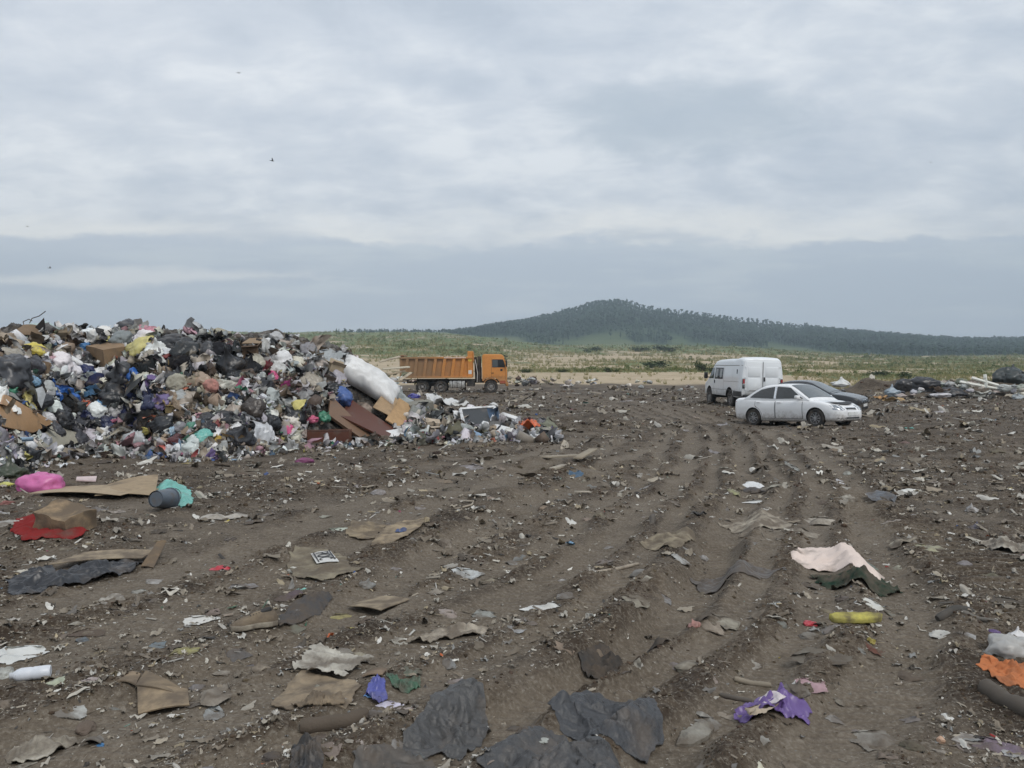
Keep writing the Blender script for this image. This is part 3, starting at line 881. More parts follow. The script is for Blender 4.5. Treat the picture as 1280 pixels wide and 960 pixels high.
def make_wheel(parent, loc, r, w, spokes, side, rim_m, hub=.62, dual=False):
    e = empty('wheel', loc); e.parent = parent
    mb = MB()
    hw = w / 2
    mb.lathe([(r * hub, -hw * .86), (r * .72, -hw), (r * .93, -hw * .98), (r * .985, -hw * .8), (r, -hw * .5), (r, hw * .5), (r * .985, hw * .8), (r * .93, hw * .98), (r * .72, hw), (r * hub, hw * .86)], 36, 'y', closed=True)
    if r > .36:                                                   # tread lugs of the off-road and lorry tyres
        for k in range(26):
            a = 2 * PI * k / 26
            for s in (-1, 1):
                mb.box((r * math.cos(a), s * hw * .55, r * math.sin(a)), (r * .055, hw * .7, r * .13), rot=(0, -a, 0))
    mb.build('tyre', M['tyre_rubber'], e, angle=35)
    rr = r * hub; mb = MB()
    o = hw * .62 * side
    if spokes:
        mb.lathe([(rr * 1.02, hw * .9 * side), (rr * .96, hw * .9 * side), (rr * .9, o * .4), (rr * .9, -hw * .8 * side), (rr * 1.02, -hw * .8 * side)], 32, 'y', closed=True)
        for k in range(spokes):
            a = 2 * PI * k / spokes
            mb.box((rr * .53 * math.cos(a), o, rr * .53 * math.sin(a)), (rr * .85, .03, rr * .13), rot=(0, -a, 0), bev=.006)
        mb.lathe([(.001, o + .03 * side), (rr * .2, o + .025 * side), (rr * .22, o - .02 * side), (.001, o - .02 * side)], 16, 'y')
        mb.build('rim', M[rim_m], e, angle=35)
        MB().lathe([(.001, -hw * .1 * side), (rr * .88, -hw * .1 * side), (rr * .88, -hw * .2 * side), (.001, -hw * .2 * side)], 24, 'y').build('brake_disc', M['chassis'], e)
    else:
        d = hw * .9 * side
        mb.lathe([(rr * 1.03, d), (rr * .93, d), (rr * .86, d * .45), (rr * .62, d * .35), (rr * .5, d * .62), (rr * .3, d * .66), (rr * .27, d * 1.05), (.001, d * 1.1), (.001, -d), (rr * 1.03, -d)], 32, 'y')
        for k in range(8):
            a = 2 * PI * k / 8
            mb.lathe([(.001, d * .72), (rr * .05, d * .7), (rr * .05, d * .5)], 6, 'y', Matrix.Translation((rr * .42 * math.cos(a), 0, rr * .42 * math.sin(a))))
        mb.build('rim', M[rim_m], e, angle=35)
        ho = MB()
        for k in range(8):
            a = 2 * PI * (k + .5) / 8
            ho.lathe([(.001, d * .44), (rr * .075, d * .435), (rr * .075, d * .3)], 8, 'y', Matrix.Translation((rr * .74 * math.cos(a), 0, rr * .74 * math.sin(a))))
        ho.build('rim_hole', M['chassis'], e)
    return e

class CarShape:
    def __init__(s, st, roof, wb, wr, zb):
        """st rows: x, half width, bottom, top;  roof rows: x, z;  wb/wr belt and roof half widths; zb belt height rows"""
        s.st = np.array(st, float); s.roof = np.array(roof, float); s.wb, s.wr = wb, wr; s.belt = np.array(zb, float)
        s.top = s.roof[:, 1].max()
    def par(s, x): return [float(_interp(np.array([x]), s.st[:, 0], s.st[:, k])[0]) for k in (1, 2, 3)]
    def sec(s, x):
        w, b, t = s.par(x); h = t - b
        P = [(0, b), (w * .78, b), (w * .925, b + .05 * h), (w * .975, b + .2 * h), (w * .995, b + .42 * h), (w, b + .6 * h), (w * .985, b + .78 * h), (w * .95, b + .92 * h), (w * .86, b + .985 * h), (w * .6, b + 1.01 * h), (w * .3, b + 1.02 * h), (0, b + 1.024 * h)]
        return crom(P, 3)
    def yside(s, x, z):
        S = s.sec(x); i0 = 3; S = S[i0:28]
        o = np.argsort(S[:, 1]); return float(np.interp(z, S[o, 1], S[o, 0]))
    def lower(s):
        lo, hi = s.st[0, 0], s.st[-1, 0]
        xs = np.unique(np.concatenate([np.linspace(lo, hi, 70), s.st[:, 0], np.linspace(hi - .3, hi, 12), np.linspace(lo, lo + .25, 10)]))
        return loft([(x, s.sec(x)) for x in xs])
    def zr(s, x): return float(_interp(np.array([x]), s.roof[:, 0], s.roof[:, 1])[0])
    def bz(s, x): return float(np.interp(x, s.belt[:, 0], s.belt[:, 1]))
    def gy(s, x, z):
        k = (z - s.bz(x)) / (s.top - s.bz(x))
        return s.wb - (s.wb - s.wr) * np.clip(k, 0, 1) ** 1.25
    def gtop(s, x, y):
        z = s.zr(x); tw = s.gy(x, z); q = abs(y) / tw
        return z + .035 * (1 - q * q) - .055 * max(0, (q - .84) / .16) ** 2
    def upper(s):
        xs = np.unique(np.concatenate([np.linspace(s.roof[0, 0], s.roof[-1, 0], 50), s.roof[:, 0]]))
        secs = []
        for x in xs:
            z = s.zr(x); b = s.bz(x); tw = s.gy(x, z)
            zt = s.gtop(x, tw)
            P = [(0, min(b, zt) - .10), (s.wb, min(b, zt) - .09)]
            for k in np.linspace(0, 1, 7): 
                zz = b + (zt - b) * k if zt > b else zt
                P.append((s.gy(x, zz) if zt > b else tw, zz - (0.02 * (1 - k) if zt <= b else 0)))
            for q in (.985, .96, .92, .86, .75, .5, .25, 0): P.append((tw * q, s.gtop(x, tw * q)))
            secs.append((x, np.array(P)))
        return loft(secs)
    def side_pane(s, poly, off=.010):
        """convex outline (x,z) -> pane following the side of the cabin, both sides"""
        P = np.array(poly); zs = np.linspace(P[:, 1].min() + .002, P[:, 1].max() - .002, 10); out = []
        for sg in (1, -1):
            G = []
            for z in zs:
                X = []
                for i in range(len(P)):
                    (x0, z0), (x1, z1) = P[i], P[(i + 1) % len(P)]
                    if (z0 - z) * (z1 - z) <= 0 and abs(z1 - z0) > 1e-6: X.append(x0 + (x1 - x0) * (z - z0) / (z1 - z0))
                G.append([(x, sg * (s.gy(x, z) + off), z) for x in np.linspace(min(X), max(X), 10)])
            out.append(MB().patch(G))
        return out
    def top_patch(s, x0, x1, m0, m1, off=.008):
        G = []
        for a in np.linspace(0, 1, 14):
            x = x0 + (x1 - x0) * a; row = []
            for q in np.linspace(-1, 1, 15):
                m = m0 + (m1 - m0) * a
                tw = s.gy(x, s.zr(x)); y = q * tw * m
                row.append((x, y, s.gtop(x, y) + off))
            G.append(row)
        return MB().patch(G)
    def side_patch(s, poly_fn, x0, x1, z0, z1, sg, off):
        G = []
        ax, ar = poly_fn if poly_fn else (-9, 0)
        for b in np.linspace(0, 1, 14):
            z = z0 + (z1 - z0) * b; xa = x0
            if abs(z - .32) < ar: xa = max(x0, ax + math.sqrt(ar * ar - (z - .32) ** 2))
            G.append([(x, sg * (s.yside(x, z) + off), z) for x in np.linspace(xa, x1, 12)])
        return MB().patch(G)
    def nose_patch(s, y0, y1, z0, z1, off=.006, n=(9, 5), skew=0., front=True):
        """patch lying on the front of the body between widths y0..y1 and heights z0..z1"""
        xs = np.linspace(.6, s.st[-1, 0], 90) if front else np.linspace(-.8, s.st[0, 0], 90)
        secs = [(x, s.sec(x)) for x in xs]
        G = []
        for a in np.linspace(0, 1, n[0]):
            row = []
            for b in np.linspace(0, 1, n[1]):
                y = y0 + (y1 - y0) * a; z = z0 + (z1 - z0) * b + skew * a
                best = xs[0]
                for x, S in secs:                                     # farthest station whose section still contains (y, z)
                    yy = np.interp(z, S[1:29, 1], S[1:29, 0]) if S[1, 1] <= z <= S[-1, 1] else -1
                    if S[1, 1] <= z and z <= np.interp(abs(y), S[::-1, 0][:14], S[::-1, 1][:14]) and abs(y) <= (np.interp(z, S[3:26, 1], S[3:26, 0])): best = x
                row.append((best + (off if front else -off), y, z))
            G.append(row)
        return MB().patch(G)

def make_sedan(name, label, S, paint, wheels, rim, win, doors, front):
    e = tag(empty(name), label, 'car')
    V, Fs = S.lower(); body = MB().add(V, Fs).build('body', M[paint], e)
    body.data.polygons.foreach_set('use_smooth', np.ones(len(body.data.polygons), bool))
    cut(body, [((x, sg * .80, wheels['r'] + .01), wheels['r'] + .045, .62) for x in wheels['x'] for sg in (1, -1)], M['chassis'])
    V, Fs = S.upper(); roof = MB().add(V, Fs).build('cabin_roof', M[paint], e, angle=40)
    for p in win['side']:
        for mb in S.side_pane(p): mb.build('side_window', M['dark_glass'], e, smooth=True)
    for p in win.get('trim', []):
        for mb in S.side_pane(p, .013): mb.build('window_trim', M['chrome'], e, smooth=True)
    S.top_patch(*win['front']).build('windscreen', M['screen_glass'], e, smooth=True)
    S.top_patch(*win['rear']).build('rear_window', M['dark_glass'], e, smooth=True)
    for (x0, x1, z0, z1) in doors:
        for sg in (1, -1):
            S.side_patch((wheels['x'][1], wheels['r'] + .085), x0 - .018, x1 + .018, z0 - .014, z1 + .006, sg, .0025).build('door_seam', M['black_plastic'], e, smooth=True)
            d = S.side_patch((wheels['x'][1], wheels['r'] + .10), x0, x1, z0, z1, sg, .006).build('door', M[paint], e, smooth=True)
            y = sg * (S.yside(x0 + .14, z1 - .1) + .018)
            MB().box((x0 + .15, y, z1 - .09), (.17, .035, .032), bev=.012).build('handle', M[paint], d, angle=40)
    for x in wheels['x']:
        for sg in (1, -1):
            make_wheel(e, (x, sg * (wheels['y']), wheels['r']), wheels['r'], .2, wheels['spokes'], sg, rim)
    MB().box((0, 0, .30), (3.5, 1.25, .16), bev=.03).build('underbody', M['chassis'], e)
    for sg in (1, -1):                                         # mirrors
        x = win['mirror'][0]; z = win['mirror'][1]; y = S.gy(x, z)
        m = MB().box((x - .02, sg * (y + .13), z + .05), (.13, .20, .125), bev=.04)
        m.box((x, sg * (y + .03), z), (.07, .12, .035), bev=.01)
        mm = m.build('mirror', M[paint], e, angle=45)
    front(e, S)
    return e

# ---- white saloon
WS = CarShape(
    [(-2.20, .50, .36, .80), (-2.175, .66, .31, .93), (-2.10, .755, .26, 1.005), (-1.9, .80, .235, 1.03), (-1.5, .825, .20, 1.03), (-.9, .84, .185, .975), (0, .845, .18, .955), (.9, .84, .185, .945), (1.35, .825, .19, .90), (1.75, .79, .20, .815), (1.95, .735, .205, .735), (2.07, .665, .215, .665), (2.14, .57, .23, .60), (2.18, .44, .27, .53)],
    [(-1.82, .98), (-1.66, 1.06), (-1.3, 1.27), (-.95, 1.425), (-.5, 1.485), (-.1, 1.49), (.22, 1.455), (.5, 1.325), (.85, 1.115), (1.16, .925)],
    .785, .635, [(-1.8, 1.0), (-.9, .975), (.3, .945), (1.2, .905)])
def white_front(e, S):
    for sg in (1, -1):
        S.nose_patch(sg * .36, sg * .735, .565, .745, .012, skew=.03).build('headlight', M['clear_lamp'], e, smooth=True)
        S.nose_patch(sg * .40, sg * .66, .285, .335, .010).build('fog_lamp_recess', M['black_plastic'], e, smooth=True)
        S.nose_patch(sg * .52, sg * .74, .66, .92, .010, front=False).build('tail_light', M['red_lamp'], e, smooth=True)
    S.nose_patch(-.27, .27, .585, .655, .014).build('grille', M['black_plastic'], e, smooth=True)
    S.nose_patch(-.29, .29, .657, .672, .022).build('grille_trim', M['chrome'], e, smooth=True)
    S.nose_patch(-.36, .36, .295, .345, .012).build('lower_intake', M['black_plastic'], e, smooth=True)
    S.nose_patch(-.50, .50, .252, .268, .012).build('bumper_seam', M['black_plastic'], e, smooth=True)
    P = []
    for a in np.linspace(-1, 1, 15):                            # dark stone guard along the edge of the bonnet
        row = []
        for b in np.linspace(0, 1, 6):
            y = a * (.56 + .06 * (1 - b)); x = 1.99 - .26 * (1 - b) - .16 * abs(a) ** 2
            w, bo, t = S.par(x); z = bo + (t - bo) * (1.024 - .03 * (y / w) ** 2) + .018 + .03 * b
            row.append((x, y, z))
        P.append(row)
    MB().patch(P).build('bonnet_guard', M['black_plastic'], e, smooth=True)
    MB().box((2.198, 0, .455), (.012, .52, .115), bev=.004).build('licence_plate', M['plate_white'], e)
white = make_sedan('white_saloon_car', 'white saloon car with black bonnet guard parked nearest on the mud', WS, 'white_paint',
    dict(x=(1.33, -1.27), y=.735, r=.315, spokes=9), 'alloy',
    dict(side=[[(.86, .985), (.80, 1.0), (.28, 1.372), (.02, 1.412), (-.27, 1.418), (-.27, .985)],
               [(-.38, .99), (-.38, 1.418), (-.62, 1.392), (-.95, 1.33), (-1.25, 1.17), (-1.42, 1.055), (-1.40, 1.02)]],
         trim=[[(-.29, .985), (-.29, 1.40), (-.36, 1.40), (-.36, .985)]],
         front=(1.05, .25, .93, .90), rear=(-1.60, -.95, .90, .86), mirror=(.72, .985)),
    [(-.26, .83, .30, .945), (-1.16, -.31, .30, .955)], white_front)

# ---- black saloon behind it
BS = CarShape(
    [(-2.25, .55, .36, .78), (-2.2, .70, .31, .90), (-2.1, .78, .25, .97), (-1.6, .84, .20, .99), (-.9, .865, .185, .955), (0, .87, .18, .945), (.9, .865, .185, .94), (1.5, .845, .19, .90), (1.95, .80, .20, .82), (2.16, .755, .21, .755), (2.25, .70, .22, .71), (2.30, .60, .25, .64), (2.32, .50, .29, .58)],
    [(-1.85, .94), (-1.7, 1.0), (-1.25, 1.23), (-.85, 1.37), (-.4, 1.415), (0, 1.41), (.28, 1.36), (.6, 1.22), (.95, 1.05), (1.22, .925)],
    .795, .575, [(-1.85, .97), (0, .94), (1.25, .905)])
def black_front(e, S):
    for sg in (1, -1):
        k = S.nose_patch(sg * .03, sg * .22, .52, .665, .016).build('kidney_grille', M['chrome'], e, smooth=True)
        S.nose_patch(sg * .048, sg * .202, .535, .652, .022).build('grille_opening', M['black_plastic'], k, smooth=True)
        h = S.nose_patch(sg * .34, sg * .70, .545, .655, .012).build('headlight', M['black_plastic'], e, smooth=True)
        for y in (.43, .59):
            MB().lathe([(.001, .02), (.045, .015), (.055, 0), (.06, -.02)], 18, 'x', Matrix.Translation((2.30 - .25 * (y - .3), sg * y, .60))).build('lamp_lens', M['clear_lamp'], h, smooth=True)
    S.nose_patch(-.5, .5, .27, .37, .010).build('lower_intake', M['black_plastic'], e, smooth=True)
    MB().box((2.34, 0, .44), (.012, .52, .115), bev=.004).build('licence_plate', M['plate_white'], e)
black = make_sedan('black_saloon_car', 'black saloon car with twin grille half hidden behind the white saloon', BS, 'black_paint',
    dict(x=(1.45, -1.30), y=.76, r=.32, spokes=7), 'alloy',
    dict(side=[[(.95, .96), (.40, 1.29), (.05, 1.345), (-.28, 1.35), (-.28, .955)], [(-.38, .955), (-.38, 1.35), (-.75, 1.315), (-1.15, 1.14), (-1.35, 1.0)]],
         front=(1.12, .33, .93, .88), rear=(-1.65, -.95, .9, .85), mirror=(.80, .965)),
    [(-.27, .9, .30, .93), (-1.2, -.32, .30, .93)], black_front)

# ---- white van
def make_van():
    e = tag(empty('white_van'), 'white four wheel drive van with raised roof seen from behind', 'van')
    st = np.array([  # x, half width, bottom, top, roundness
        (-2.72, .955, .62, 2.265), (-2.70, .985, .58, 2.30), (-2.64, 1.0, .56, 2.325), (-1.5, 1.0, .54, 2.335), (0, 1.0, .54, 2.32), (.75, .995, .54, 2.28), (1.05, .985, .54, 2.22), (1.25, .97, .54, 2.10), (1.6, .95, .54, 1.78), (2.0, .93, .54, 1.36), (2.15, .92, .54, 1.27), (2.5, .88, .53, 1.14), (2.68, .82, .53, .99), (2.76, .70, .55, .85)], float)
    def par(x): return [float(_interp(np.array([x]), st[:, 0], st[:, k])[0]) for k in (1, 2, 3)]
    def sec(x):
        w, b, t = par(x); h = t - b; r = .20 * min(1, h / 1.4)
        lean = .10 * np.clip((h - .7) / 1., 0, 1)
        P = [(0, b), (w * .9, b), (w * .985, b + .03), (w, b + .14), (w, b + .42 * h), (w - .012, b + .56 * h), (w - lean * .55, b + .76 * h), (w - lean, t - r * .75), (w - lean - .035, t - r * .38), (w - lean - .085, t - r * .12), (w - lean - .20, t + .002), (w * .3, t + .025), (0, t + .03)]
        return crom(P, 3)
    def ys(x, z):
        S = sec(x)[3:28]; o = np.argsort(S[:, 1]); return float(np.interp(z, S[o, 1], S[o, 0]))
    xs = np.unique(np.concatenate([np.linspace(st[0, 0], st[-1, 0], 80), st[:, 0]]))
    V, Fs = loft([(x, sec(x)) for x in xs])
    body = MB().add(V, Fs).build('body', M['van_paint'], e)
    body.data.polygons.foreach_set('use_smooth', np.ones(len(body.data.polygons), bool))
    cut(body, [((x, sg * .95, .50), .47, .75) for x in (1.72, -1.18) for sg in (1, -1)], M['chassis'])
    def spatch(x0, x1, z0, z1, sg, off, xs_=None):
        G = []
        for a in np.linspace(0, 1, 10):
            row = []
            for b in np.linspace(0, 1, 10):
                z = z0 + (z1 - z0) * b
                xa, xb = (x0, x1) if xs_ is None else (x0 + (xs_[0] - x0) * b, x1 + (xs_[1] - x1) * b)
                x = xa + (xb - xa) * a
                row.append((x, sg * (ys(x, z) + off), z))
            G.append(row)
        return MB().patch(G)
    for sg in (1, -1):
        spatch(1.02, 1.83, 1.36, 1.90, sg, .008, (1.02, 1.32)).build('cab_window', M['dark_glass'], e, smooth=True)
        wi = spatch(-.30, .82, 1.34, 1.90, sg, .006).build('window_seal', M['black_plastic'], e, smooth=True)
        for a, b in ((-.26, .24), (.28, .78)):
            p = spatch(a, b, 1.38, 1.86, sg, .010).build('side_window', M['dark_glass'], wi, smooth=True)
        for a, b in ((-.16, .10), (.42, .66)):
            spatch(a, b, 1.42, 1.84, sg, .0125).build('curtain', M['curtain_grey'], wi, smooth=True)
        for (x0, x1, z0, z1) in ((.93, .945, .62, 2.02), (-.42, -.405, .62, 2.0), (-2.42, -.40, 1.235, 1.25), (-2.5, 1.9, .815, .83)):
            spatch(x0, x1, z0, z1, sg, .004).build('panel_seam', M['steel_rim'], e, smooth=True)
        spatch(-1.55, -.55, 1.40, 1.96, sg, .006).build('side_panel', M['van_paint'], e, smooth=True)
        spatch(-2.45, -1.72, 1.40, 1.98, sg, .006).build('side_panel', M['van_paint'], e, smooth=True)
        spatch(-2.65, 1.1, 2.005, 2.03, sg, .012).build('roof_gutter', M['steel_rim'], e, smooth=True)
        spatch(-2.68, -1.70, .555, .80, sg, .012).build('lower_cladding', M['black_plastic'], e, smooth=True)
        MB().box((.80, sg * (ys(.8, 1.2) + .02), 1.2), (.05, .03, .16), bev=.01).build('door_handle', M['black_plastic'], e)
        MB().box((-2.2, sg * (ys(-2.2, 1.72) + .015), 1.72), (.05, .03, .22), bev=.01).build('door_latch', M['black_plastic'], e)
        y = ys(1.75, 1.4)
        m = MB().box((1.72, sg * (y + .22), 1.50), (.09, .20, .33), bev=.04); m.tube([(1.74, sg * y, 1.40), (1.73, sg * (y + .2), 1.42)], .02, 6)
        m.build('mirror', M['black_plastic'], e, angle=45)
        # tail light
        t = MB().box((-2.715, sg * .915, 1.17), (.08, .11, .46), bev=.015).build('tail_light', M['black_plastic'], e)
        MB().box((-2.752, sg * .915, 1.27), (.02, .085, .20), bev=.006).build('red_lens', M['red_lamp'], t)
        MB().box((-2.752, sg * .915, 1.09), (.02, .085, .13), bev=.006).build('clear_lens', M['clear_lamp'], t)
        # rear doors with two pressed panels each
        d = MB().box((-2.715, sg * .415, 1.42), (.05, .80, 1.56), bev=.02).build('rear_door', M['van_paint'], e, angle=40)
        for (zc, h) in ((1.12, .62), (1.72, .46)):
            MB().box((-2.742, sg * .42, zc), (.022, .60, h), bev=.010).build('door_panel', M['van_paint'], d, angle=40)
        for z in (.9, 1.45, 1.95):
            MB().box((-2.735, sg * .835, z), (.035, .05, .08), bev=.008).build('hinge', M['van_paint'], d)
        if sg == -1: MB().box((-2.76, -.07, 1.38), (.04, .06, .19), bev=.012).build('door_handle', M['black_plastic'], d)
    MB().box((-2.745, 0, 1.42), (.012, .016, 1.54)).build('door_gap', M['chassis'], e)
    nm = MB()
    for k in range(9): nm.box((-2.7535, .62 - k * .055, .845), (.004, .038, .045))
    nm.build('nameplate', M['steel_rim'], e)
    MB().box((-2.76, 0, .58), (.14, 1.9, .17), bev=.04).build('rear_bumper', M['black_plastic'], e, angle=40)
    G = [[(x, y * par(x)[0] * .86, par(x)[2] + .03 - .03 * y * y + .012) for y in np.linspace(-1, 1, 13)] for x in np.linspace(2.0, 1.22, 12)]
    MB().patch(G).build('windscreen', M['screen_glass'], e, smooth=True)
    for sg in (1, -1): MB().box((2.70, sg * .62, .86), (.1, .26, .18), bev=.04).build('headlight', M['clear_lamp'], e, angle=45)
    MB().box((2.72, 0, .62), (.18, 1.6, .16), bev=.05).build('front_bumper', M['black_plastic'], e, angle=45)
    ch = MB().box((0, 0, .50), (4.6, .8, .14), bev=.02); ch.tube([(1.72, -.8, .42), (1.72, .8, .42)], .07); ch.tube([(-1.18, -.8, .42), (-1.18, .8, .42)], .07); ch.box((-.2, .45, .42), (.7, .3, .25), bev=.04)
    ch.build('chassis', M['chassis'], e)
    for x in (1.72, -1.18):
        for sg in (1, -1): make_wheel(e, (x, sg * .83, .40), .40, .25, 0, sg, 'steel_rim', .58)
    return e
van = make_van()

# ---- orange tipper lorry
def make_truck():
    e = tag(empty('dump_truck'), 'orange six wheel dump truck with mud smeared tipper bed', 'truck')
    def orange(name, mud0, mud1):
        t = NT(name); P = t.coord('Object'); s = t.new('ShaderNodeSeparateXYZ'); t.l.new(P, s.inputs[0])
        n = t.noise(1.6, 6, .65, P); n_ = t.noise(7, 5, .65, P)
        c = t.mix(t.range(n_, .3, .7), (.56, .215, .045), (.66, .28, .07))
        f = t.range(t.math('ADD', s.outputs[0], t.math('MULTIPLY', t.math('SUBTRACT', n, .5), 3.2)), mud0, mud1, 0, .86, True)
        g = t.range(t.math('ADD', s.outputs[2], t.math('MULTIPLY', t.math('SUBTRACT', n_, .5), .8)), 1.55, 1.05, 0, .5, True)
        c = t.mix(t.math('MAXIMUM', f, g), c, (.24, .165, .10))
        c = t.mix(t.range(n_, .58, .72, 0, .35), c, (.26, .16, .085))
        M[name] = t.out(c, t.math('ADD', .45, t.math('MULTIPLY', f, .4)), 0, .4)
    orange('orange_bed', .6, -3.4); orange('orange_panel', 1.8, -2.2); orange('orange_cab', -5, -6)
    ob, oc = M['orange_bed'], M['orange_cab']
    bed = empty('tipper_bed'); bed.parent = e
    w = 1.25
    mb = MB()
    # hollow box: two sides, floor, front, tail
    for sg in (1, -1): mb.box((-1.38, sg * (w - .04), 2.09), (5.6, .08, 1.56), bev=.015)
    mb.box((-1.38, 0, 1.34), (5.6, 2 * w - .17, .1), bev=.01)
    mb.box((1.38, 0, 2.15), (.08, 2 * w - .17, 1.7), bev=.015)
    mb.build('bed_shell', M['orange_panel'], bed)
    rb = MB()
    for sg in (1, -1):
        rb.box((-1.38, sg * (w + .085), 2.84), (5.7, .18, .15), bev=.02)
        rb.box((-1.38, sg * (w + .08), 1.31), (5.7, .18, .13), bev=.02)
        for k in range(7):                                   # slanted stiffening ribs
            x = -3.85 + k * .735
            rb.prism([(x - .10, 1.37), (x + .13, 1.37), (x + .33, 2.775), (x + .10, 2.775)], sg * (w + .002), sg * (w + .15), 'y')
        rb.box((-4.16, sg * (w + .04), 2.09), (.20, .09, 1.45), bev=.02)
        rb.box((1.28, sg * (w + .04), 2.35), (.40, .10, 2.0), bev=.02)
    rb.build('rib_frame', ob, bed)
    tg = MB().box((-4.24, 0, 2.16), (.08, 2.46, 1.7), bev=.02); tg.box((-4.1, 0, 3.03), (.34, 2.4, .10), bev=.02); tg.build('tailgate', ob, bed)
    hb = MB().box((1.30, 0, 3.28), (.44, 2.5, .16), bev=.03); hb.box((1.52, 0, 2.9), (.06, 2.4, .7), bev=.01); hb.build('headboard', ob, bed)
    lt = MB(); rng = np.random.default_rng(3)
    for sg in (1, -1):
        x = -.75
        while x < .95:
            q = rng.uniform(.05, .11); lt.box((x + q / 2, sg * (w + .177), 2.845), (q, .008, .075)); x += q + .035
    lt.build('lettering', M['lamp_white'], bed)
    yel = plain('emblem_yellow', (.70, .48, .06), .5)
    for sg in (1, -1):
        MB().lathe([(.001, .006), (.15, .006), (.15, -.006), (.001, -.006)], 24, 'y', Matrix.Translation((1.28, sg * (w + .094), 2.68))).build('round_emblem', yel, bed)
        MB().box((1.28, sg * (w + .093), 1.70), (.26, .008, .30)).build('notice_plate', M['lamp_white'], bed)
    # chassis, tanks, hoist
    ch = MB()
    for sg in (1, -1): ch.box((-.2, sg * .42, .98), (7.9, .1, .30), bev=.02)
    for x in (-2.5, -1.07, 2.93): ch.tube([(x, -1.0, .56), (x, 1.0, .56)], .12, 10); 
    ch.box((-1.78, 0, .72), (2.2, 1.3, .28), bev=.05)
    for sg in (1, -1):
        ch.box((-1.78, sg * .98, 1.12), (2.5, .5, .05), bev=.02); ch.box((-3.1, sg * .98, .93), (.05, .5, .5), bev=.01)
    ch.build('chassis', M['chassis'], e)
    for sg in (1, -1):
        t = MB().box((.24, sg * .93, .74), (1.28, .5, .58), bev=.10).build('fuel_tank', M['aluminium'], e, angle=40)
        for x in (-.12, .24, .60): MB().box((x, sg * .93, .74), (.05, .52, .60), bev=.10).build('tank_strap', M['chassis'], t, angle=40)
        MB().box((1.32, sg * .9, .80), (.62, .45, .46), bev=.04).build('battery_box', M['chassis'], e)
    h = MB().tube([(1.78, 0, 1.0), (1.70, 0, 2.9)], .13, 14); h.build('hoist_cylinder', M['chassis'], e, angle=40)
    a = MB().tube([(2.02, -.85, .9), (2.02, -.85, 2.95)], .14, 14); a.box((1.98, -.35, 1.3), (.38, .9, .9), bev=.05); a.box((1.98, .6, 1.5), (.38, .7, 1.2), bev=.05); a.build('air_intake', M['chassis'], e, angle=40)
    MB().tube([(1.82, -1.0, .9), (1.86, -1.02, 1.6), (1.75, -1.0, 2.3), (1.66, -.9, 2.7)], .025, 8).build('hose', M['lamp_white'], e)
    # cab
    cab = empty('cab'); cab.parent = e
    prof = [(2.24, .98), (2.24, 2.98), (2.34, 3.12), (3.72, 3.10), (3.92, 2.98), (4.02, 2.72), (4.20, 1.98), (4.22, .74), (3.62, .74), (3.58, .92), (3.46, 1.1), (3.26, 1.22), (2.93, 1.27), (2.62, 1.22), (2.42, 1.08), (2.36, .98)]
    bm = bmesh.new()
    for y in (-1.22, 1.22): pass
    vs0 = [bm.verts.new((x, -1.22, z)) for x, z in prof]; vs1 = [bm.verts.new((x, 1.22, z)) for x, z in prof]
    bm.faces.new(vs0); bm.faces.new(vs1[::-1])
    n = len(prof)
    for i in range(n): bm.faces.new((vs0[i], vs0[(i + 1) % n], vs1[(i + 1) % n], vs1[i]))
    bmesh.ops.recalc_face_normals(bm, faces=bm.faces[:])
    ed = [q for q in bm.edges if all(v.co.z > 1.5 or v.co.x > 4.1 for v in q.verts)]
    bmesh.ops.bevel(bm, geom=ed, offset=.07, segments=3, affect='EDGES', profile=.5)
    me = bpy.data.meshes.new('cab_shell'); bm.to_mesh(me); bm.free()
    me.polygons.foreach_set('use_smooth', np.ones(len(me.polygons), bool)); me.set_sharp_from_angle(angle=R(32)); me.materials.append(oc)
    obj('cab_shell', me, cab)
    for sg in (1, -1):
        MB().prism([(3.02, 2.06), (3.02, 2.70), (3.86, 2.70), (3.96, 2.55), (4.06, 2.06)], sg * 1.216, sg * 1.226, 'y').build('window_seal', M['black_plastic'], cab)
        MB().prism([(3.06, 2.10), (3.06, 2.66), (3.46, 2.66), (3.46, 2.10)], sg * 1.22, sg * 1.232, 'y').build('side_window', M['screen_glass'], cab)
        MB().prism([(3.50, 2.10), (3.50, 2.66), (3.83, 2.66), (3.92, 2.53), (4.01, 2.10)], sg * 1.22, sg * 1.232, 'y').build('side_window', M['dark_glass'], cab)
        sm = MB()
        for (x0, x1, z0, z1) in ((2.965, 2.98, 1.30, 2.78), (4.06, 4.075, 1.0, 2.02), (2.98, 4.07, 1.29, 1.305)): sm.box(((x0 + x1) / 2, sg * 1.2215, (z0 + z1) / 2), (x1 - x0, .006, z1 - z0))
        sm.build('door_seam', M['chassis'], cab)
        MB().box((3.06, sg * 1.235, 1.62), (.20, .03, .05), bev=.01).build('door_handle', M['black_plastic'], cab)
        MB().box((3.76, sg * 1.226, 1.86), (.18, .012, .18), bev=.005).build('door_emblem', M['black_plastic'], cab)
        st = MB().box((3.86, sg * 1.15, .92), (.52, .24, .30), bev=.03).build('step', oc, cab)
        for z in (.84, .97): MB().box((3.86, sg * 1.262, z), (.44, .03, .07), bev=.01).build('tread_plate', M['red_lamp'], st)
        fl = [(2.93 + .64 * math.cos(a), .56 + .66 * math.sin(a)) for a in np.linspace(.55, PI - .45, 16)]
        fi = [(2.93 + .575 * math.cos(a), .56 + .59 * math.sin(a)) for a in np.linspace(.55, PI - .45, 16)]
        MB().prism(fl + fi[::-1], sg * 1.0, sg * 1.275, 'y').build('mudguard', M['lamp_white'] if False else oc, cab, angle=35)
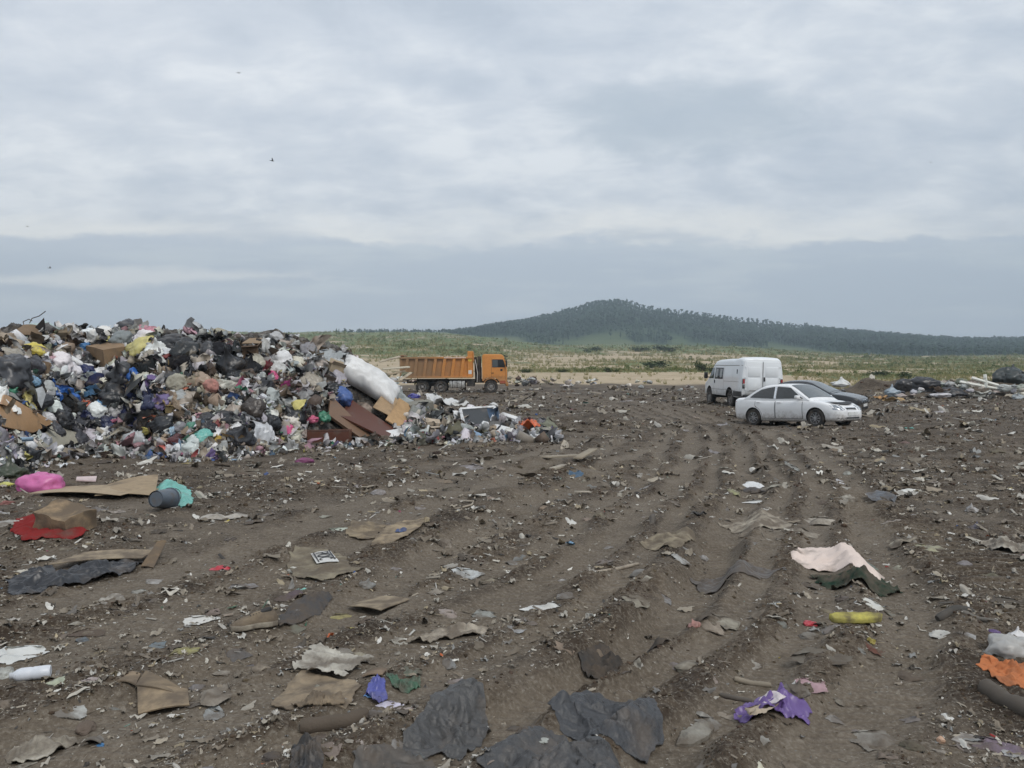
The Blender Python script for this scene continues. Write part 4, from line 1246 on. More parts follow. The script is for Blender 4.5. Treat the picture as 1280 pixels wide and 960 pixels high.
        MB().box((4.235, sg * .98, .88), (.06, .38, .24), bev=.02).build('headlight', M['clear_lamp'], cab)
        m = MB().box((4.16, sg * 1.43, 2.36), (.12, .20, .50), bev=.04); m.tube([(4.0, sg * 1.2, 2.75), (4.18, sg * 1.42, 2.72), (4.16, sg * 1.43, 2.5)], .018, 6); m.build('mirror', M['black_plastic'], cab, angle=45)
    MB().prism([(3.952, 2.9), (4.04, 2.70), (4.212, 2.02), (4.222, 2.02), (4.05, 2.705), (3.962, 2.905)], -1.08, 1.08, 'y').build('windscreen', M['dark_glass'], cab)
    MB().box((4.12, 0, 2.97), (.34, 2.1, .05), rot=(0, .25, 0), bev=.015).build('sun_visor', M['black_plastic'], cab)
    MB().box((4.225, 0, 1.42), (.03, 1.7, .55), bev=.01).build('grille', M['black_plastic'], cab)
    MB().box((4.20, 0, .74), (.22, 2.40, .34), bev=.05).build('front_bumper', oc, cab, angle=40)
    for x in (-2.5, -1.07):
        for sg in (1, -1): make_wheel(e, (x, sg * .93, .53), .53, .56, 0, sg, 'steel_rim', .54)
    for sg in (1, -1): make_wheel(e, (2.93, sg * 1.04, .53), .53, .32, 0, sg, 'steel_rim', .54)
    return e
truck = make_truck()

def park(o, p, heading, axles, sink=.03, half=.75):
    """stand a vehicle on the ground: heading = direction its nose points (degrees from +x, anticlockwise)"""
    a = R(heading); f = np.array([math.cos(a), math.sin(a)]); s = np.array([-f[1], f[0]])
    z = {}
    for i, x in enumerate(axles):
        for k in (1, -1):
            q = np.array(p) + f * x + s * half * k; 
            z[i, k] = float(np.mean(base(q[0] + np.array([-.1, 0, .1]), q[1] + np.array([-.1, 0, .1]))))
    zf = (z[0, 1] + z[0, -1]) / 2; zr = (z[1, 1] + z[1, -1]) / 2
    pitch = math.atan2(zf - zr, axles[0] - axles[1]); roll = math.atan2((z[0, 1] + z[1, 1] - z[0, -1] - z[1, -1]) / 2, 2 * half)
    mx = (axles[0] + axles[1]) / 2
    fw = Vector((f[0] * math.cos(pitch), f[1] * math.cos(pitch), math.sin(pitch))); le = Vector((s[0], s[1], math.tan(roll))).normalized()
    up = fw.cross(le).normalized(); le = up.cross(fw)
    Mx = Matrix((fw, le, up)).transposed()
    o.rotation_euler = Mx.to_euler()
    o.location = (p[0], p[1], (zf + zr) / 2 - math.sin(pitch) * mx - sink)

park(truck, (-4.62, 62.0), 1.5, (2.93, -1.8), .05, 1.0)
park(white, (10.22, 27.5), -57, (1.33, -1.27), .02)
park(black, (12.9, 33.4), -40, (1.45, -1.30), .02)
park(van, (11.4, 38.5), 95.4, (1.72, -1.18), .03)
# ================================================================== rubbish: materials and shapes
plain('film', None, .36, dirt=.12, dscale=2.5, bump=.35, bscale=22, spec=.55)
plain('cloth_white', None, .8, dirt=.06, dscale=2, bump=.3, bscale=12, spec=.2)
plain('film_dusty', None, .40, dirt=.20, dscale=4, bump=.9, bscale=34, spec=.55)
plain('film_muddy', None, .45, dirt=.50, dscale=7, bump=.45, bscale=30, spec=.4)
plain('cloth', None, .92, dirt=.2, dscale=3, bump=.35, bscale=40, spec=.15)
plain('cloth_muddy', None, .95, dirt=.55, dscale=6, bump=.5, bscale=60, spec=.12)
plain('card', None, .85, dirt=.16, dscale=2.5, bump=.15, bscale=30, spec=.2, var=.2)
plain('card_muddy', None, .9, dirt=.52, dscale=5, bump=.3, bscale=40, spec=.15, var=.25)
plain('painted', None, .45, dirt=.14, dscale=3)
plain('wood', None, .8, dirt=.2, dscale=3, bump=.2)
plain('hard_plastic', None, .35, dirt=.2, dscale=9)
plain('stone', None, .92, dirt=.3, dscale=2, bump=.5)
def rubbish_mat():
    t = NT('rubbish'); P = t.pos()
    a = t.new('ShaderNodeAttribute', attribute_name='col').outputs['Color']
    c = t.mix(1., a, t.ramp(t.noise(9, 5, .6, P), [(.25, .72), (.7, 1.06)]), 'MULTIPLY')
    c = t.mix(t.range(t.noise(1.8, 5, .6, P), .50, .70, 0, .45), c, MUD)
    M['rubbish'] = t.out(c, .6, 0, .35)
rubbish_mat()

C = dict(black=(.020, .021, .024), charcoal=(.050, .052, .058), grey=(.24, .24, .245), pale=(.44, .44, .44), white=(.72, .72, .71), beige=(.40, .33, .245), brown=(.125, .082, .052),
         tan=(.36, .25, .15), pink=(.56, .27, .32), hotpink=(.62, .10, .24), blue=(.035, .13, .42), denim=(.06, .13, .22), lightblue=(.24, .42, .60), green=(.05, .22, .13), teal=(.17, .46, .40),
         yellow=(.66, .54, .10), red=(.40, .045, .04), orange=(.66, .17, .06), purple=(.17, .11, .30), olive=(.17, .17, .09), cream=(.62, .58, .47), maroon=(.10, .028, .028), navy=(.02, .028, .10))

def bag_shape(seed, sub=4, knot=False, flat=.78, crease=.13):
    V, Fs = ICO[sub]; V = V.copy()
    r = 1 + .30 * n3(V * 1.25 + seed * 3.7, seed)
    rid = 1 - np.abs(n3(V * 2.6 + seed, seed + 3)) * 2.2
    rid2 = 1 - np.abs(n3(V * 5.6 + seed * 2, seed + 5)) * 2.2
    r = r - crease * np.clip(rid, 0, 1) ** 2 - crease * .5 * np.clip(rid2, 0, 1) ** 2 + .05 * n3(V * 11, seed + 7)
    P = V * r[:, None]
    P[:, 2] *= flat
    if knot:
        k = np.clip((V[:, 2] - .78) / .22, 0, 1)
        P[:, :2] *= (1 - .82 * k ** .7)[:, None]; P[:, 2] += .55 * k ** 1.2 * (1 + .3 * np.cos(np.arctan2(V[:, 1], V[:, 0]) * 3))
        f = np.clip((V[:, 2] - .95) / .05, 0, 1); P[:, :2] *= (1 + 2.2 * f)[:, None]
    P[:, 2] = np.where(P[:, 2] < -.5, -.5 + (P[:, 2] + .5) * .3, P[:, 2])
    return P * .5, Fs

def poly_radius(th, rng, n=None):
    """radius of an irregular torn polygon with straight edges"""
    n = n or int(rng.integers(5, 10)); a = np.sort(np.linspace(0, 2 * PI, n, endpoint=False) + rng.uniform(-.32, .32, n)); r = rng.uniform(.30, .52, n)
    px, py = r * np.cos(a), r * np.sin(a); t = np.mod(th, 2 * PI); out = np.zeros_like(t)
    for i in range(n):
        j = (i + 1) % n; d = np.mod(a[j] - a[i], 2 * PI); m = np.mod(t - a[i], 2 * PI) < d
        ex, ey = px[j] - px[i], py[j] - py[i]
        out[m] = (px[i] * ey - py[i] * ex) / (np.cos(t[m]) * ey - np.sin(t[m]) * ex + 1e-9)
    return np.clip(out, .1, .6)

def facets(x, y, rng, k=7, f0=1.2, f1=4.5):
    """crumple: sharp straight folds in random directions"""
    z = 0
    for i in range(k):
        a = rng.random() * PI; f = rng.uniform(f0, f1)
        q = (x * math.cos(a) + y * math.sin(a)) * f + rng.random() + .25 * n2(x * 2 + i, y * 2, i + 60)
        z = z + (np.abs(np.mod(q, 1) - .5) * 2 - .5) / f * rng.uniform(.6, 1.3)
    return z / math.sqrt(k)

def rag_shape(seed, n=30, amp=.24, stretch=1., flat=0.):
    rng = np.random.default_rng(seed + 500)
    g = np.linspace(-.5, .5, n); X, Y = np.meshgrid(g, g); x, y = X.ravel(), Y.ravel()
    rr = np.hypot(x, y); th = np.arctan2(y, x)
    lim = poly_radius(th, rng) * (1 + .10 * n2(np.cos(th) * 4 + seed, np.sin(th) * 4, seed) + .06 * n2(np.cos(th) * 13 + seed, np.sin(th) * 13, seed + 1))
    s = np.maximum(np.abs(x), np.abs(y)) * 2                    # square ring -> irregular outline
    k = np.where(rr > 1e-6, s * lim / np.maximum(rr, 1e-6), 0)
    x, y = x * k, y * k
    wx = x + .05 * n2(x * 3 + seed, y * 3, seed + 2); wy = y + .05 * n2(x * 3, y * 3 + seed, seed + 3)
    z = amp * 3.2 * facets(wx, wy, rng, 6, 1.1, 4.) + amp * .5 * n2(x * 3 + seed, y * 3, seed + 4) + amp * .12 * n2(x * 16, y * 16, seed)
    z = z - np.percentile(z, 12)
    z = z * (1 - flat * sst(.55, 1., s)) 
    # one or two corners folded over
    for q in range(2):
        a = rng.random() * 2 * PI; d = wx * math.cos(a) + wy * math.sin(a) - rng.uniform(.22, .36); m = np.clip(d, 0, None)
        wx = wx - 1.7 * m * math.cos(a); wy = wy - 1.7 * m * math.sin(a); z = z + np.minimum(m * 1.2, .05)
    idx = np.arange(n * n).reshape(n, n)
    Q = np.stack([idx[:-1, :-1], idx[:-1, 1:], idx[1:, 1:], idx[1:, :-1]], -1).reshape(-1, 4)
    return np.stack([wx * stretch, wy, z], 1), Q

BAG = {}; RAG = {}
def proto_mesh(kind, k, mat):
    key = (kind, k, mat)
    if key in BAG: return BAG[key]
    if kind == 'bag': V, Fs = bag_shape(k, 4, k % 4 == 0, .62 + .1 * (k % 4), .12 + .03 * (k % 3))
    elif kind == 'bag_lo': V, Fs = bag_shape(k + 40, 3, False, .7, .15)
    elif kind == 'flat': V, Fs = rag_shape(k + 30, 34, .055 + .02 * (k % 4), 1 + .35 * (k % 3), .75)
    else: V, Fs = rag_shape(k, 30, .15 + .05 * (k % 4), 1 + .35 * (k % 3), .2)
    BAG[key] = mesh(kind, V, Fs, M[mat], True)
    if not kind.startswith('bag'): BAG[key].set_sharp_from_angle(angle=R(28))
    return BAG[key]

def box_parts(w, d, h, rng, crush=.06, t=.012, open_=True, lid=False):
    """crushed open carton: body mesh builder and four flap builders"""
    def warp(V):
        V = np.asarray(V, float).copy()
        s = np.array([w, d, h]) 
        q = V / max(w, d, h)
        V += crush * max(w, d, h) * np.stack([n3(q * 2.3 + 5.1, 31), n3(q * 2.3 + 9.3, 32), n3(q * 2.3 + 2.2, 33)], 1)
        return V
    def wall(p0, p1, p2, p3, nrm):
        G = []
        for a in np.linspace(0, 1, 7):
            G.append([(np.array(p0) * (1 - a) + np.array(p1) * a) * (1 - b) + (np.array(p3) * (1 - a) + np.array(p2) * a) * b for b in np.linspace(0, 1, 7)])
        G = np.array(G); mb = MB().patch(G); mb.patch(G + np.array(nrm) * -t)
        return mb
    x, y = w / 2, d / 2
    quads = [((-x, -y, 0), (x, -y, 0), (x, -y, h), (-x, -y, h), (0, -1, 0)), ((x, -y, 0), (x, y, 0), (x, y, h), (x, -y, h), (1, 0, 0)),
             ((x, y, 0), (-x, y, 0), (-x, y, h), (x, y, h), (0, 1, 0)), ((-x, y, 0), (-x, -y, 0), (-x, -y, h), (-x, y, h), (-1, 0, 0)), ((-x, -y, 0), (x, -y, 0), (x, y, 0), (-x, y, 0), (0, 0, -1))]
    body = MB()
    for q in quads + ([((-x, -y, h), (x, -y, h), (x, y, h), (-x, y, h), (0, 0, 1))] if lid else []):
        m = wall(*q)
        for v, _ in ((m.v[0], 0), (m.v[1], 0)): pass
        for i, v in enumerate(m.v): m.v[i] = warp(v)
        off = body.n; body.v += m.v; body.f += [[i + off for i in f] for f in m.f]; body.n += m.n
    flaps = []
    if open_:
        for k, q in enumerate(quads[:4]):
            a = rng.uniform(-.5, 1.1); L = (d if k % 2 == 0 else w) * .45
            nrm = np.array(q[4]); up = np.array([0, 0, 1.])
            di = nrm * math.sin(a + .6) + up * math.cos(a + .6)
            p0, p1 = np.array(q[3], float), np.array(q[2], float)
            m = wall(p0, p1, p1 + di * L, p0 + di * L, np.cross(di, p1 - p0) / (np.linalg.norm(p1 - p0) + 1e-6))
            for i, v in enumerate(m.v): m.v[i] = warp(v)
            flaps.append(m)
    return body, flaps

def carton(name, label, cat, loc, rot, size, color, mat='card', seed=0, crush=.06, group=None, open_=True, lid=False):
    rng = np.random.default_rng(seed)
    e = tag(empty(name, loc, rot), label, cat, group)
    b, fl = box_parts(*size, rng, crush, open_=open_, lid=lid)
    b.build('carton_wall', M[mat], e, angle=40).color = (*color, 1)
    for f in fl: f.build('flap', M[mat], e, angle=40).color = (*color, 1)
    return e

def plank(name, label, cat, p0, p1, wid, th, color, mat='wood', roll=0., group=None, bev=.006):
    """board from point p0 to p1"""
    p0, p1 = Vector(p0), Vector(p1); d = p1 - p0
    q = d.to_track_quat('X', 'Z')
    mb = MB().box((0, 0, 0), (d.length, wid, th), bev=min(bev, th * .3))
    V = mb.v[0]
    V[:, 2] += .012 * d.length * np.sin(V[:, 0] * 2.1 / max(d.length, .1))
    o = mb.build(name, M[mat], None, angle=40, loc=(p0 + d / 2))
    o.rotation_euler = (q @ Quaternion((1, 0, 0), roll)).to_euler(); o.color = (*color, 1)
    return tag(o, label, cat, group)

def panel(name, label, cat, corners, th, color, mat='painted', bend=0., group=None, rough=0., n_=9):
    """flat board through four corner points (world), real thickness"""
    c = np.array(corners, float); o = c.mean(0)
    a, b = c[1] - c[0], c[3] - c[0]; n = np.cross(a, b); n /= np.linalg.norm(n)
    if n[2] < 0: n = -n
    G = []
    for i in np.linspace(0, 1, n_):
        row = []
        for j in np.linspace(0, 1, n_):
            p = (c[0] * (1 - i) + c[1] * i) * (1 - j) + (c[3] * (1 - i) + c[2] * i) * j
            row.append(p - o + n * bend * (math.sin(i * PI) + .5 * math.sin(j * PI * 1.3 + 1)))
        G.append(row)
    G = np.array(G); m = n_
    if rough:
        sx = G.reshape(-1, 3); L = np.linalg.norm(a); q = sx / L
        k = rough * (n2(q[:, 0] * 2.2, q[:, 1] * 2.2 + q[:, 2] * 2, 71) + .45 * (1 - 2.2 * np.abs(n2(q[:, 0] * 5, q[:, 2] * 5 + q[:, 1] * 3, 72))))
        ii, jj = np.meshgrid(np.linspace(-1, 1, m), np.linspace(-1, 1, m), indexing='ij')
        G = G + (n * k[:, None]).reshape(m, m, 3) - n * (.6 * th * np.maximum(np.abs(ii), np.abs(jj)) ** 6)[..., None] * 1.
        G = G * (1 - .05 * (ii * ii * jj * jj))[..., None]
    V = np.concatenate([G.reshape(-1, 3), (G - n * th).reshape(-1, 3)])
    Fs = []
    for i in range(m - 1):
        for j in range(m - 1):
            q = [i * m + j, i * m + j + 1, (i + 1) * m + j + 1, (i + 1) * m + j]
            Fs += [q, [k + m * m for k in q[::-1]]]
    rim = [i for i in range(m)] + [i * m + m - 1 for i in range(1, m)] + [(m - 1) * m + j for j in range(m - 2, -1, -1)] + [i * m for i in range(m - 2, 0, -1)]
    for k in range(len(rim)):
        a_, b_ = rim[k], rim[(k + 1) % len(rim)]; Fs.append([a_, b_, b_ + m * m, a_ + m * m])
    ob = MB().add(V, Fs).build(name, M[mat], None, angle=35, loc=o); ob.color = (*color, 1)
    return tag(ob, label, cat, group)

def tyre(name, label, loc, rot, r=.33, w=.2):
    mb = MB(); hw = w / 2
    mb.lathe([(r * .60, -hw * .8), (r * .66, -hw), (r * .92, -hw), (r, -hw * .6), (r, hw * .6), (r * .92, hw), (r * .66, hw), (r * .60, hw * .8), (r * .66, hw * .7), (r * .86, hw * .7), (r * .86, -hw * .7), (r * .66, -hw * .7)], 36, closed=True)
    return tag(mb.build(name, M['tyre_rubber'], None, angle=35, loc=loc, rot=rot), label, 'tyre')

EXCL = [[(378, 562), (378, 536), (408, 500), (430, 500), (430, 452), (440, 448), (506, 486), (520, 516), (500, 556)]]
# landmarks with their photo positions, used to tell look-alikes apart
LAND = []
def land(short, u, v, zone): LAND.append((short, u, v, zone))

def nrm_at(x, y, e=.12):
    zx = (surf(np.array([x + e]), np.array([y]))[0] - surf(np.array([x - e]), np.array([y]))[0]) / (2 * e)
    zy = (surf(np.array([x]), np.array([y + e]))[0] - surf(np.array([x]), np.array([y - e]))[0]) / (2 * e)
    n = Vector((-zx, -zy, 1)); return n.normalized()

def soft(name, label, cat, u, v, w, h, color, kind='bag', mat='film', seed=0, sink=.32, group=None, yaw=None, lift=0., depth=None, tilt=1.):
    """a bag or crumpled rag seen w x h photo pixels large around (u, v), lying on heap or ground"""
    zone_flat = kind == 'flat'
    p = hit1(u, v + h * .28) if depth is None else at(u, v + h * .28, depth)
    s = w / F * p[1]; hh = h / F * p[1]
    n = nrm_at(p[0], p[1])
    rng = np.random.default_rng(seed + 1000)
    q = Vector((0, 0, 1)).rotation_difference(n.lerp(Vector((0, 0, 1)), 1 - tilt).normalized())
    yaw = rng.uniform(-.5, .5) if yaw is None else yaw
    o = obj(name, proto_mesh(kind, seed % 14, mat), None, color=color)
    if kind.startswith('bag'):
        o.scale = (s / .95, min(s, max(hh * 1.2, s * .7)) / .95, max(hh, s * .35) * 1.3)
    else:
        if zone_flat: o.scale = (s / .85, min(hh / .22, s * 1.25) / .85, s * 1.15)
        # a rag lies on the slope: height in view is mostly its spread along the slope
        up = max(.25, n.y * -1 + .25)
        if not zone_flat: o.scale = (s / .85, min(hh / up, s * 1.6) / .85, max(s, hh) * 1.0)
    o.rotation_euler = (q @ Quaternion((0, 0, 1), yaw)).to_euler()
    c = Vector(p) + n * ((.5 - sink) * o.scale[2] * .5 if kind.startswith('bag') else .02 * s) + Vector((0, 0, lift))
    o.location = c
    return tag(o, label, cat, group)

# ================================================================== the heap

def region_color(u, v, rng):
    """name of a colour likely at this place of the heap, as in the photograph"""
    if 196 < u < 322 and 418 < v < 472 and rng.random() < .58: return rng.choice(['black', 'black', 'charcoal'])
    if 50 < u < 200 and 488 < v < 545 and rng.random() < .45: return rng.choice(['black', 'black', 'charcoal', 'navy'])
    if 195 < u < 275 and 455 < v < 512 and rng.random() < .62: return rng.choice(['tan', 'beige', 'brown', 'beige'])
    if 305 < u < 425 and 430 < v < 505 and rng.random() < .62: return rng.choice(['pale', 'grey', 'beige', 'pink', 'white', 'brown'])
    if v < 424 and rng.random() < .7: return rng.choice(['pale', 'white', 'grey', 'cream', 'beige'])
    if 90 < u < 180 and 462 < v < 500 and rng.random() < .3: return rng.choice(['navy', 'black'])
    k = ['black', 'charcoal', 'grey', 'pale', 'white', 'beige', 'brown', 'cream', 'pink', 'blue', 'lightblue', 'green', 'yellow', 'red', 'orange', 'hotpink', 'purple', 'olive', 'denim']
    p = np.array([.09, .05, .12, .22, .23, .12, .05, .07, .022, .012, .015, .012, .012, .01, .006, .006, .006, .012, .015])
    return rng.choice(k, p=p / p.sum())

def jitter(c, rng, a=.18):
    g = (c[0] + c[1] + c[2]) / 3; c = [x * .72 + g * .28 for x in c]
    f = 1 + rng.uniform(-a, a); return tuple(float(np.clip(x * f * (1 + rng.uniform(-.05, .05)), .008, .85)) for x in c)

WORD = dict(black='black', charcoal='dark grey', grey='grey', pale='pale grey', white='white', beige='beige', brown='brown', tan='tan', pink='dusty pink', hotpink='bright pink', blue='blue', denim='dull blue', lightblue='light blue',
            green='green', teal='turquoise', yellow='yellow', red='red', orange='orange', purple='purple', olive='olive green', cream='cream', maroon='dark maroon', navy='navy blue')

_used = set(); _n_auto = [0]
def auto_label(head, u, v, zone, place):
    """describe a look-alike by the landmark it lies next to"""
    L = sorted([l for l in LAND if l[3] == zone], key=lambda l: math.hypot((l[1] - u), (l[2] - v) * 1.4))
    def rel(l):
        dx, dy = u - l[1], v - l[2]
        if abs(dx) > abs(dy) * 1.3: return 'to the left of' if dx < 0 else 'to the right of'
        return 'above' if dy < 0 else 'below'
    for form in range(3):
        for i, l in enumerate(L[:5]):
            if form == 0: s = f'{head} just {rel(l)} {l[0]}'
            elif form == 1: s = f'{head} {place}, {rel(l)} {l[0]}'
            else: s = f'{head} between {L[0][0]} and {L[i + 1][0]}'
            if len(s.split()) > 16: continue
            if s not in _used: _used.add(s); return s, None
    s = f'{head} {place}'
    _n_auto[0] += 1
    return s, f'{head.split()[-1]}s {place}'

# ---- pieces of the heap one can point to:  name, label, short, category, u, v, w, h, colour, kind, material, seed
HEAP = [
 ('plastic_bag', 'bright yellow plastic bag near the left top of the garbage heap', 'the bright yellow bag', 'bag', 43, 437, 31, 21, C['yellow'], 'bag', 'film', 1),
 ('plastic_bag', 'royal blue round bag right under the big brown carton', 'the royal blue bag', 'bag', 167, 468, 25, 19, C['blue'], 'bag', 'film', 2),
 ('plastic_sheet', 'large crumpled blue sheet on the left face of the heap', 'the large blue sheet', 'sheet', 76, 487, 36, 26, C['blue'], 'rag', 'film', 3),
 ('cloth', 'dull denim blue cloth lying between the blue sheet and a black bag', 'the denim blue cloth', 'cloth', 112, 488, 40, 18, C['denim'], 'rag', 'cloth', 4),
 ('garbage_bag', 'large black bag at the end of the denim blue cloth', 'the black bag by the denim cloth', 'bag', 143, 491, 34, 26, C['black'], 'bag', 'film', 5),
 ('plastic_bag', 'long pale yellow bag on top of the heap above the black bags', 'the long pale yellow bag', 'bag', 178, 431, 40, 17, (.60, .53, .20), 'bag', 'film', 6),
 ('plastic_sheet', 'big dark grey tarpaulin bulging at the left edge of the heap', 'the big dark tarpaulin', 'tarpaulin', 10, 460, 52, 38, C['charcoal'], 'bag', 'film', 7),
 ('plastic_bag', 'clean white plastic bag curled up on the skyline of the heap', 'the white skyline bag', 'bag', 112, 407, 24, 12, (.8, .8, .8), 'bag', 'film', 8),
 ('garbage_bag', 'dark grey bag forming the highest peak of the heap', 'the dark bag on the peak', 'bag', 159, 406, 30, 19, C['charcoal'], 'bag', 'film', 9),
 ('cloth', 'pink and white bundle on the skyline right of the dark peak bag', 'the pink skyline bundle', 'cloth', 187, 413, 28, 13, C['pink'], 'bag', 'cloth', 10),
 ('packet', 'light blue packet standing over the dark grey sack', 'the light blue packet', 'packet', 39, 475, 17, 14, C['lightblue'], 'bag', 'film', 11),
 ('plastic_bag', 'emerald green scrap of bag at the left edge of the heap', 'the emerald green scrap', 'bag', 11, 487, 17, 13, C['green'], 'bag', 'film', 12),
 ('garbage_bag', 'upright dark grey sack below the light blue packet', 'the upright dark sack', 'bag', 44, 497, 25, 30, C['charcoal'], 'bag', 'film', 13),
 ('packet', 'orange red packet under the denim blue cloth', 'the orange red packet', 'packet', 107, 505, 16, 13, (.55, .14, .08), 'bag', 'film', 14),
 ('packet', 'sky blue packet beside the orange red packet', 'the sky blue packet', 'packet', 130, 503, 19, 12, (.16, .36, .62), 'bag', 'film', 15),
 ('plastic_bag', 'narrow bright white scrap below the sky blue packet', 'the narrow white scrap', 'bag', 133, 513, 25, 9, C['white'], 'bag', 'film', 16),
 ('garbage_bag', 'shiny black bag at the foot of the heap below the upright sack', 'the shiny black foot bag', 'bag', 74, 521, 30, 24, C['black'], 'bag', 'film', 17),
 ('garbage_bag', 'low black bag at the heap foot beside the bare mud', 'the low black bag', 'bag', 112, 528, 36, 18, C['black'], 'bag', 'film', 18),
 ('garbage_bag', 'black bag half way along the foot of the heap left of the clear bag', 'the black bag left of the clear bag', 'bag', 160, 525, 26, 20, C['black'], 'bag', 'film', 19),
 ('garbage_bag', 'plump black bag directly under the tan carton side', 'the plump black bag', 'bag', 204, 529, 32, 20, C['black'], 'bag', 'film', 20),
 ('plastic_bag', 'clear whitish bag at the heap foot left of the red packet', 'the clear whitish bag', 'bag', 172, 546, 32, 22, (.50, .52, .53), 'bag', 'film', 21),
 ('plastic_bag', 'small olive yellow bag on the clear whitish bag', 'the olive yellow bag', 'bag', 186, 535, 16, 11, (.48, .42, .12), 'bag', 'film', 22),
 ('packet', 'coral red packet lowest at the foot of the heap', 'the coral red packet', 'packet', 203, 560, 20, 15, (.55, .16, .13), 'bag', 'film', 23),
 ('garbage_bag', 'dark maroon bag right of the coral red packet', 'the dark maroon bag', 'bag', 222, 550, 28, 18, C['maroon'], 'bag', 'film', 24),
 ('plastic_bag', 'turquoise bag at the heap foot beside the small ochre bag', 'the turquoise foot bag', 'bag', 254, 545, 24, 20, C['teal'], 'bag', 'film', 25),
 ('plastic_bag', 'small ochre bag leaning on the tan carton at the heap foot', 'the small ochre bag', 'bag', 270, 549, 14, 15, (.55, .38, .09), 'bag', 'film', 26),
 ('plastic_sheet', 'long clear plastic sheet spread at the foot of the heap', 'the long clear sheet', 'sheet', 324, 541, 56, 22, (.60, .61, .63), 'rag', 'film', 27),
 ('plastic_bag', 'lilac scrap at the left end of the long clear sheet', 'the lilac scrap', 'bag', 303, 551, 16, 9, (.32, .24, .45), 'bag', 'film', 28),
 ('cloth', 'salmon pink rag hanging down the middle of the heap', 'the salmon pink rag', 'cloth', 262, 480, 20, 24, (.52, .26, .22), 'bag', 'cloth', 29),
 ('plastic_bag', 'small blue bag at the left corner of the big brown carton', 'the small blue bag', 'bag', 104, 433, 15, 15, (.06, .18, .38), 'bag', 'film', 30),
 ('garbage_bag', 'long black bag right of the pale yellow bag on the heap top', 'the long black top bag', 'bag', 219, 428, 48, 22, C['black'], 'bag', 'film', 31),
 ('garbage_bag', 'black bag hanging down steeply in the middle of the heap', 'the hanging black bag', 'bag', 290, 455, 34, 40, C['black'], 'bag', 'film', 32),
 ('plastic_bag', 'crumpled white bag below the long black bag', 'the crumpled white bag', 'bag', 208, 441, 20, 18, (.62, .63, .64), 'bag', 'film', 33),
 ('packet', 'tiny clean white packet on the hanging black bag', 'the tiny white packet', 'packet', 301, 443, 9, 8, C['white'], 'bag', 'film', 34),
 ('packet', 'rose pink packet on the right face of the heap', 'the rose pink packet', 'packet', 341, 468, 14, 9, C['hotpink'], 'bag', 'film', 35),
 ('cloth', 'narrow magenta rag under the rose pink packet', 'the magenta rag', 'cloth', 355, 480, 11, 18, (.28, .05, .15), 'bag', 'cloth', 36),
 ('plastic_bag', 'hot pink bag at the right foot of the heap', 'the hot pink bag', 'bag', 357, 534, 18, 15, C['hotpink'], 'bag', 'film', 37),
 ('packet', 'rose packet beside the green bag at the heap foot', 'the rose packet', 'packet', 391, 523, 15, 9, (.55, .13, .22), 'bag', 'film', 38),
 ('garbage_bag', 'glossy black bag left of the hot pink bag', 'the glossy black bag', 'bag', 334, 526, 28, 22, C['black'], 'bag', 'film', 39),
 ('garbage_bag', 'wide black bag above the hot pink bag', 'the wide black bag', 'bag', 367, 518, 36, 22, C['black'], 'bag', 'film', 40),
 ('garbage_bag', 'dark brown sack in the middle of the right heap face', 'the dark brown sack', 'bag', 313, 508, 30, 32, (.055, .043, .036), 'bag', 'film', 41),
 ('plastic_bag', 'bottle green bag left of the broken brown wardrobe', 'the bottle green bag', 'bag', 404, 519, 16, 13, C['green'], 'bag', 'film', 42),
 ('plastic_bag', 'cream bag with pale folds high on the right face of the heap', 'the cream bag', 'bag', 372, 452, 22, 16, C['cream'], 'bag', 'film', 43),
 ('cloth', 'scarlet rag on top of the broken brown wardrobe', 'the scarlet rag', 'cloth', 433, 500, 16, 9, C['red'], 'bag', 'cloth', 44),
 ('plastic_bag', 'pale lumpy bag on the skyline above the brown cartons', 'the pale skyline bag', 'bag', 345, 420, 18, 12, C['pale'], 'bag', 'film', 45),
 ('garbage_bag', 'black bag lying across the top of the right heap end', 'the black ridge bag', 'bag', 428, 446, 26, 12, C['black'], 'bag', 'film', 46),
 ('plastic_sheet', 'mint coloured thin sheet on the skyline left of the white bag', 'the mint sheet', 'sheet', 66, 411, 30, 14, (.42, .52, .50), 'rag', 'film', 47),
 ('plastic_bag', 'dark green bag lying by the emerald green scrap', 'the dark green bag', 'bag', 240, 533, 15, 13, (.08, .24, .17), 'bag', 'film', 48),
 ('garbage_bag', 'grey black bag at the heap foot right of the plump black bag', 'the grey black bag', 'bag', 262, 524, 26, 18, (.045, .045, .05), 'bag', 'film', 49),
 ('garbage_bag', 'broad black bag between the dark brown sack and the grey black bag', 'the broad black bag', 'bag', 290, 522, 38, 17, C['black'], 'bag', 'film', 50),
 ('plastic_bag', 'blue purple bag behind the white mattress end', 'the blue purple bag', 'bag', 517, 495, 15, 10, (.06, .06, .30), 'bag', 'film', 51),
 ('packet', 'navy blue packet in the dark middle of the heap left of the royal blue bag', 'the navy packet', 'packet', 108, 462, 24, 16, C['navy'], 'bag', 'film', 52),
 ('plastic_bag', 'round white bag under the big brown carton', 'the round white bag', 'bag', 124, 465, 22, 12, C['white'], 'bag', 'film', 53),
 ('cloth', 'wine red cloth on the right face above the rose pink packet', 'the wine red cloth', 'cloth', 331, 455, 16, 16, (.17, .04, .05), 'bag', 'cloth', 54),
]
for (nm, lab, sh, cat, u, v, w, h, col, kind, mat, sd) in HEAP:
    soft(nm, lab, cat, u, v, w, h, col, kind, mat, sd, sink=.2); land(sh, u, v, 'heap')
    if w >= 22: EXCL.append([(u - w * .42, v - h * .3), (u + w * .42, v - h * .3), (u + w * .42, v + h * .45), (u - w * .42, v + h * .45)])

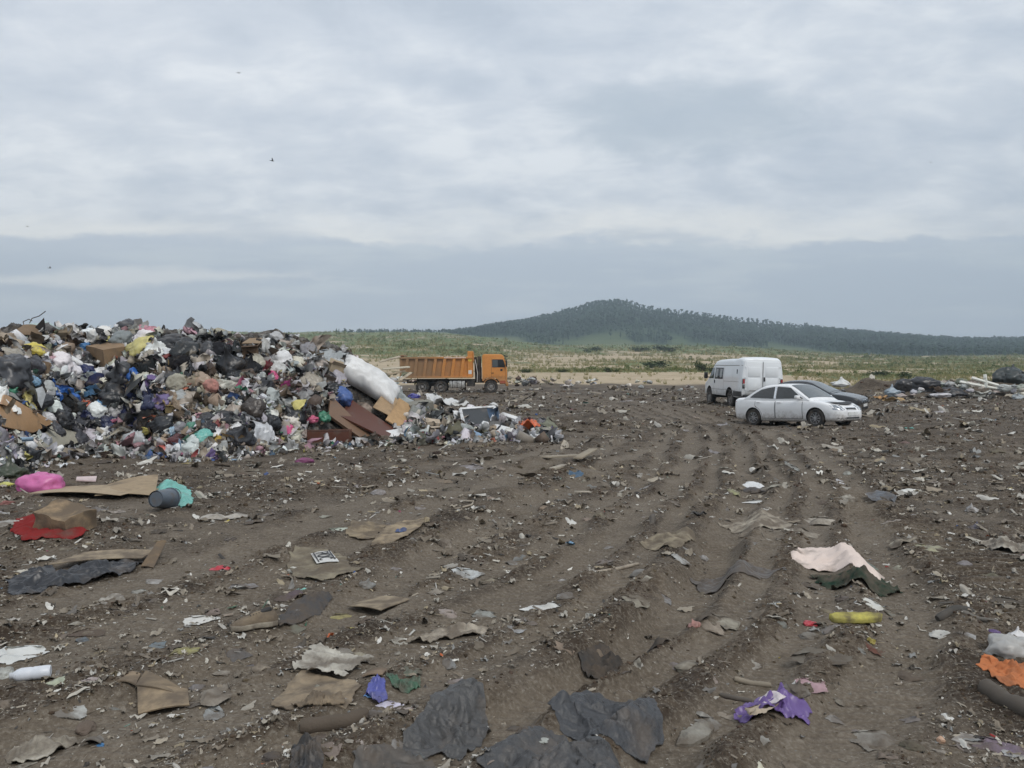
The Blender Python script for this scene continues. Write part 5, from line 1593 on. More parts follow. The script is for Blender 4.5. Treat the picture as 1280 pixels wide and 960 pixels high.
def heap_carton(label, short, u, v, w, h, yaw, color, seed, tilt=(0, 0), depth=.7, crush=.05, sink=.25, lid=False):
    EXCL.append([(u - w * .4, v - h * .4), (u + w * .4, v - h * .4), (u + w * .4, v + h * .45), (u - w * .4, v + h * .45)])
    p = hit1(u, v + h * .4); s = w / F * p[1]; hh = h / F * p[1]
    carton('cardboard_box', label, 'box', p + np.array([0, .15, -hh * sink]), (tilt[0], tilt[1], yaw), (s * .8, s * depth * .8, hh * .85), color, 'card', seed, crush, open_=not lid, lid=lid)
    land(short, u, v, 'heap')
heap_carton('big brown cardboard box tipped on the upper left of the heap', 'the big brown carton', 134, 441, 54, 27, -.62, (.29, .20, .125), 3, (.16, .14), .8, .02, .1, True)
heap_carton('brown cardboard box standing in the black bags on the heap top', 'the brown top box', 311, 438, 24, 30, .3, (.15, .10, .065), 4, (.1, -.05))
heap_carton('tan cardboard box side facing out above the plump black bag', 'the tan carton side', 211, 510, 19, 19, .1, (.40, .30, .15), 5, (.2, .1), .4)
heap_carton('open tan carton with loose flaps at the heap foot', 'the tan foot carton', 283, 553, 26, 20, -.4, (.40, .28, .16), 6, (-.25, .2))
heap_carton('brown carton leaning against the clear whitish bag', 'the leaning brown carton', 195, 545, 24, 12, .4, (.20, .14, .085), 7, (.2, .1), .5)
heap_carton('light tan carton near the right end of the heap top', 'the light tan carton', 412, 460, 22, 28, .5, (.42, .34, .24), 8, (.2, .3))
heap_carton('small square carton right of the salmon pink rag', 'the small square carton', 279, 492, 14, 14, .2, (.27, .21, .13), 9, (.2, .2))
heap_carton('yellowish carton lying under the salmon pink rag', 'the yellowish carton', 213, 460, 20, 14, .7, (.42, .29, .13), 10, (.4, .2))

def hp(u, v, up=0., back=0.):
    p = hit1(u, v); return (p[0], p[1] + back, p[2] + up)
def slab(name, label, short, cat, px, th, color, mat, ups=(0, 0, 0, 0), bend=0., backs=(0, 0, 0, 0), zone='heap', **kw):
    panel(name, label, cat, [hp(u, v, k, b) for (u, v), k, b in zip(px, ups, backs)], th, color, mat, bend, **kw)
    EXCL.append(px)
    land(short, sum(p[0] for p in px) / 4, sum(p[1] for p in px) / 4, zone)
slab('cardboard_sheet', 'torn brown cardboard peaking on the left skyline of the heap', 'the peaked cardboard', 'cardboard', [(10, 424), (52, 426), (52, 412), (30, 409)], .02, (.22, .155, .10), 'card', (.08,) * 4, .05)
slab('chipboard', 'large orange tan board leaning at the left foot of the heap', 'the orange tan board', 'board', [(-6, 548), (42, 552), (68, 540), (6, 509)], .03, (.47, .28, .14), 'painted', (.24, .18, .20, .26))
slab('chipboard', 'pale grey beige board lying against the orange tan board', 'the grey beige board', 'board', [(44, 566), (74, 569), (113, 553), (66, 541)], .03, (.42, .39, .31), 'painted', (.14, .10, .12, .18))
def mattress():
    px = np.array([(430, 474), (492, 511), (503, 486), (434, 453)], float); n = 30
    I, J = np.meshgrid(np.linspace(0, 1, n), np.linspace(0, 1, n), indexing='ij'); i, j = I.ravel()[:, None], J.ravel()[:, None]
    q = (px[0] * (1 - i) + px[1] * i) * (1 - j) + (px[3] * (1 - i) + px[2] * i) * j
    P, _ = hit(q[:, 0], q[:, 1], lite)
    c = [np.array(hp(*k)) for k in px]; ch = (c[0] * (1 - i) + c[1] * i) * (1 - j) + (c[3] * (1 - i) + c[2] * i) * j
    G = P.reshape(n, n, 3)
    for _ in range(30):                                        # a stiff thing bridges the small dips
        G2 = G.copy(); G2[1:-1, 1:-1] = (G[:-2, 1:-1] + G[2:, 1:-1] + G[1:-1, :-2] + G[1:-1, 2:]) / 4; G = np.maximum(G2, G2 * 0 + G2)
    P = .75 * G.reshape(-1, 3) + .25 * P
    e = np.maximum(np.abs(2 * i - 1), np.abs(2 * j - 1))[:, 0]
    bulge = .26 * (1 - e ** 5) + .05 * n2(i[:, 0] * 5, j[:, 0] * 3, 8) + .06 * (1 - 2 * np.abs(n2(i[:, 0] * 7 + 2, j[:, 0] * 4, 9)))
    nr = np.array([0, -.55, .83]); top = P + nr * (.20 + bulge)[:, None]; bot = P - nr * .06
    o = top.mean(0); idx = np.arange(n * n).reshape(n, n)
    Q = np.stack([idx[:-1, :-1], idx[:-1, 1:], idx[1:, 1:], idx[1:, :-1]], -1).reshape(-1, 4)
    rim = np.concatenate([idx[0, :], idx[1:, -1], idx[-1, -2::-1], idx[-2:0:-1, 0]]); nx = np.roll(rim, -1)
    V = np.concatenate([top, bot]) - o; Fq = np.concatenate([Q, Q[:, ::-1] + n * n, np.stack([rim, rim + n * n, nx + n * n, nx], 1)])
    mb = MB().add(V, Fq.tolist()); ob = mb.build('mattress', M['cloth_white'], None, smooth=True, loc=o); ob.color = (.76, .75, .73, 1)
    tag(ob, 'big white quilted mattress sliding down the right end of the heap', 'mattress'); EXCL.append([tuple(k) for k in px]); land('the white mattress', 465, 481, 'heap')
mattress()
slab('wardrobe_board', 'dark red brown wardrobe panel leaning at the right foot of the heap', 'the broken brown wardrobe', 'panel', [(424, 522), (484, 549), (494, 538), (438, 503)], .05, (.11, .038, .022), 'painted', (.06, .02, .04, .08), 0, (0, 0, 0, .1))
slab('wardrobe_board', 'wardrobe side with pale edge propped beside the red brown panel', 'the pale edged wardrobe side', 'panel', [(411, 522), (455, 551), (463, 545), (413, 497)], .08, (.19, .115, .07), 'painted', (.07, .02, .03, .08))
slab('cardboard_sheet', 'flat brown cardboard jutting out by the brown top box', 'the jutting cardboard', 'cardboard', [(302, 437), (342, 439), (344, 431), (312, 429)], .02, (.30, .22, .145), 'card', (.15,) * 4, .03)
slab('foam_block', 'beige foam wedge on the skyline above the white mattress', 'the beige foam wedge', 'foam', [(438, 452), (460, 458), (464, 446), (447, 439)], .12, (.48, .40, .27), 'cloth', (.2, .15, .2, .32))
slab('cardboard_sheet', 'folded tan cardboard leaning right of the red brown panel', 'the folded tan cardboard', 'cardboard', [(482, 530), (504, 540), (515, 514), (499, 506)], .03, (.46, .30, .16), 'card', (.12, .06, .15, .2))
slab('cardboard_sheet', 'light brown carton side lying behind the red brown panel', 'the light brown carton side', 'cardboard', [(466, 518), (486, 526), (498, 511), (482, 501)], .03, (.40, .28, .17), 'card', (.2, .15, .25, .3))
# red brown drawer at the foot of the heap
def drawer():
    p = hit1(409, 553); s = 52 / F * p[1]; h = 17 / F * p[1]
    e = tag(empty('drawer', p + np.array([0, .1, -.02]), (.05, 0, .08)), 'empty red brown drawer standing at the foot of the heap', 'drawer')
    mb = MB().box((0, .0, h * .42), (s, .03, h * .84), bev=.006); mb.build('front_panel', M['painted'], e, color=(.12, .045, .028))
    mb = MB()
    for sx in (-1, 1): mb.box((sx * (s / 2 - .02), .26, h * .42), (.025, .5, h * .8))
    mb.box((0, .52, h * .42), (s, .025, h * .8)); mb.box((0, .26, .03), (s * .95, .5, .015)); mb.build('drawer_frame', M['painted'], e, color=(.15, .065, .04))
    mb = MB().box((0, .02, h * .9), (s * 1.02, .07, .035), bev=.008); mb.build('top_rail', M['painted'], e, color=(.09, .035, .022))
    land('the red brown drawer', 409, 545, 'heap')
drawer()
def wires():
    rng = np.random.default_rng(4)
    for i, (lab, pts) in enumerate([('thin bent wire sticking up over the peaked cardboard', [(30, 408), (29, 402), (36, 399), (40, 401)]), ('long thin twig pointing up to the right over the peaked cardboard', [(37, 404), (40, 398), (49, 395), (57, 389)])]):
        d = hit1(34, 412)[1]
        MBx = MB().tube([at(u, v, d + .1 * k) for k, (u, v) in enumerate(pts)], .012, 5)
        tag(MBx.build('bent_wire' if i == 0 else 'twig', M['chassis']), lab, 'wire' if i == 0 else 'twig')
wires()

def inside(u, v, polys=None, dy=-3):
    u = np.atleast_1d(u); v = np.atleast_1d(v); r = np.zeros(u.shape, bool)
    for P in (EXCL if polys is None else polys):
        c = np.zeros(u.shape, bool)
        for i in range(len(P)):
            (x0, y0), (x1, y1) = P[i], P[i - 1]
            y0 += dy; y1 += dy
            m = ((y0 > v) != (y1 > v)) & (u < (x1 - x0) * (v - y0) / (y1 - y0 + 1e-9) + x0); c ^= m
        r |= c
    return r
def make_heap():
    uu = np.linspace(-650, 725, 460); tt = np.concatenate([np.linspace(-.06, 1.3, 150), np.linspace(1.34, 4.4, 40)])
    U, T = np.meshgrid(uu, tt)
    d0 = F * EYE / (np.interp(U, _HU, _HB) - HOR); w = np.interp(U, _HU, _HWI)
    Y = d0 + T * w; X = (U - CX) / F * Y
    x, y = X.ravel(), Y.ravel()
    h = heap(x, y)
    z = gsm(x, y) + h - .05 + (.10 * (np.clip(1 - worley(x * 3.2, y * 3.2, 5)[0], 0, 1)) + .07 * n2(x * 7, y * 7, 6)) * np.clip(h / .3, 0, 1)
    z = np.where(h < .03, z - .12, z)
    pu, pv = proj(np.stack([x, y, z])); z = z - .28 * inside(pu, pv)
    idx = np.arange(len(x)).reshape(U.shape)
    Q = np.stack([idx[:-1, :-1], idx[:-1, 1:], idx[1:, 1:], idx[1:, :-1]], -1).reshape(-1, 4)
    t = NT('packed_refuse'); P = t.pos()
    vo = t.voro(4.5, P); vo2 = t.voro(11., P)
    s1 = t.new('ShaderNodeSeparateColor'); t.l.new(vo.outputs['Color'], s1.inputs[0]); s2 = t.new('ShaderNodeSeparateColor'); t.l.new(vo2.outputs['Color'], s2.inputs[0])
    stops = [(0, (.020, .019, .019)), (.28, (.05, .043, .037)), (.45, (.115, .092, .07)), (.6, (.18, .17, .16)), (.75, (.07, .062, .055)), (.88, (.30, .28, .25)), (1, (.42, .41, .39))]
    c = t.mix(.5, t.ramp(s1.outputs[0], stops, 'CONSTANT'), t.ramp(s2.outputs[1], stops, 'CONSTANT'))
    c = t.mix(t.range(t.noise(1.4, 6, .6, P), .45, .65, 0, .7), c, (.07, .056, .044))
    t.bump(t.noise(14, 6, .65, P), .8, .05)
    m = t.out(c, .8, 0, .3)
    tag(obj('garbage_mound', mesh('garbage_mound', np.stack([x, y, z], 1), Q, m)), kind='stuff', label='packed body of the garbage heap', cat='garbage heap')
make_heap()

# ---- the many look-alikes of the heap: bags, rags and cartons, the largest ones each by itself
def fill_heap():
    rng = np.random.default_rng(21)
    N = 4200
    u = rng.uniform(-12, 505, N); v = np.interp(u, _HU, _HT) + rng.random(N) * (np.interp(u, _HU, _HB) - np.interp(u, _HU, _HT) + 6)
    taken = [(l[1], l[2]) for l in LAND]; k = 0; limits = dict(bag=165, rag=95, box=46)
    P, ok = hit(u, v, lite); ins = inside(u, v)
    cnt = dict(bag=0, rag=0, box=0)
    for i in range(N):
        if all(cnt[q] >= limits[q] for q in cnt): break
        if ins[i] or heap(P[i, 0:1], P[i, 1:2])[0] < .12: continue
        a = np.array(taken)
        if (np.hypot(a[:, 0] - u[i], (a[:, 1] - v[i]) * 1.25) < 10.5).any(): continue
        kind = rng.choice(['bag', 'rag', 'box'], p=[.54, .31, .15])
        if cnt[kind] >= limits[kind]: continue
        cn = region_color(u[i], v[i], rng)
        taken.append((u[i], v[i])); cnt[kind] += 1
        if kind == 'box':
            cn = rng.choice(['tan', 'brown', 'beige']); w = rng.uniform(10, 21)
            head = f'{"small" if w < 15 else "crushed"} {WORD[cn]} carton'
            lab, grp = auto_label(head, u[i], v[i], 'heap', 'in the garbage heap')
            p = P[i]; s = w / F * p[1]
            carton('cardboard_box', lab, 'box', p + np.array([0, .1, -.08]), (rng.uniform(-.7, .7), rng.uniform(-.6, .6), rng.random() * 6), (s, s * rng.uniform(.5, .9), s * rng.uniform(.3, .7)), jitter(C[cn], rng, .3), 'card', i, .10, grp or 'cartons in the garbage heap', rng.random() < .6)
        else:
            w = rng.uniform(13, 32) * (1.15 if cn in ('black', 'charcoal') else .95); h = w * rng.uniform(.5, .85)
            if kind == 'bag':
                head = f'{"small" if w < 15 else "lumpy" if w < 21 else "large"} {WORD[cn]} bag'; nm = 'garbage_bag' if cn in ('black', 'charcoal') else 'plastic_bag'; cat = 'bag'
            else:
                head = f'{"small" if w < 15 else "crumpled" if w < 21 else "large"} {WORD[cn]} {"sheet" if w > 15 else "scrap"}'; nm = 'plastic_sheet'; cat = 'sheet'
            lab, grp = auto_label(head, u[i], v[i], 'heap', 'in the garbage heap')
            mat = 'film' if rng.random() < .7 else 'cloth'
            soft(nm, lab, cat, u[i], v[i], w, h, jitter(C[cn], rng), kind, mat, int(rng.integers(1000)), .25, grp or ('bags in the garbage heap' if kind == 'bag' else 'sheets in the garbage heap'), rng.random() * 6)
    # everything smaller: one mass of shreds, packets, bottles and papers
    N = 12500
    uu = np.concatenate([rng.uniform(-640, 0, 3000), rng.uniform(0, 700, N - 3000)])
    vt = np.interp(uu, _HU, _HT); vb = np.interp(uu, _HU, _HB)
    vv = vt + rng.random(N) ** .9 * (vb - vt + 12)
    k = ~inside(uu, vv) & ((uu < 505) | (rng.random(N) < np.interp(uu, [505, 560, 640, 700], [.75, .34, .18, .1]))); uu, vv = uu[k], vv[k]; N = len(uu)
    P, ok = hit(uu, vv, lite)
    # the plateau behind the crest carries rubbish too
    back = rng.random(N) < .06
    P[back, 1] += rng.uniform(.3, 3, back.sum()); P[back, 2] = surf(P[back, 0], P[back, 1])
    Rm = rotm(N, rng)
    protos = []
    for s in range(8):
        V, Q = rag_shape(s + 60, 7, .35, 1 + .6 * (s % 3)); protos.append((V, Q))
    for s in range(5):
        V, T = bag_shape(s + 70, 2, False, .7, .18); protos.append((V, np.concatenate([T, T[:, 2:3]], 1)))
    mb = MB().box((0, 0, 0), (1, .16, .06)); protos.append((mb.v[0], np.array(mb.f)))
    mb = MB().box((0, 0, 0), (.8, .55, .4)); protos.append((mb.v[0], np.array(mb.f)))
    mb = MB().lathe([(.001, -.5), (.16, -.5), (.17, .15), (.06, .35), (.06, .5), (.001, .5)], 8); protos.append((mb.v[0], np.array(mb.f)))
    Vs, Qs, Cs = [], [], []; n = 0
    for i in range(N):
        px = rng.gamma(2.6, 3.1) + 3.2
        s = px / F * P[i, 1]
        k = rng.choice(len(protos), p=np.array([.085] * 8 + [.04] * 5 + [.05, .04, .03]) / np.sum([.085] * 8 + [.04] * 5 + [.05, .04, .03]))
        V, Q = protos[k]
        vv_ = (V * s) @ Rm[i].T + P[i] + np.array([0, 0, .1 * s + .02])
        cn = region_color(uu[i], vv[i], rng)
        if uu[i] > 515 and rng.random() < .55: px *= .6; s *= .6
        if k >= 13 and rng.random() < .7: cn = rng.choice(['beige', 'tan', 'brown', 'white'])
        c = jitter(C[cn], rng, .3)
        Vs.append(vv_); Qs.append(Q + n); n += len(V); Cs.append(np.tile(c, (len(V), 1)))
    me = mesh('loose_refuse', np.concatenate(Vs), np.concatenate(Qs), M['rubbish'], False, np.concatenate(Cs))
    tag(obj('loose_refuse', me), kind='stuff', label='small loose rubbish covering the garbage heap', cat='rubbish')
fill_heap()
# ================================================================== things lying on the open ground
COVER = []                                         # outlines of what lies on the mud, so that no clod sits on top
def gpt(u, v):
    p = hit1(u, v, gsm); return p

def sheet(name, label, short, cat, poly, color, mat='film_muddy', amp=.03, fs=5., bulge=.0, th=.004, rings=26, seg=96, ragged=.03, ang=0., seed=0, lift=.006, zone='ground', group=None, edge=.35, o_only=False):
    """a flexible sheet lying on the mud: outline given by photo pixels, real folds, torn edge and thickness"""
    COVER.append(list(poly))
    P, _ = hit(np.array([p[0] for p in poly], float), np.array([p[1] for p in poly], float), base)
    P = P[:, :2]; c = P.mean(0); n = len(P); rng = np.random.default_rng(seed + 900)
    sz = math.sqrt(abs(sum(P[i][0] * P[i - 1][1] - P[i - 1][0] * P[i][1] for i in range(n))) / 2) + .02
    # torn outline
    B = []
    for i in range(n):
        L = max(2, int(np.linalg.norm(P[(i + 1) % n] - P[i]) / sz * 26))
        B += [P[i] + (P[(i + 1) % n] - P[i]) * k / L for k in range(L)]
    B = np.array(B) - c
    t_ = np.roll(B, -1, 0) - np.roll(B, 1, 0); nr_ = np.stack([t_[:, 1], -t_[:, 0]], 1); nr_ /= np.linalg.norm(nr_, axis=1)[:, None] + 1e-9
    q = B / sz
    B = B + nr_ * (sz * ragged * (n2(q[:, 0] * 4 + seed, q[:, 1] * 4, seed) + .8 * n2(q[:, 0] * 13, q[:, 1] * 13 + seed, seed + 1) + .4 * n2(q[:, 0] * 34, q[:, 1] * 34 + seed, seed + 2)))[:, None]
    # grid cut to the outline
    res = sz * 1.25 / (rings * 1.25 + 14)
    lo, hi = B.min(0) - res * 1.5, B.max(0) + res * 1.5
    gx = np.arange(lo[0], hi[0], res); gy = np.arange(lo[1], hi[1], res)
    X, Y = np.meshgrid(gx, gy); x, y = X.ravel(), Y.ravel()
    ins = np.zeros(len(x), bool); x0, y0 = B[:, 0], B[:, 1]; x1, y1 = np.roll(x0, -1), np.roll(y0, -1)
    dist = np.full(len(x), 9.); cx, cy_ = x.copy(), y.copy()
    for i in range(len(B)):
        m = ((y0[i] > y) != (y1[i] > y)) & (x < (x1[i] - x0[i]) * (y - y0[i]) / (y1[i] - y0[i] + 1e-12) + x0[i]); ins ^= m
        ex, ey = x1[i] - x0[i], y1[i] - y0[i]; tt = np.clip(((x - x0[i]) * ex + (y - y0[i]) * ey) / (ex * ex + ey * ey + 1e-12), 0, 1)
        qx, qy = x0[i] + tt * ex, y0[i] + tt * ey; d = np.hypot(x - qx, y - qy); k = d < dist
        dist = np.where(k, d, dist); cx = np.where(k, qx, cx); cy_ = np.where(k, qy, cy_)
    idx = np.arange(len(x)).reshape(X.shape)
    Q = np.stack([idx[:-1, :-1], idx[:-1, 1:], idx[1:, 1:], idx[1:, :-1]], -1).reshape(-1, 4)
    Q = Q[ins[Q].sum(1) >= 2]
    snap = ~ins | (dist < res * .35)
    x = np.where(snap, cx, x); y = np.where(snap, cy_, y); dist = np.where(ins, dist, 0)
    used = np.unique(Q); mp = np.full(len(x), -1); mp[used] = np.arange(len(used)); Q = mp[Q]; x, y, dist = x[used], y[used], dist[used]
    # folds: long soft ones, sharp crumple facets, fine wrinkles
    ca, sa = math.cos(ang), math.sin(ang); px, py = (x * ca + y * sa), (-x * sa + y * ca)
    wx = px + .3 / fs * n2(px * fs * .7 + seed, py * fs * .7, seed + 5); wy = py + .3 / fs * n2(px * fs * .7, py * fs * .7 + seed, seed + 6)
    f1 = 1 - np.abs(n2(wx * fs * .4 + seed * 1.3, wy * fs * 1.1, seed + 7)) * 2.4
    f2 = 1 - np.abs(n2(wx * fs * 1.3, wy * fs * 2.2 + seed, seed + 8)) * 2.6
    fc = facets(wx / sz * .6, wy / sz * .6, rng, 8, 1.5, 6.) * 3.2
    fw = facets(wx / sz * .6 + 3, wy / sz * .6, rng, 6, 7., 16.) * 3.2
    z = amp * (.28 * np.clip(f1, -.4, 1) + .22 * np.clip(f2, -.5, 1) + 1.7 * fc + 2.6 * fw + .08 * n2(wx * fs * 6, wy * fs * 6, seed + 9))
    z = z - np.percentile(z, 25)
    r = np.clip(dist / (.42 * sz), 0, 1)
    z = np.clip(z, -.004, None) * (.45 + .55 * r) + bulge * (1 - (1 - r) ** 1.8) * np.clip(.75 + .6 * n2(x / sz * 1.8 + seed, y / sz * 1.8, seed + 14), .1, 1.4)
    z = z + amp * .9 * np.clip(n2(x / sz * 3 + seed * 2, y / sz * 3, seed + 11) - .15, 0, 1) * (1 - r)           # lifted bits of the edge
    Xw, Yw = x + c[0], y + c[1]
    zg = np.maximum(gsm(Xw, Yw) + lift + z, gh(Xw, Yw) + .004 + .55 * np.maximum(z, 0))
    z0 = float(gsm(c[0:1], c[1:2])[0]); nv = len(x)
    V = np.stack([x, y, zg - z0], 1)
    from collections import Counter
    cn = Counter(); di = {}
    for f in Q.tolist():
        for k in range(4):
            e_ = (f[k], f[(k + 1) % 4]); cn[(min(e_), max(e_))] += 1; di[(min(e_), max(e_))] = e_
    rim = np.array([[a_, b_, b_ + nv, a_ + nv][::-1] for e_, k in cn.items() if k == 1 for a_, b_ in (di[e_],)])
    me = mesh(name, np.concatenate([V, V - [0, 0, th]]), np.concatenate([Q, Q[:, ::-1] + nv, rim]), M[mat], True)
    me.set_sharp_from_angle(angle=R(30))
    ob = obj(name, me, None, (c[0], c[1], z0), color=color)
    if label: tag(ob, label, cat, group)
    if short: land(short, sum(p[0] for p in poly) / n, sum(p[1] for p in poly) / n, zone)
    return ob

def rod(name, label, short, cat, pts, r, color, mat='wood', zone='ground', seg=8, up=.6, rough=.12, seed=0):
    """stick, log or pipe lying along photo pixels"""
    P = np.array([gpt(*p) for p in pts]); n = 14
    t = np.linspace(0, 1, n); tt = np.linspace(0, 1, len(P))
    Q = np.stack([np.interp(t, tt, P[:, k]) for k in range(3)], 1)
    Q[:, 2] = np.maximum(gh(Q[:, 0], Q[:, 1]), gsm(Q[:, 0], Q[:, 1])) * .7 + gsm(Q[:, 0], Q[:, 1]) * .3 + r * up
    Q[:, 0] += r * rough * n2(t * 5, t * 0 + seed, 3); Q[:, 2] = np.interp(t, [0, .5, 1], [Q[0, 2], Q[n // 2, 2], Q[-1, 2]])
    c = Q.mean(0)
    rr = r * (1 + rough * n2(t * 6, t * 0 + seed + 4, 4)) * np.interp(t, [0, .06, .94, 1], [.8, 1, 1, .75])
    ob = MB().tube(Q - c, rr, seg).build(name, M[mat], None, angle=50, loc=c); ob.color = (*color, 1)
    tag(ob, label, cat)
    if short: land(short, np.mean([p[0] for p in pts]), np.mean([p[1] for p in pts]), zone)
    return ob

def gsoft(nm, lab, short, cat, u, v, w, h, col, kind='rag', mat='film_muddy', seed=0, sink=.3, **k):
    if kind == 'rag' and v > 560: kind = 'flat'
    o = soft(nm, lab, cat, u, v, w, h, col, kind, mat, seed, sink, **k)
    if short: land(short, u, v, 'ground')
    return o

def gcard(name, label, short, poly, color, bend=.01, th=.006, ups=None, mat='card_muddy', cat='cardboard', zone='ground'):
    ups = ups or (0.012,) * 4
    COVER.append(list(poly))
    cs = []
    for (u, v), k in zip(poly, ups):
        p = gpt(u, v); cs.append((p[0], p[1], max(float(gh(p[0:1], p[1:2])[0]), p[2]) + k))
    panel(name, label, cat, cs, th, color, mat, bend)
    if short: land(short, sum(p[0] for p in poly) / 4, sum(p[1] for p in poly) / 4, zone)

MUDC = dict(tarp=(.050, .051, .054), tarp2=(.058, .057, .057), mudcard=(.30, .235, .16), palecard=(.36, .29, .205), rag=(.33, .29, .235), palerag=(.46, .42, .36), wht=(.66, .65, .61), leaf=(.13, .11, .085))

# ---- black sheeting in the foreground
sheet('tarpaulin', 'wrinkled black plastic sheet, the roundest of those in the foreground mud', 'the round black sheet', 'tarpaulin', [(684, 897), (705, 884), (740, 878), (790, 877), (812, 890), (830, 908), (827, 922), (806, 946), (770, 944), (735, 930), (700, 916)], MUDC['tarp'], 'film_dusty', amp=.042, fs=9, bulge=.02, rings=110, seg=220, ang=-.5, seed=3)
sheet('tarpaulin', 'folded black sheet running off the bottom of the picture below the round one', 'the folded black sheet', 'tarpaulin', [(612, 936), (640, 922), (690, 918), (735, 938), (772, 955), (800, 985), (760, 1010), (640, 1010), (598, 965)], MUDC['tarp2'], 'film_dusty', amp=.042, fs=8, bulge=.02, rings=90, seg=200, ang=.5, seed=5)
sheet('tarpaulin', 'torn grey black sheet with a hanging tongue, left of the round black sheet', 'the torn black sheet', 'tarpaulin', [(500, 930), (530, 895), (548, 880), (575, 868), (604, 870), (612, 900), (600, 914), (574, 936), (552, 928), (530, 935)], (.066, .064, .062), 'film_dusty', amp=.04, fs=8, bulge=.01, rings=90, seg=200, ang=-.4, seed=8)
sheet('tarpaulin', 'flat muddy black sheet at the bottom edge below the torn one', 'the flat bottom sheet', 'tarpaulin', [(442, 948), (480, 934), (510, 930), (540, 940), (560, 962), (552, 990), (450, 990)], (.075, .068, .06), amp=.03, fs=6, rings=46, seg=160, seed=11)
sheet('tarpaulin', 'small upright black scrap of sheet at the bottom edge beside the root tangle', 'the small black bottom scrap', 'tarpaulin', [(364, 938), (382, 930), (398, 934), (404, 955), (400, 985), (362, 985)], (.03, .031, .033), amp=.05, fs=9, bulge=.05, rings=36, seg=120, seed=12)
sheet('plastic_strip', 'thin dark strip joining the torn sheet to the folded sheet', 'the thin dark strip', 'plastic', [(604, 918), (640, 915), (672, 917), (660, 928), (630, 932)], (.06, .053, .047), amp=.02, fs=12, seed=13, rings=24)
sheet('plastic_bag', 'long black bin bag stretched along a cardboard strip on the left', 'the long black bin bag', 'bag', [(5, 748), (14, 727), (38, 712), (60, 708), (72, 716), (110, 708), (150, 702), (182, 703), (168, 716), (130, 728), (90, 735), (40, 748)], (.022, .023, .027), 'film', amp=.075, fs=6, bulge=.06, rings=100, seg=240, ang=.2, seed=15)
gcard('cardboard_strip', 'long cardboard strip lying behind the long black bin bag', 'the strip behind the bin bag', [(60, 714), (178, 706), (196, 696), (104, 700)], MUDC['palecard'], .02, ups=(.05, .05, .07, .06))
gcard('cardboard_flap', 'brown cardboard flap standing at the right end of the bin bag', 'the standing brown flap', [(176, 712), (192, 714), (208, 694), (196, 697)], (.21, .15, .095), .01, ups=(.01, .01, .14, .15))
# ---- left side
sheet('red_cloth', 'crumpled red cloth squashed under the battered carton on the left', 'the red cloth', 'cloth', [(13, 668), (22, 652), (40, 646), (60, 655), (84, 667), (112, 671), (92, 676), (56, 679), (28, 680)], (.22, .025, .024), 'cloth', amp=.06, fs=5, bulge=.13, rings=44, seed=71)
def near_carton():
    p = gpt(76, 668); 
    carton('cardboard_box', 'battered cardboard box lying on the red cloth', 'box', p + np.array([0, .1, .05]), (.22, .16, -.42), (.50, .36, .20), (.34, .245, .15), 'card_muddy', 77, .10, open_=False, lid=True); land('the battered carton', 76, 645, 'ground')
    panelc = [(90, 640), (108, 644), (112, 662), (94, 664)]
near_carton()
gcard('cardboard_sheet', 'long flattened cardboard sheet leading to the turquoise bag', 'the long cardboard sheet', [(34, 622), (150, 627), (200, 618), (80, 611)], (.40, .315, .215), .04, ups=(.02, .06, .09, .05), mat='card')
gcard('cardboard_sheet', 'narrower cardboard sheet touching the turquoise bag', 'the narrower cardboard sheet', [(118, 626), (194, 624), (198, 608), (135, 613)], (.36, .275, .18), .03, ups=(.03, .03, .16, .10), mat='card')
def bucket():
    p = gpt(212, 637)
    q = Euler((R(82), 0, R(-12)))
    e = tag(empty('bucket', p + np.array([0, 0, .135]), q), 'grey blue plastic bucket lying on its side in the turquoise bag', 'bucket')
    mb = MB().lathe([(.10, .26), (.125, .0), (.135, 0), (.135, -.02), (.12, -.02), (.09, .25), (.001, .25), (.001, .26)], 32); mb.build('bucket_wall', M['hard_plastic'], e, angle=40, color=(.095, .115, .14))
    MB().tube([(.13 * math.cos(a), .13 * math.sin(a) * .95, -.03 - .05 * math.sin(a)) for a in np.linspace(0, PI, 12)], .004, 5).build('handle', M['chassis'], e)
    land('the grey bucket', 211, 625, 'ground')
bucket()
sheet('plastic_bag', 'turquoise plastic bag wrapped round the grey bucket', 'the turquoise bag', 'bag', [(192, 613), (215, 607), (232, 611), (241, 622), (238, 634), (226, 638), (216, 624), (195, 622)], C['teal'], 'film', amp=.07, fs=7, bulge=.16, seed=17, rings=36, seg=120)
soft('plastic_bag', 'plump bright pink plastic bag on the ground at the left', 'bag', 52, 604, 54, 34, (.60, .15, .36), 'bag', 'film', 73, .22, yaw=.1); land('the bright pink bag', 52, 605, 'ground')
soft('box_bag', 'dark green bag lying at the left edge above the pink bag', 'bag', 14, 590, 36, 28, (.045, .055, .032), 'bag', 'film', 74, .25); land('the dark green bag', 14, 590, 'ground')
gsoft('plastic_bag', 'lime green packet at the left edge above the dark green bag', 'the lime packet', 'packet', 6, 571, 22, 11, (.50, .52, .10), 'bag', 'film', 75)
gsoft('plastic_bag', 'lemon yellow packet at the left edge below the dark green bag', 'the lemon packet', 'packet', 5, 606, 22, 9, (.58, .56, .12), 'bag', 'film', 76)
gsoft('garbage_bag', 'black bag in front of the orange tan board', 'the black bag by the board', 'bag', 33, 566, 26, 24, C['black'], 'bag', 'film', 78)
gsoft('plastic_sheet', 'pale lilac sheet left of the black bag by the tan board', 'the pale lilac sheet', 'sheet', 10, 556, 28, 16, (.46, .41, .48), 'rag', 'film', 79)
gsoft('cloth', 'grey crumpled rag between the black bag and the pink bag', 'the grey crumpled rag', 'cloth', 52, 575, 34, 28, (.34, .31, .28), 'rag', 'cloth', 80)
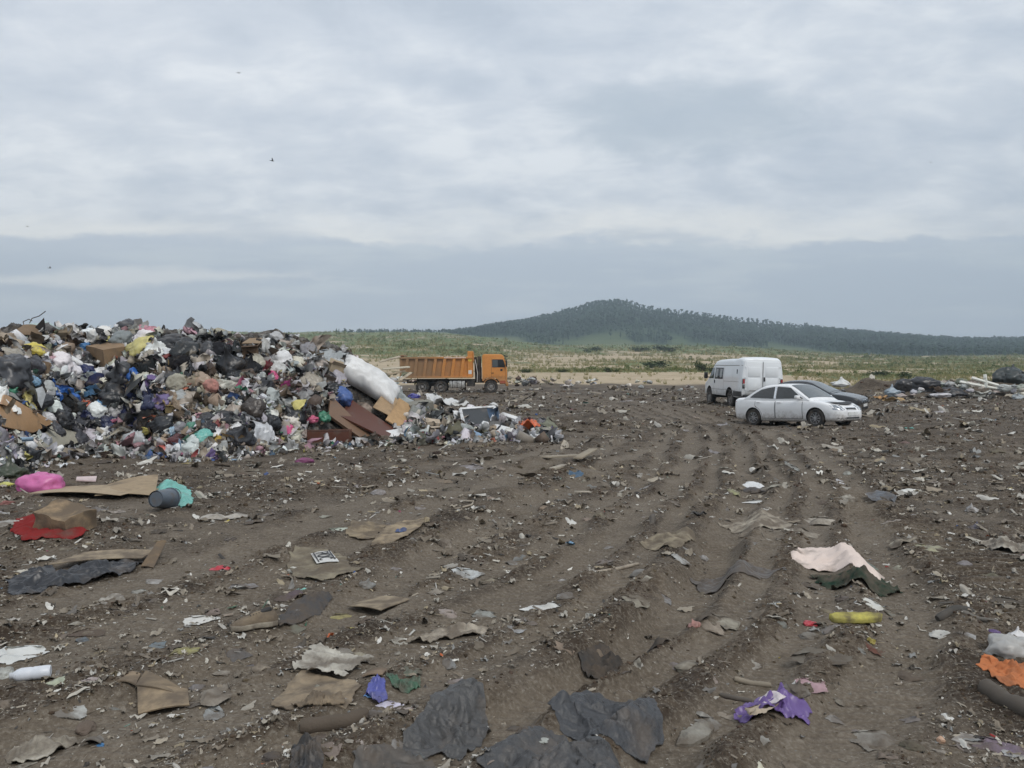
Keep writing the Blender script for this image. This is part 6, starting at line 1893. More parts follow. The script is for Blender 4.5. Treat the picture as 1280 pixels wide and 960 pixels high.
gsoft('plastic_sheet', 'clear grey sheet right above the pink bag', 'the clear grey sheet', 'sheet', 36, 589, 32, 16, (.42, .43, .44), 'rag', 'film', 81)
gsoft('paper', 'crumpled white paper between the grey rag and the red strip', 'the crumpled white paper', 'paper', 82, 577, 30, 18, (.46, .44, .41), 'rag', 'film', 82)
gcard('packaging', 'narrow red and white packaging strip right of the pink bag', 'the red and white strip', [(95, 604), (120, 603), (121, 598), (96, 599)], (.66, .52, .50), 0, .02, (.03,) * 4, 'painted', 'packaging')
gsoft('plastic_sheet', 'dirty white plastic sheet at the left edge beside the red cloth', 'the dirty white sheet', 'sheet', 8, 652, 44, 14, (.44, .42, .38), 'rag', 'film_muddy', 83)
gsoft('plastic_scrap', 'grey brown plastic scrap right of the battered carton', 'the grey brown scrap', 'plastic', 124, 634, 28, 14, (.16, .145, .135), 'rag', 'film_muddy', 84)
gsoft('cloth', 'blue and red cloth scrap below the brown drawer', 'the blue and red scrap', 'cloth', 381, 576, 23, 11, (.30, .09, .22), 'bag', 'cloth', 85)
gsoft('paper', 'torn pale paper left of the middle of the ground below the heap', 'the torn pale paper', 'paper', 279, 643, 38, 15, (.44, .40, .34), 'rag', 'film_muddy', 86)
gsoft('red_scrap', 'small red scrap alone on bare mud right of the bin bag', 'the small red scrap', 'plastic', 276, 709, 24, 8, (.45, .035, .05), 'rag', 'film', 87)
gsoft('paper', 'torn white paper with ragged edge above the old shoe', 'the torn white paper', 'paper', 252, 770, 34, 20, (.62, .60, .55), 'rag', 'film', 88)
gsoft('cloth', 'muddy beige rag with knotted end below the bin bag', 'the muddy beige rag', 'cloth', 124, 766, 36, 34, (.34, .285, .21), 'rag', 'cloth_muddy', 89, yaw=1.2)
gsoft('paper', 'whitish crumpled strip right above the muddy beige rag', 'the whitish crumpled strip', 'paper', 142, 748, 40, 10, (.47, .44, .38), 'rag', 'film_muddy', 90)
gsoft('plastic_bag', 'torn white plastic bag at the left edge', 'the torn white bag', 'bag', 20, 812, 62, 30, (.60, .60, .57), 'rag', 'film', 91, yaw=.2)
gsoft('plastic_scrap', 'white scrap above the torn white bag', 'the white scrap by the torn bag', 'plastic', 38, 784, 20, 14, (.60, .58, .53), 'rag', 'film', 92)
def bottle(label, short, u, v, L, r, rot, col):
    p = gpt(u, v); z = float(gh(p[0:1], p[1:2])[0])
    e = tag(empty('plastic_bottle', (p[0], p[1], z + r), (0, R(90), rot)), label, 'bottle')
    MB().lathe([(.001, -L * .5), (r * .86, -L * .5), (r, -L * .46), (r, -L * .1), (r * .93, -L * .06), (r, 0), (r, L * .22), (r * .8, L * .34), (r * .42, L * .42), (r * .4, L * .44)], 22).build('bottle_wall', M['hard_plastic'], e, angle=50, color=col)
    MB().lathe([(.001, L * .5), (r * .46, L * .5), (r * .48, L * .43), (.001, L * .43)], 16).build('cap', M['hard_plastic'], e, color=(.55, .57, .6))
    land(short, u, v, 'ground')
bottle('white plastic bottle lying on the mud at the left edge', 'the white bottle', 38, 851, .20, .036, .35 + PI, (.66, .68, .72))
gsoft('packaging', 'blue and yellow printed packet behind the white bottle', 'the printed packet', 'packet', 62, 856, 46, 10, (.40, .42, .30), 'rag', 'film', 93, yaw=.35)
gsoft('packaging', 'striped torn wrapper left of the folded cardboard tray', 'the striped wrapper', 'wrapper', 124, 846, 36, 18, (.36, .30, .28), 'rag', 'film', 94, yaw=.5)
gsoft('paper', 'yellowish curled paper above the striped wrapper', 'the yellowish curled paper', 'paper', 122, 817, 18, 12, (.40, .34, .17), 'rag', 'film_muddy', 95)
sheet('cloth', 'muddy white shirt like cloth in the bottom left corner', 'the muddy white cloth', 'cloth', [(6, 944), (18, 928), (36, 926), (60, 924), (80, 916), (96, 918), (102, 924), (82, 936), (66, 948), (40, 956), (14, 956)], (.50, .46, .38), 'cloth_muddy', amp=.03, fs=8, bulge=.03, rings=44, seg=150, seed=19)
gsoft('cloth', 'small grey rag above the muddy white cloth', 'the small grey rag', 'cloth', 30, 921, 26, 14, (.30, .28, .25), 'rag', 'cloth_muddy', 96)
gcard('cardboard_flap', 'grey card with a blue corner beside the muddy white cloth', 'the grey card', [(100, 936), (126, 938), (131, 926), (118, 918)], (.25, .235, .21), .02)
gsoft('blue_scrap', 'blue corner scrap on the grey card', None, 'plastic', 125, 934, 11, 7, (.06, .18, .36), 'bag', 'film', 97)
def tray():
    e = tag(empty('cardboard_tray', gpt(204, 868)), 'folded brown cardboard tray lying open in the left foreground', 'cardboard')
    o = np.array(e.location)
    def pn(px, ups, nm, col):
        cs = [np.array(gpt(*p)) + [0, 0, k] for p, k in zip(px, ups)]
        x = panel(nm, None, None, cs, .008, col, 'card_muddy', .012); x.location = Vector(x.location) - Vector(o); x.parent = e
    pn([(173, 888), (237, 888), (234, 866), (171, 864)], (.012, .012, .06, .06), 'front_leaf', (.36, .275, .18))
    pn([(170, 864), (222, 873), (236, 864), (182, 846)], (.055, .05, .03, .02), 'back_leaf', (.26, .20, .135))
    pn([(145, 860), (170, 862), (176, 850), (156, 843)], (.012, .04, .02, .01), 'side_flap', (.29, .22, .15))
    land('the cardboard tray', 204, 866, 'ground')
tray()
gsoft('roots', 'pale tangle of shredded fibres right of the cardboard tray', 'the fibre tangle', 'fibres', 268, 870, 60, 22, (.30, .265, .22), 'rag', 'cloth_muddy', 98)
# ---- centre foreground cardboard and papers
sheet('cardboard_sheet', 'trampled brown cardboard in the centre left foreground', 'the trampled cardboard', 'cardboard', [(338, 882), (356, 862), (378, 840), (408, 846), (440, 852), (452, 862), (440, 880), (432, 890), (398, 888), (362, 890)], (.36, .285, .195), 'card_muddy', amp=.016, fs=5, lift=.015, th=.006, ragged=.02, rings=36, seg=130, seed=21)
sheet('paper_sheet', 'torn white paper lying on the trampled cardboard', 'the white paper on the cardboard', 'paper', [(368, 842), (386, 820), (410, 822), (440, 824), (464, 827), (446, 838), (428, 850), (400, 846)], (.56, .53, .46), 'card_muddy', amp=.03, fs=9, th=.003, ragged=.10, rings=40, seg=130, seed=22, lift=.035)
sheet('cardboard_flap', 'curled cardboard flap at the front of the trampled cardboard', 'the curled flap', 'cardboard', [(364, 886), (392, 880), (428, 878), (432, 888), (400, 892), (372, 891)], (.33, .255, .17), 'card_muddy', amp=.03, fs=5, th=.006, rings=24, seed=23, lift=.03, bulge=.02)
rod('foam_roll', 'dark brown roll lying in front of the trampled cardboard', 'the dark brown roll', 'roll', [(376, 912), (410, 908), (436, 904), (458, 893)], .038, (.105, .085, .066), 'cloth_muddy', seg=14)
sheet('plastic_wrapper', 'blue and violet striped wrapper right of the trampled cardboard', 'the blue and violet wrapper', 'wrapper', [(456, 872), (466, 854), (480, 856), (484, 872), (470, 880)], (.09, .10, .34), 'film', amp=.03, fs=10, bulge=.02, rings=26, seed=24)
gsoft('wrapper_piece', 'light blue end of the striped wrapper', None, 'wrapper', 460, 866, 14, 20, (.16, .36, .70), 'rag', 'film', 99)
gsoft('plastic_wrapper', 'white lilac foil touching the blue and violet wrapper', 'the white lilac foil', 'foil', 488, 874, 22, 16, (.62, .58, .68), 'rag', 'film', 100)
sheet('mesh_bag', 'green plastic tray liner half buried right of the striped wrapper', 'the green liner', 'plastic', [(482, 846), (500, 854), (524, 846), (526, 856), (510, 864), (490, 862)], (.055, .125, .075), 'film_muddy', amp=.04, fs=8, bulge=.015, rings=28, seed=25)
gsoft('green_rag', 'grey green crumpled net behind the green liner', 'the grey green net', 'net', 512, 840, 30, 15, (.12, .15, .105), 'rag', 'film_muddy', 101)
gcard('cardboard_scrap', 'square cardboard scrap left of the green liner', 'the square cardboard scrap', [(452, 850), (478, 850), (484, 838), (460, 838)], (.27, .20, .14), .01)
gcard('cardboard_sheet', 'flat square of beige cardboard in the middle left', 'the beige cardboard square', [(434, 754), (476, 766), (512, 754), (468, 740)], (.37, .30, .21), .012, ups=(.02, .03, .02, .02))
gsoft('yellow_scrap', 'shredded lemon yellow scrap below the beige cardboard square', 'the shredded yellow scrap', 'plastic', 436, 777, 30, 16, (.56, .50, .10), 'rag', 'film', 102, yaw=-.5)
# poster with letters on a muddy bag
sheet('muddy_bag', 'olive brown flattened bag under the printed sheet', 'the olive brown bag', 'bag', [(360, 706), (368, 689), (390, 688), (426, 692), (440, 714), (456, 714), (440, 722), (402, 730), (366, 722)], (.27, .235, .17), 'card_muddy', amp=.035, fs=7, lift=.02, bulge=.025, rings=44, seg=150, seed=27)
def poster():
    c = [np.array(gpt(u, v)) + [0, 0, .055] for (u, v) in ((396, 711), (424, 711), (413, 693), (388, 696))]
    c = np.array(c); o = c.mean(0)
    e = tag(empty('printed_sheet', o), 'torn white printed sheet with black letters lying on the olive brown bag', 'printed sheet')
    p = panel('paper', None, None, c, .003, (.66, .65, .62), 'card', .006); p.location = (0, 0, 0); p.parent = e
    ex = Vector(c[3] - c[0]) * 1.; ex.normalize(); ey = Vector(c[1] - c[0]); ey -= ex * ey.dot(ex); ey.normalize()
    n = ex.cross(ey); 
    if n.z < 0: n = -n
    # letters read from the far edge towards the viewer
    xdir = -Vector(c[3] - c[0]).normalized(); ydir = n.cross(xdir)
    rot = Matrix((xdir, ydir, n)).transposed().to_euler()
    L = (Vector(c[3]) - Vector(c[0])).length
    cu = bpy.data.curves.new('lettering', 'FONT'); cu.body = 'POC'; cu.size = min(L * .36, np.linalg.norm(c[1] - c[0]) * .85); cu.align_x = 'CENTER'; cu.align_y = 'CENTER'; cu.extrude = .0015
    cu.materials.append(M['black_plastic'])
    tc = bpy.data.objects.new('lettering', cu); COL.objects.link(tc); bpy.context.view_layer.update()
    tm = bpy.data.meshes.new_from_object(tc.evaluated_get(bpy.context.evaluated_depsgraph_get())); bpy.data.objects.remove(tc)
    tx = bpy.data.objects.new('lettering', tm); COL.objects.link(tx); tx.parent = e; tx.rotation_euler = rot; tx.location = n * .012 + ydir * -.005
    mb = MB(); W = (Vector(c[1]) - Vector(c[0])).length
    for k in (-1, 1): mb.box((0, k * W * .36, 0), (L * .85, .012, .002))
    ob = mb.build('printed_border', M['black_plastic'], e, loc=n * .011); ob.rotation_euler = rot
    land('the printed sheet', 407, 703, 'ground')
poster()
gsoft('paper', 'white folded scrap at the left end of the olive brown bag', 'the white folded scrap', 'paper', 369, 709, 20, 10, (.58, .56, .50), 'bag', 'card', 103)
sheet('cardboard_sheet', 'big fan shaped cardboard with a blue print on the left mud', 'the fan shaped cardboard', 'cardboard', [(463, 686), (468, 674), (482, 660), (505, 652), (535, 650), (528, 660), (508, 676), (488, 684)], (.37, .295, .20), 'card_muddy', amp=.02, fs=4, th=.006, ragged=.015, rings=34, seg=130, seed=29, lift=.03)
gsoft('blue_print', 'faded blue print patch on the fan shaped cardboard', None, 'print', 503, 665, 20, 8, (.10, .13, .24), 'rag', 'card_muddy', 104, tilt=.2, lift=.03)
sheet('cardboard_sheet', 'wrinkled cardboard piece left of the fan shaped one', 'the wrinkled cardboard piece', 'cardboard', [(432, 668), (440, 656), (464, 655), (484, 656), (468, 672), (450, 674)], (.31, .25, .17), 'card_muddy', amp=.03, fs=6, th=.005, rings=28, seed=30, lift=.015)
gsoft('dark_flap', 'dark brown flap at the right tip of the fan shaped cardboard', 'the dark brown flap', 'cardboard', 540, 654, 26, 13, (.15, .12, .09), 'rag', 'card_muddy', 105)
gsoft('plastic_scrap', 'pale green white scrap left of the wrinkled cardboard piece', 'the pale green scrap', 'plastic', 418, 661, 20, 12, (.42, .45, .36), 'rag', 'film', 106)
# old shoe and dark trouser leg
def shoe():
    p0, p1 = gpt(288, 793), gpt(346, 784)
    d = Vector(p1 - p0); L = d.length; a = math.atan2(d.y, d.x)
    z = float(np.max(gh(np.array([p0[0], p1[0]]), np.array([p0[1], p1[1]]))))
    e = tag(empty('shoe', (p0[0], p0[1], z + .02), (0, 0, a)), 'worn muddy brown shoe lying at the end of the dark trouser leg', 'shoe')
    xs = np.linspace(0, 1, 22); secs = []
    for t in xs:
        w = L * .17 * (math.sin(min(1, t * 3.2 + .25) * PI / 2) * (1 - .25 * math.exp(-((t - .55) / .16) ** 2))) * (1 if t < .94 else .85)
        h = L * np.interp(t, [0, .06, .2, .4, .55, .75, .95, 1], [.07, .13, .17, .24, .30, .31, .27, .20])
        secs.append((t * L, crom([(0, .012), (w * .85, .012), (w, h * .3), (w * .93, h * .6), (w * .62, h * .92), (w * .25, h), (0, h)], 3)))
    V, Fs = loft(secs); MB().add(V, Fs).build('upper', M['cloth_muddy'], e, smooth=True, color=(.30, .235, .16))
    secs = [(x - L * .01, crom([(0, -.01), (s[6, 0] * 1.1 + .004, -.01), (s[6, 0] * 1.12 + .006, .012), (s[6, 0] * 1.05, .024), (0, .024)], 3)) for x, s in secs]
    V, Fs = loft(secs); MB().add(V, Fs).build('sole', M['cloth_muddy'], e, smooth=True, color=(.42, .38, .30))
    MB().lathe([(.001, .01), (L * .11, .012), (L * .125, .004), (L * .12, -.01)], 20).build('opening', M['chassis'], e, loc=(L * .74, 0, L * .29), rot=(0, -.25, 0), scale=(1.25, .75, 1))
    mb = MB()
    for k in range(4): mb.tube([(L * (.42 + .06 * k), s * L * .08, L * (.245 + .015 * k)) for s in (-1, 0, 1)], .0035, 5)
    mb.build('laces', M['chassis'], e)
    land('the old shoe', 316, 788, 'ground')
shoe()
sheet('trouser_leg', 'dark grey trouser leg stretched out behind the old shoe', 'the dark trouser leg', 'trousers', [(344, 782), (362, 766), (384, 754), (404, 745), (416, 750), (400, 766), (372, 780), (350, 788)], (.075, .077, .082), 'cloth_muddy', amp=.03, fs=7, bulge=.035, rings=40, seg=140, ang=.5, seed=31)
gsoft('cloth', 'purple grey crumpled cloth above the dark trouser leg', 'the purple grey cloth', 'cloth', 362, 744, 46, 16, (.13, .10, .115), 'rag', 'cloth_muddy', 107)
gsoft('plastic_scrap', 'tiny turquoise scrap on the purple grey cloth', 'the tiny turquoise scrap', 'plastic', 376, 737, 10, 5, (.20, .50, .42), 'rag', 'film', 108)
sheet('cloth', 'twisted pale beige cloth in the middle of the foreground', 'the twisted beige cloth', 'cloth', [(505, 802), (530, 792), (560, 785), (590, 782), (614, 788), (604, 796), (570, 797), (530, 804)], (.42, .37, .30), 'cloth_muddy', amp=.035, fs=9, bulge=.02, rings=34, seg=130, seed=33)
gsoft('packet', 'transparent flat pouch above the trampled cardboard', 'the flat pouch', 'packet', 428, 816, 26, 12, (.30, .28, .24), 'bag', 'film_muddy', 109)
gsoft('plastic_bag', 'white bag with a raised pointed corner in the picture centre', 'the pointed white bag', 'bag', 678, 752, 46, 30, (.66, .65, .61), 'rag', 'film', 110, yaw=-.5)
gsoft('lid', 'round grey lid pressed into the mud right of the pointed white bag', 'the round grey lid', 'lid', 707, 748, 26, 12, (.22, .21, .195), 'bag', 'film_muddy', 111, .4)
gsoft('paper', 'white paper scrap above the centre of the ground', 'the white centre scrap', 'paper', 711, 648, 26, 9, (.60, .58, .53), 'rag', 'film', 112)
rod('stick', 'pale peeled stick right of the pointed white bag', 'the pale peeled stick', 'stick', [(746, 720), (772, 713), (798, 704)], .016, (.42, .36, .28))
gsoft('lid', 'flat grey stone like lump at the end of the peeled stick', 'the grey lump', 'stone', 798, 717, 22, 11, (.20, .19, .175), 'bag', 'stone', 113, .4)
# ---- middle: planks on the low mound
def gplank(label, short, a, b, wid, col, up=.05, roll=0., nm='plank', th=.035):
    p, q = hit1(*a), hit1(*b)
    plank(nm, label, 'plank', (p[0], p[1], p[2] + up), (q[0], q[1], q[2] + up), wid, th, col, 'wood', roll); land(short, (a[0] + b[0]) / 2, (a[1] + b[1]) / 2, 'ground')
gplank('weathered pale plank lying flat on the low mound in the middle', 'the flat weathered plank', (680, 573), (722, 572), .18, (.34, .29, .22))
gplank('broken plank sticking up obliquely right of the flat weathered plank', 'the oblique broken plank', (722, 582), (742, 570), .16, (.30, .25, .18), .12)
gplank('short pale plank left of the dull blue scrap on the mound', 'the short pale plank', (690, 590), (706, 587), .12, (.42, .37, .29), .04)
gsoft('plastic_scrap', 'dull blue plastic scrap under the oblique broken plank', 'the dull blue scrap', 'plastic', 716, 588, 22, 9, (.05, .10, .16), 'rag', 'film', 114)
gsoft('burnt_box', 'dark brown hollow box on the mud below the pink rag', 'the dark hollow box', 'box', 548, 567, 15, 9, (.05, .035, .028), 'bag', 'card', 115)
rod('stick', 'thin bent twig standing up left of the planks', 'the thin bent twig', 'twig', [(578, 636), (590, 634), (594, 622)], .012, (.36, .31, .24))
# ---- right half
sheet('cloth', 'clean pinkish white sheet lying on the right half of the ground', 'the pinkish white sheet', 'cloth', [(988, 706), (994, 692), (1010, 684), (1034, 684), (1056, 694), (1084, 702), (1108, 716), (1096, 720), (1070, 718), (1040, 710), (1010, 709)], (.74, .62, .55), 'cloth', amp=.035, fs=3., bulge=.09, rings=44, seg=150, seed=37)
gsoft('dirt_stain_rag', 'dark brown scrap lying on the pinkish white sheet', 'the dark scrap on the sheet', 'rag', 1072, 702, 16, 7, (.10, .065, .05), 'rag', 'cloth_muddy', 116, lift=.05)
sheet('netting', 'dark green netting bunched in front of the pinkish white sheet', 'the dark green netting', 'net', [(1016, 716), (1040, 714), (1070, 722), (1110, 722), (1128, 730), (1100, 740), (1064, 738), (1030, 728)], (.022, .048, .032), 'cloth_muddy', amp=.06, fs=9, bulge=.03, ragged=.12, rings=36, seg=150, seed=39)
gsoft('plastic_sheet', 'faded green sheet behind the end of the pinkish white sheet', 'the faded green sheet', 'sheet', 1090, 698, 42, 12, (.15, .21, .165), 'rag', 'film_muddy', 117)
sheet('cloth', 'muddy beige blanket trodden into the ground left of centre right', 'the muddy beige blanket', 'blanket', [(904, 650), (920, 641), (950, 642), (975, 648), (990, 660), (970, 662), (950, 662), (934, 666)], (.40, .355, .285), 'cloth_muddy', amp=.04, fs=6, bulge=.01, ragged=.08, rings=36, seg=140, seed=41)
gsoft('plastic_bag', 'bright white scrap standing on a dark lump below the white saloon', 'the bright white peak', 'bag', 941, 599, 34, 12, (.70, .70, .69), 'rag', 'film', 118)
gsoft('dark_lump', 'dark plastic lump under the bright white scrap', 'the dark lump', 'plastic', 943, 606, 28, 9, (.06, .058, .062), 'bag', 'film_muddy', 119)
gsoft('plastic_scrap', 'second white scrap, lower and smaller than the bright white peak', 'the second white scrap', 'plastic', 942, 619, 22, 8, (.60, .59, .55), 'rag', 'film', 120)
gsoft('plastic_scrap', 'yellow green streaky scrap left of the second white scrap', 'the yellow green scrap', 'plastic', 917, 616, 24, 7, (.36, .36, .18), 'rag', 'film_muddy', 121)
sheet('cloth', 'tan sack lying in the rut with a dark fold beneath', 'the tan sack', 'sack', [(798, 684), (812, 674), (838, 668), (872, 674), (858, 684), (846, 694), (824, 690)], (.31, .265, .19), 'cloth_muddy', amp=.04, fs=5, bulge=.045, rings=36, seg=130, seed=43)
sheet('rubber_strip', 'dark brown rubber strip lying across the tracks', 'the dark rubber strip', 'rubber', [(864, 712), (884, 708), (920, 708), (960, 711), (986, 718), (950, 726), (920, 728), (880, 726)], (.085, .07, .058), 'film_muddy', amp=.035, fs=4, rings=30, seg=130, seed=45)
def insole():
    p = gpt(1070, 785); L = 66 / F * p[1]; z = float(gh(p[0:1], p[1:2])[0])
    mb = MB(); secs = []
    for t in np.linspace(0, 1, 20):
        w = L * .14 * (math.sin(PI * min(1, max(0, .04 + t * .96))) ** .35) * (1 - .12 * math.exp(-((t - .5) / .2) ** 2))
        secs.append(((t - .5) * L, crom([(0, 0), (w * .9, 0), (w, .02), (w * .85, .04), (0, .046)], 3)))
    V, Fs = loft(secs); V[:, 2] += .006 * n2(V[:, 0] * 40, V[:, 1] * 40, 3)
    o = MB().add(V, Fs).build('sandal', M['cloth_muddy'], None, smooth=True, loc=(p[0], p[1], z + .01), rot=(.25, 0, .04), color=(.56, .50, .13))
    tag(o, 'dirty yellow foam sole lying flat on the mud at the right', 'sandal sole'); land('the yellow sole', 1070, 784, 'ground')
insole()
gsoft('red_packet', 'small red packet left of the yellow sole', 'the small red packet', 'packet', 1012, 772, 20, 10, (.45, .045, .06), 'bag', 'film', 122)
gsoft('grey_sole', 'grey flat sole below the small red packet', 'the grey flat sole', 'sole', 1010, 788, 26, 11, (.22, .205, .18), 'bag', 'cloth_muddy', 123, .4)
gsoft('paper', 'white crossed strips of paper above the yellow sole', 'the crossed white strips', 'paper', 1090, 757, 32, 12, (.58, .56, .50), 'rag', 'film', 124)
gsoft('plant_clump', 'dark dried plant clump in the rut right of centre', 'the dried plant clump', 'plant', 870, 778, 40, 36, (.115, .10, .082), 'rag', 'cloth_muddy', 125)
gsoft('paper', 'salmon pink crumpled paper at the foot of the dried plant clump', 'the salmon pink paper', 'paper', 868, 793, 16, 11, (.52, .24, .20), 'bag', 'film', 126)
gsoft('cloth', 'thin grey beige rag below the dark rubber strip', 'the thin grey beige rag', 'cloth', 962, 772, 50, 10, (.28, .245, .195), 'rag', 'cloth_muddy', 127)
sheet('garment', 'dark grey garment crumpled in the rut below the picture centre', 'the dark garment', 'clothing', [(722, 822), (744, 810), (760, 802), (776, 808), (790, 816), (836, 814), (828, 822), (790, 824), (760, 828), (736, 832)], (.058, .056, .054), 'cloth_muddy', amp=.05, fs=10, bulge=.03, rings=34, seg=140, seed=47)
gsoft('root_tangle', 'pale brown root tangle at the left end of the dark garment', 'the root tangle', 'roots', 740, 808, 24, 20, (.25, .20, .15), 'rag', 'cloth_muddy', 128)
gsoft('insole', 'pale muddy insole right of the dark garment', 'the pale muddy insole', 'sole', 864, 831, 42, 14, (.36, .33, .27), 'bag', 'cloth_muddy', 129, .42)
gsoft('cloth', 'whitish scrap of paper right of the pale muddy insole', 'the whitish scrap', 'paper', 940, 824, 24, 9, (.44, .41, .35), 'rag', 'film_muddy', 130)
gsoft('cloth', 'long grey rag running left from the dark clods on the right', 'the long grey rag', 'cloth', 1028, 826, 60, 16, (.17, .155, .13), 'rag', 'cloth_muddy', 131)
rod('stick', 'grey brown stick left of the purple bag', 'the grey brown stick', 'stick', [(918, 846), (940, 848), (964, 852)], .017, (.26, .22, .165))
sheet('insole', 'large grey shoe sole lying in the lower right foreground', 'the large grey sole', 'sole', [(845, 922), (852, 908), (872, 897), (888, 894), (893, 902), (884, 914), (866, 922)], (.30, .285, .245), 'cloth_muddy', amp=.008, fs=5, bulge=.02, th=.02, ragged=.01, rings=26, seg=90, seed=49, lift=.02)
sheet('plastic_bag', 'crumpled purple bag spilling white rubbish in the lower right', 'the purple bag', 'bag', [(917, 892), (930, 876), (948, 866), (980, 868), (1008, 884), (1012, 900), (990, 906), (960, 900), (935, 896)], (.15, .09, .27), 'film', amp=.05, fs=7, bulge=.05, ragged=.08, rings=44, seg=160, seed=51)
gsoft('paper', 'white crumpled paper on the purple bag', 'the paper on the purple bag', 'paper', 966, 886, 40, 18, (.62, .55, .55), 'rag', 'film', 132, lift=.05)
gsoft('cloth', 'beige rag hanging from the front of the purple bag', 'the beige rag on the purple bag', 'cloth', 950, 896, 46, 12, (.44, .36, .27), 'rag', 'cloth', 133, lift=.03)
gsoft('plastic_cup', 'grey oval pad resting on the right end of the purple bag', 'the grey oval pad', 'pad', 996, 880, 30, 20, (.30, .285, .26), 'bag', 'cloth_muddy', 134, .2, lift=.03)
gsoft('yellow_wrapper', 'small yellow wrapper above the purple bag', 'the small yellow wrapper', 'wrapper', 980, 864, 13, 13, (.55, .42, .07), 'rag', 'film', 135)
gsoft('paper', 'small white paper right of the yellow wrapper', 'the small white paper', 'paper', 997, 860, 24, 8, (.66, .64, .60), 'rag', 'film', 136)
gsoft('paper', 'pale grey paper strip above the large grey sole', 'the pale grey strip', 'paper', 884, 890, 36, 9, (.30, .29, .26), 'rag', 'film_muddy', 137)
rod('stick', 'dark stick pointing to the purple bag', 'the dark pointing stick', 'stick', [(900, 864), (922, 867), (940, 869)], .014, (.10, .085, .07))
gsoft('paper', 'yellow and white torn wrapper at the bottom edge below the purple bag', 'the yellow and white wrapper', 'wrapper', 938, 957, 44, 14, (.55, .52, .40), 'rag', 'film', 138)
gsoft('cloth', 'grey torn rag with a tail, right of the purple bag', 'the torn rag with a tail', 'cloth', 1088, 912, 50, 24, (.30, .28, .245), 'rag', 'cloth_muddy', 139, yaw=.6)
gsoft('plastic_scrap', 'three cornered white scrap right of the torn rag', 'the three cornered scrap', 'plastic', 1184, 898, 18, 10, (.62, .60, .55), 'rag', 'film', 140)
gsoft('packet', 'small peach packet below the three cornered scrap', 'the peach packet', 'packet', 1176, 926, 10, 12, (.52, .33, .22), 'bag', 'film', 141)
gsoft('flower_rag', 'pale lilac rag near the lower right corner', 'the pale lilac rag', 'cloth', 1250, 930, 42, 20, (.24, .19, .25), 'rag', 'cloth_muddy', 142)
soft('plastic_bag', 'clear swollen plastic bag at the right edge', 'bag', 1262, 808, 62, 40, (.40, .385, .36), 'bag', 'film', 143, .3); land('the clear swollen bag', 1262, 808, 'ground')
gsoft('plastic_bag', 'white bag behind the clear swollen bag at the right edge', 'the white edge bag', 'bag', 1272, 794, 30, 16, (.72, .70, .69), 'bag', 'film', 144)
gsoft('purple_scrap', 'dark violet scrap touching the clear swollen bag', 'the dark violet scrap', 'plastic', 1243, 790, 14, 10, (.12, .07, .20), 'bag', 'film', 145)
sheet('cloth', 'orange cloth lying at the right edge below the clear bag', 'the orange cloth', 'cloth', [(1219, 842), (1230, 833), (1260, 834), (1300, 836), (1310, 866), (1280, 871), (1256, 866), (1236, 852)], (.50, .18, .075), 'cloth', amp=.035, fs=6, bulge=.05, ragged=.015, rings=70, seg=140, seed=53, edge=.6)
rod('log', 'dark brown log lying at the right edge below the orange cloth', 'the dark log', 'log', [(1228, 872), (1254, 886), (1292, 906)], .05, (.085, .07, .055), 'wood', seg=14, rough=.2)
rod('stick', 'thick black stick at the right above the clear bag', 'the thick black stick', 'stick', [(1172, 774), (1196, 772), (1216, 772)], .032, (.06, .055, .048))
rod('stick', 'forked grey stick lying over the thick black stick end', 'the forked grey stick', 'stick', [(1202, 776), (1222, 778), (1248, 784)], .018, (.15, .135, .115))
gsoft('paper', 'cluster of white paper bits above the clear swollen bag', 'the white paper bits', 'paper', 1176, 787, 30, 16, (.54, .52, .47), 'rag', 'film', 146)
gsoft('cloth', 'rust red rag right of the grey flat sole', 'the rust red rag', 'cloth', 1090, 805, 36, 12, (.16, .065, .05), 'rag', 'cloth_muddy', 147)
sheet('cloth', 'dirty white cloth at the right edge above the caterpillar tracks', 'the dirty white cloth', 'cloth', [(1222, 682), (1238, 678), (1258, 680), (1300, 684), (1300, 692), (1266, 692), (1240, 688)], (.50, .46, .39), 'cloth_muddy', amp=.05, fs=6, bulge=.03, rings=30, seed=55)
gsoft('plastic_cup', 'blue grey crushed cup on the mud near the right edge', 'the blue grey cup', 'cup', 1221, 659, 22, 11, (.10, .10, .15), 'bag', 'film_muddy', 148)
gsoft('plastic_sheet', 'blue grey plastic sheet below the white saloon', 'the blue grey sheet', 'sheet', 1104, 621, 52, 20, (.10, .11, .125), 'rag', 'film_muddy', 149)
gsoft('plastic_scrap', 'clean white oval scrap right of the blue grey sheet', 'the white oval scrap', 'plastic', 1137, 614, 24, 7, (.66, .65, .60), 'bag', 'film', 150)
gsoft('cloth', 'pale bundle left of the blue grey sheet', 'the pale bundle', 'cloth', 1060, 620, 26, 14, (.44, .41, .35), 'bag', 'cloth_muddy', 151)
gsoft('plastic_scrap', 'small white scrap directly in front of the white saloon', 'the scrap before the saloon', 'plastic', 1124, 584, 14, 6, (.60, .59, .55), 'rag', 'film', 152)
gsoft('cloth', 'greyish white rag beside the muddy beige blanket', 'the greyish white rag', 'cloth', 1020, 648, 48, 13, (.42, .38, .32), 'rag', 'cloth_muddy', 153)
gsoft('cloth', 'flat pale rag between the beige blanket and the pinkish sheet', 'the flat pale rag', 'cloth', 1004, 664, 44, 12, (.38, .34, .28), 'rag', 'cloth_muddy', 154)
gsoft('cloth', 'curved pale root like strip above the pinkish white sheet', 'the curved pale strip', 'strip', 1128, 676, 34, 14, (.36, .32, .255), 'rag', 'cloth_muddy', 155)
gsoft('plastic_wrapper', 'crumpled yellowish leaves of plastic right of the curved pale strip', 'the yellowish leaves', 'plastic', 1166, 684, 30, 14, (.36, .34, .22), 'rag', 'film_muddy', 156)

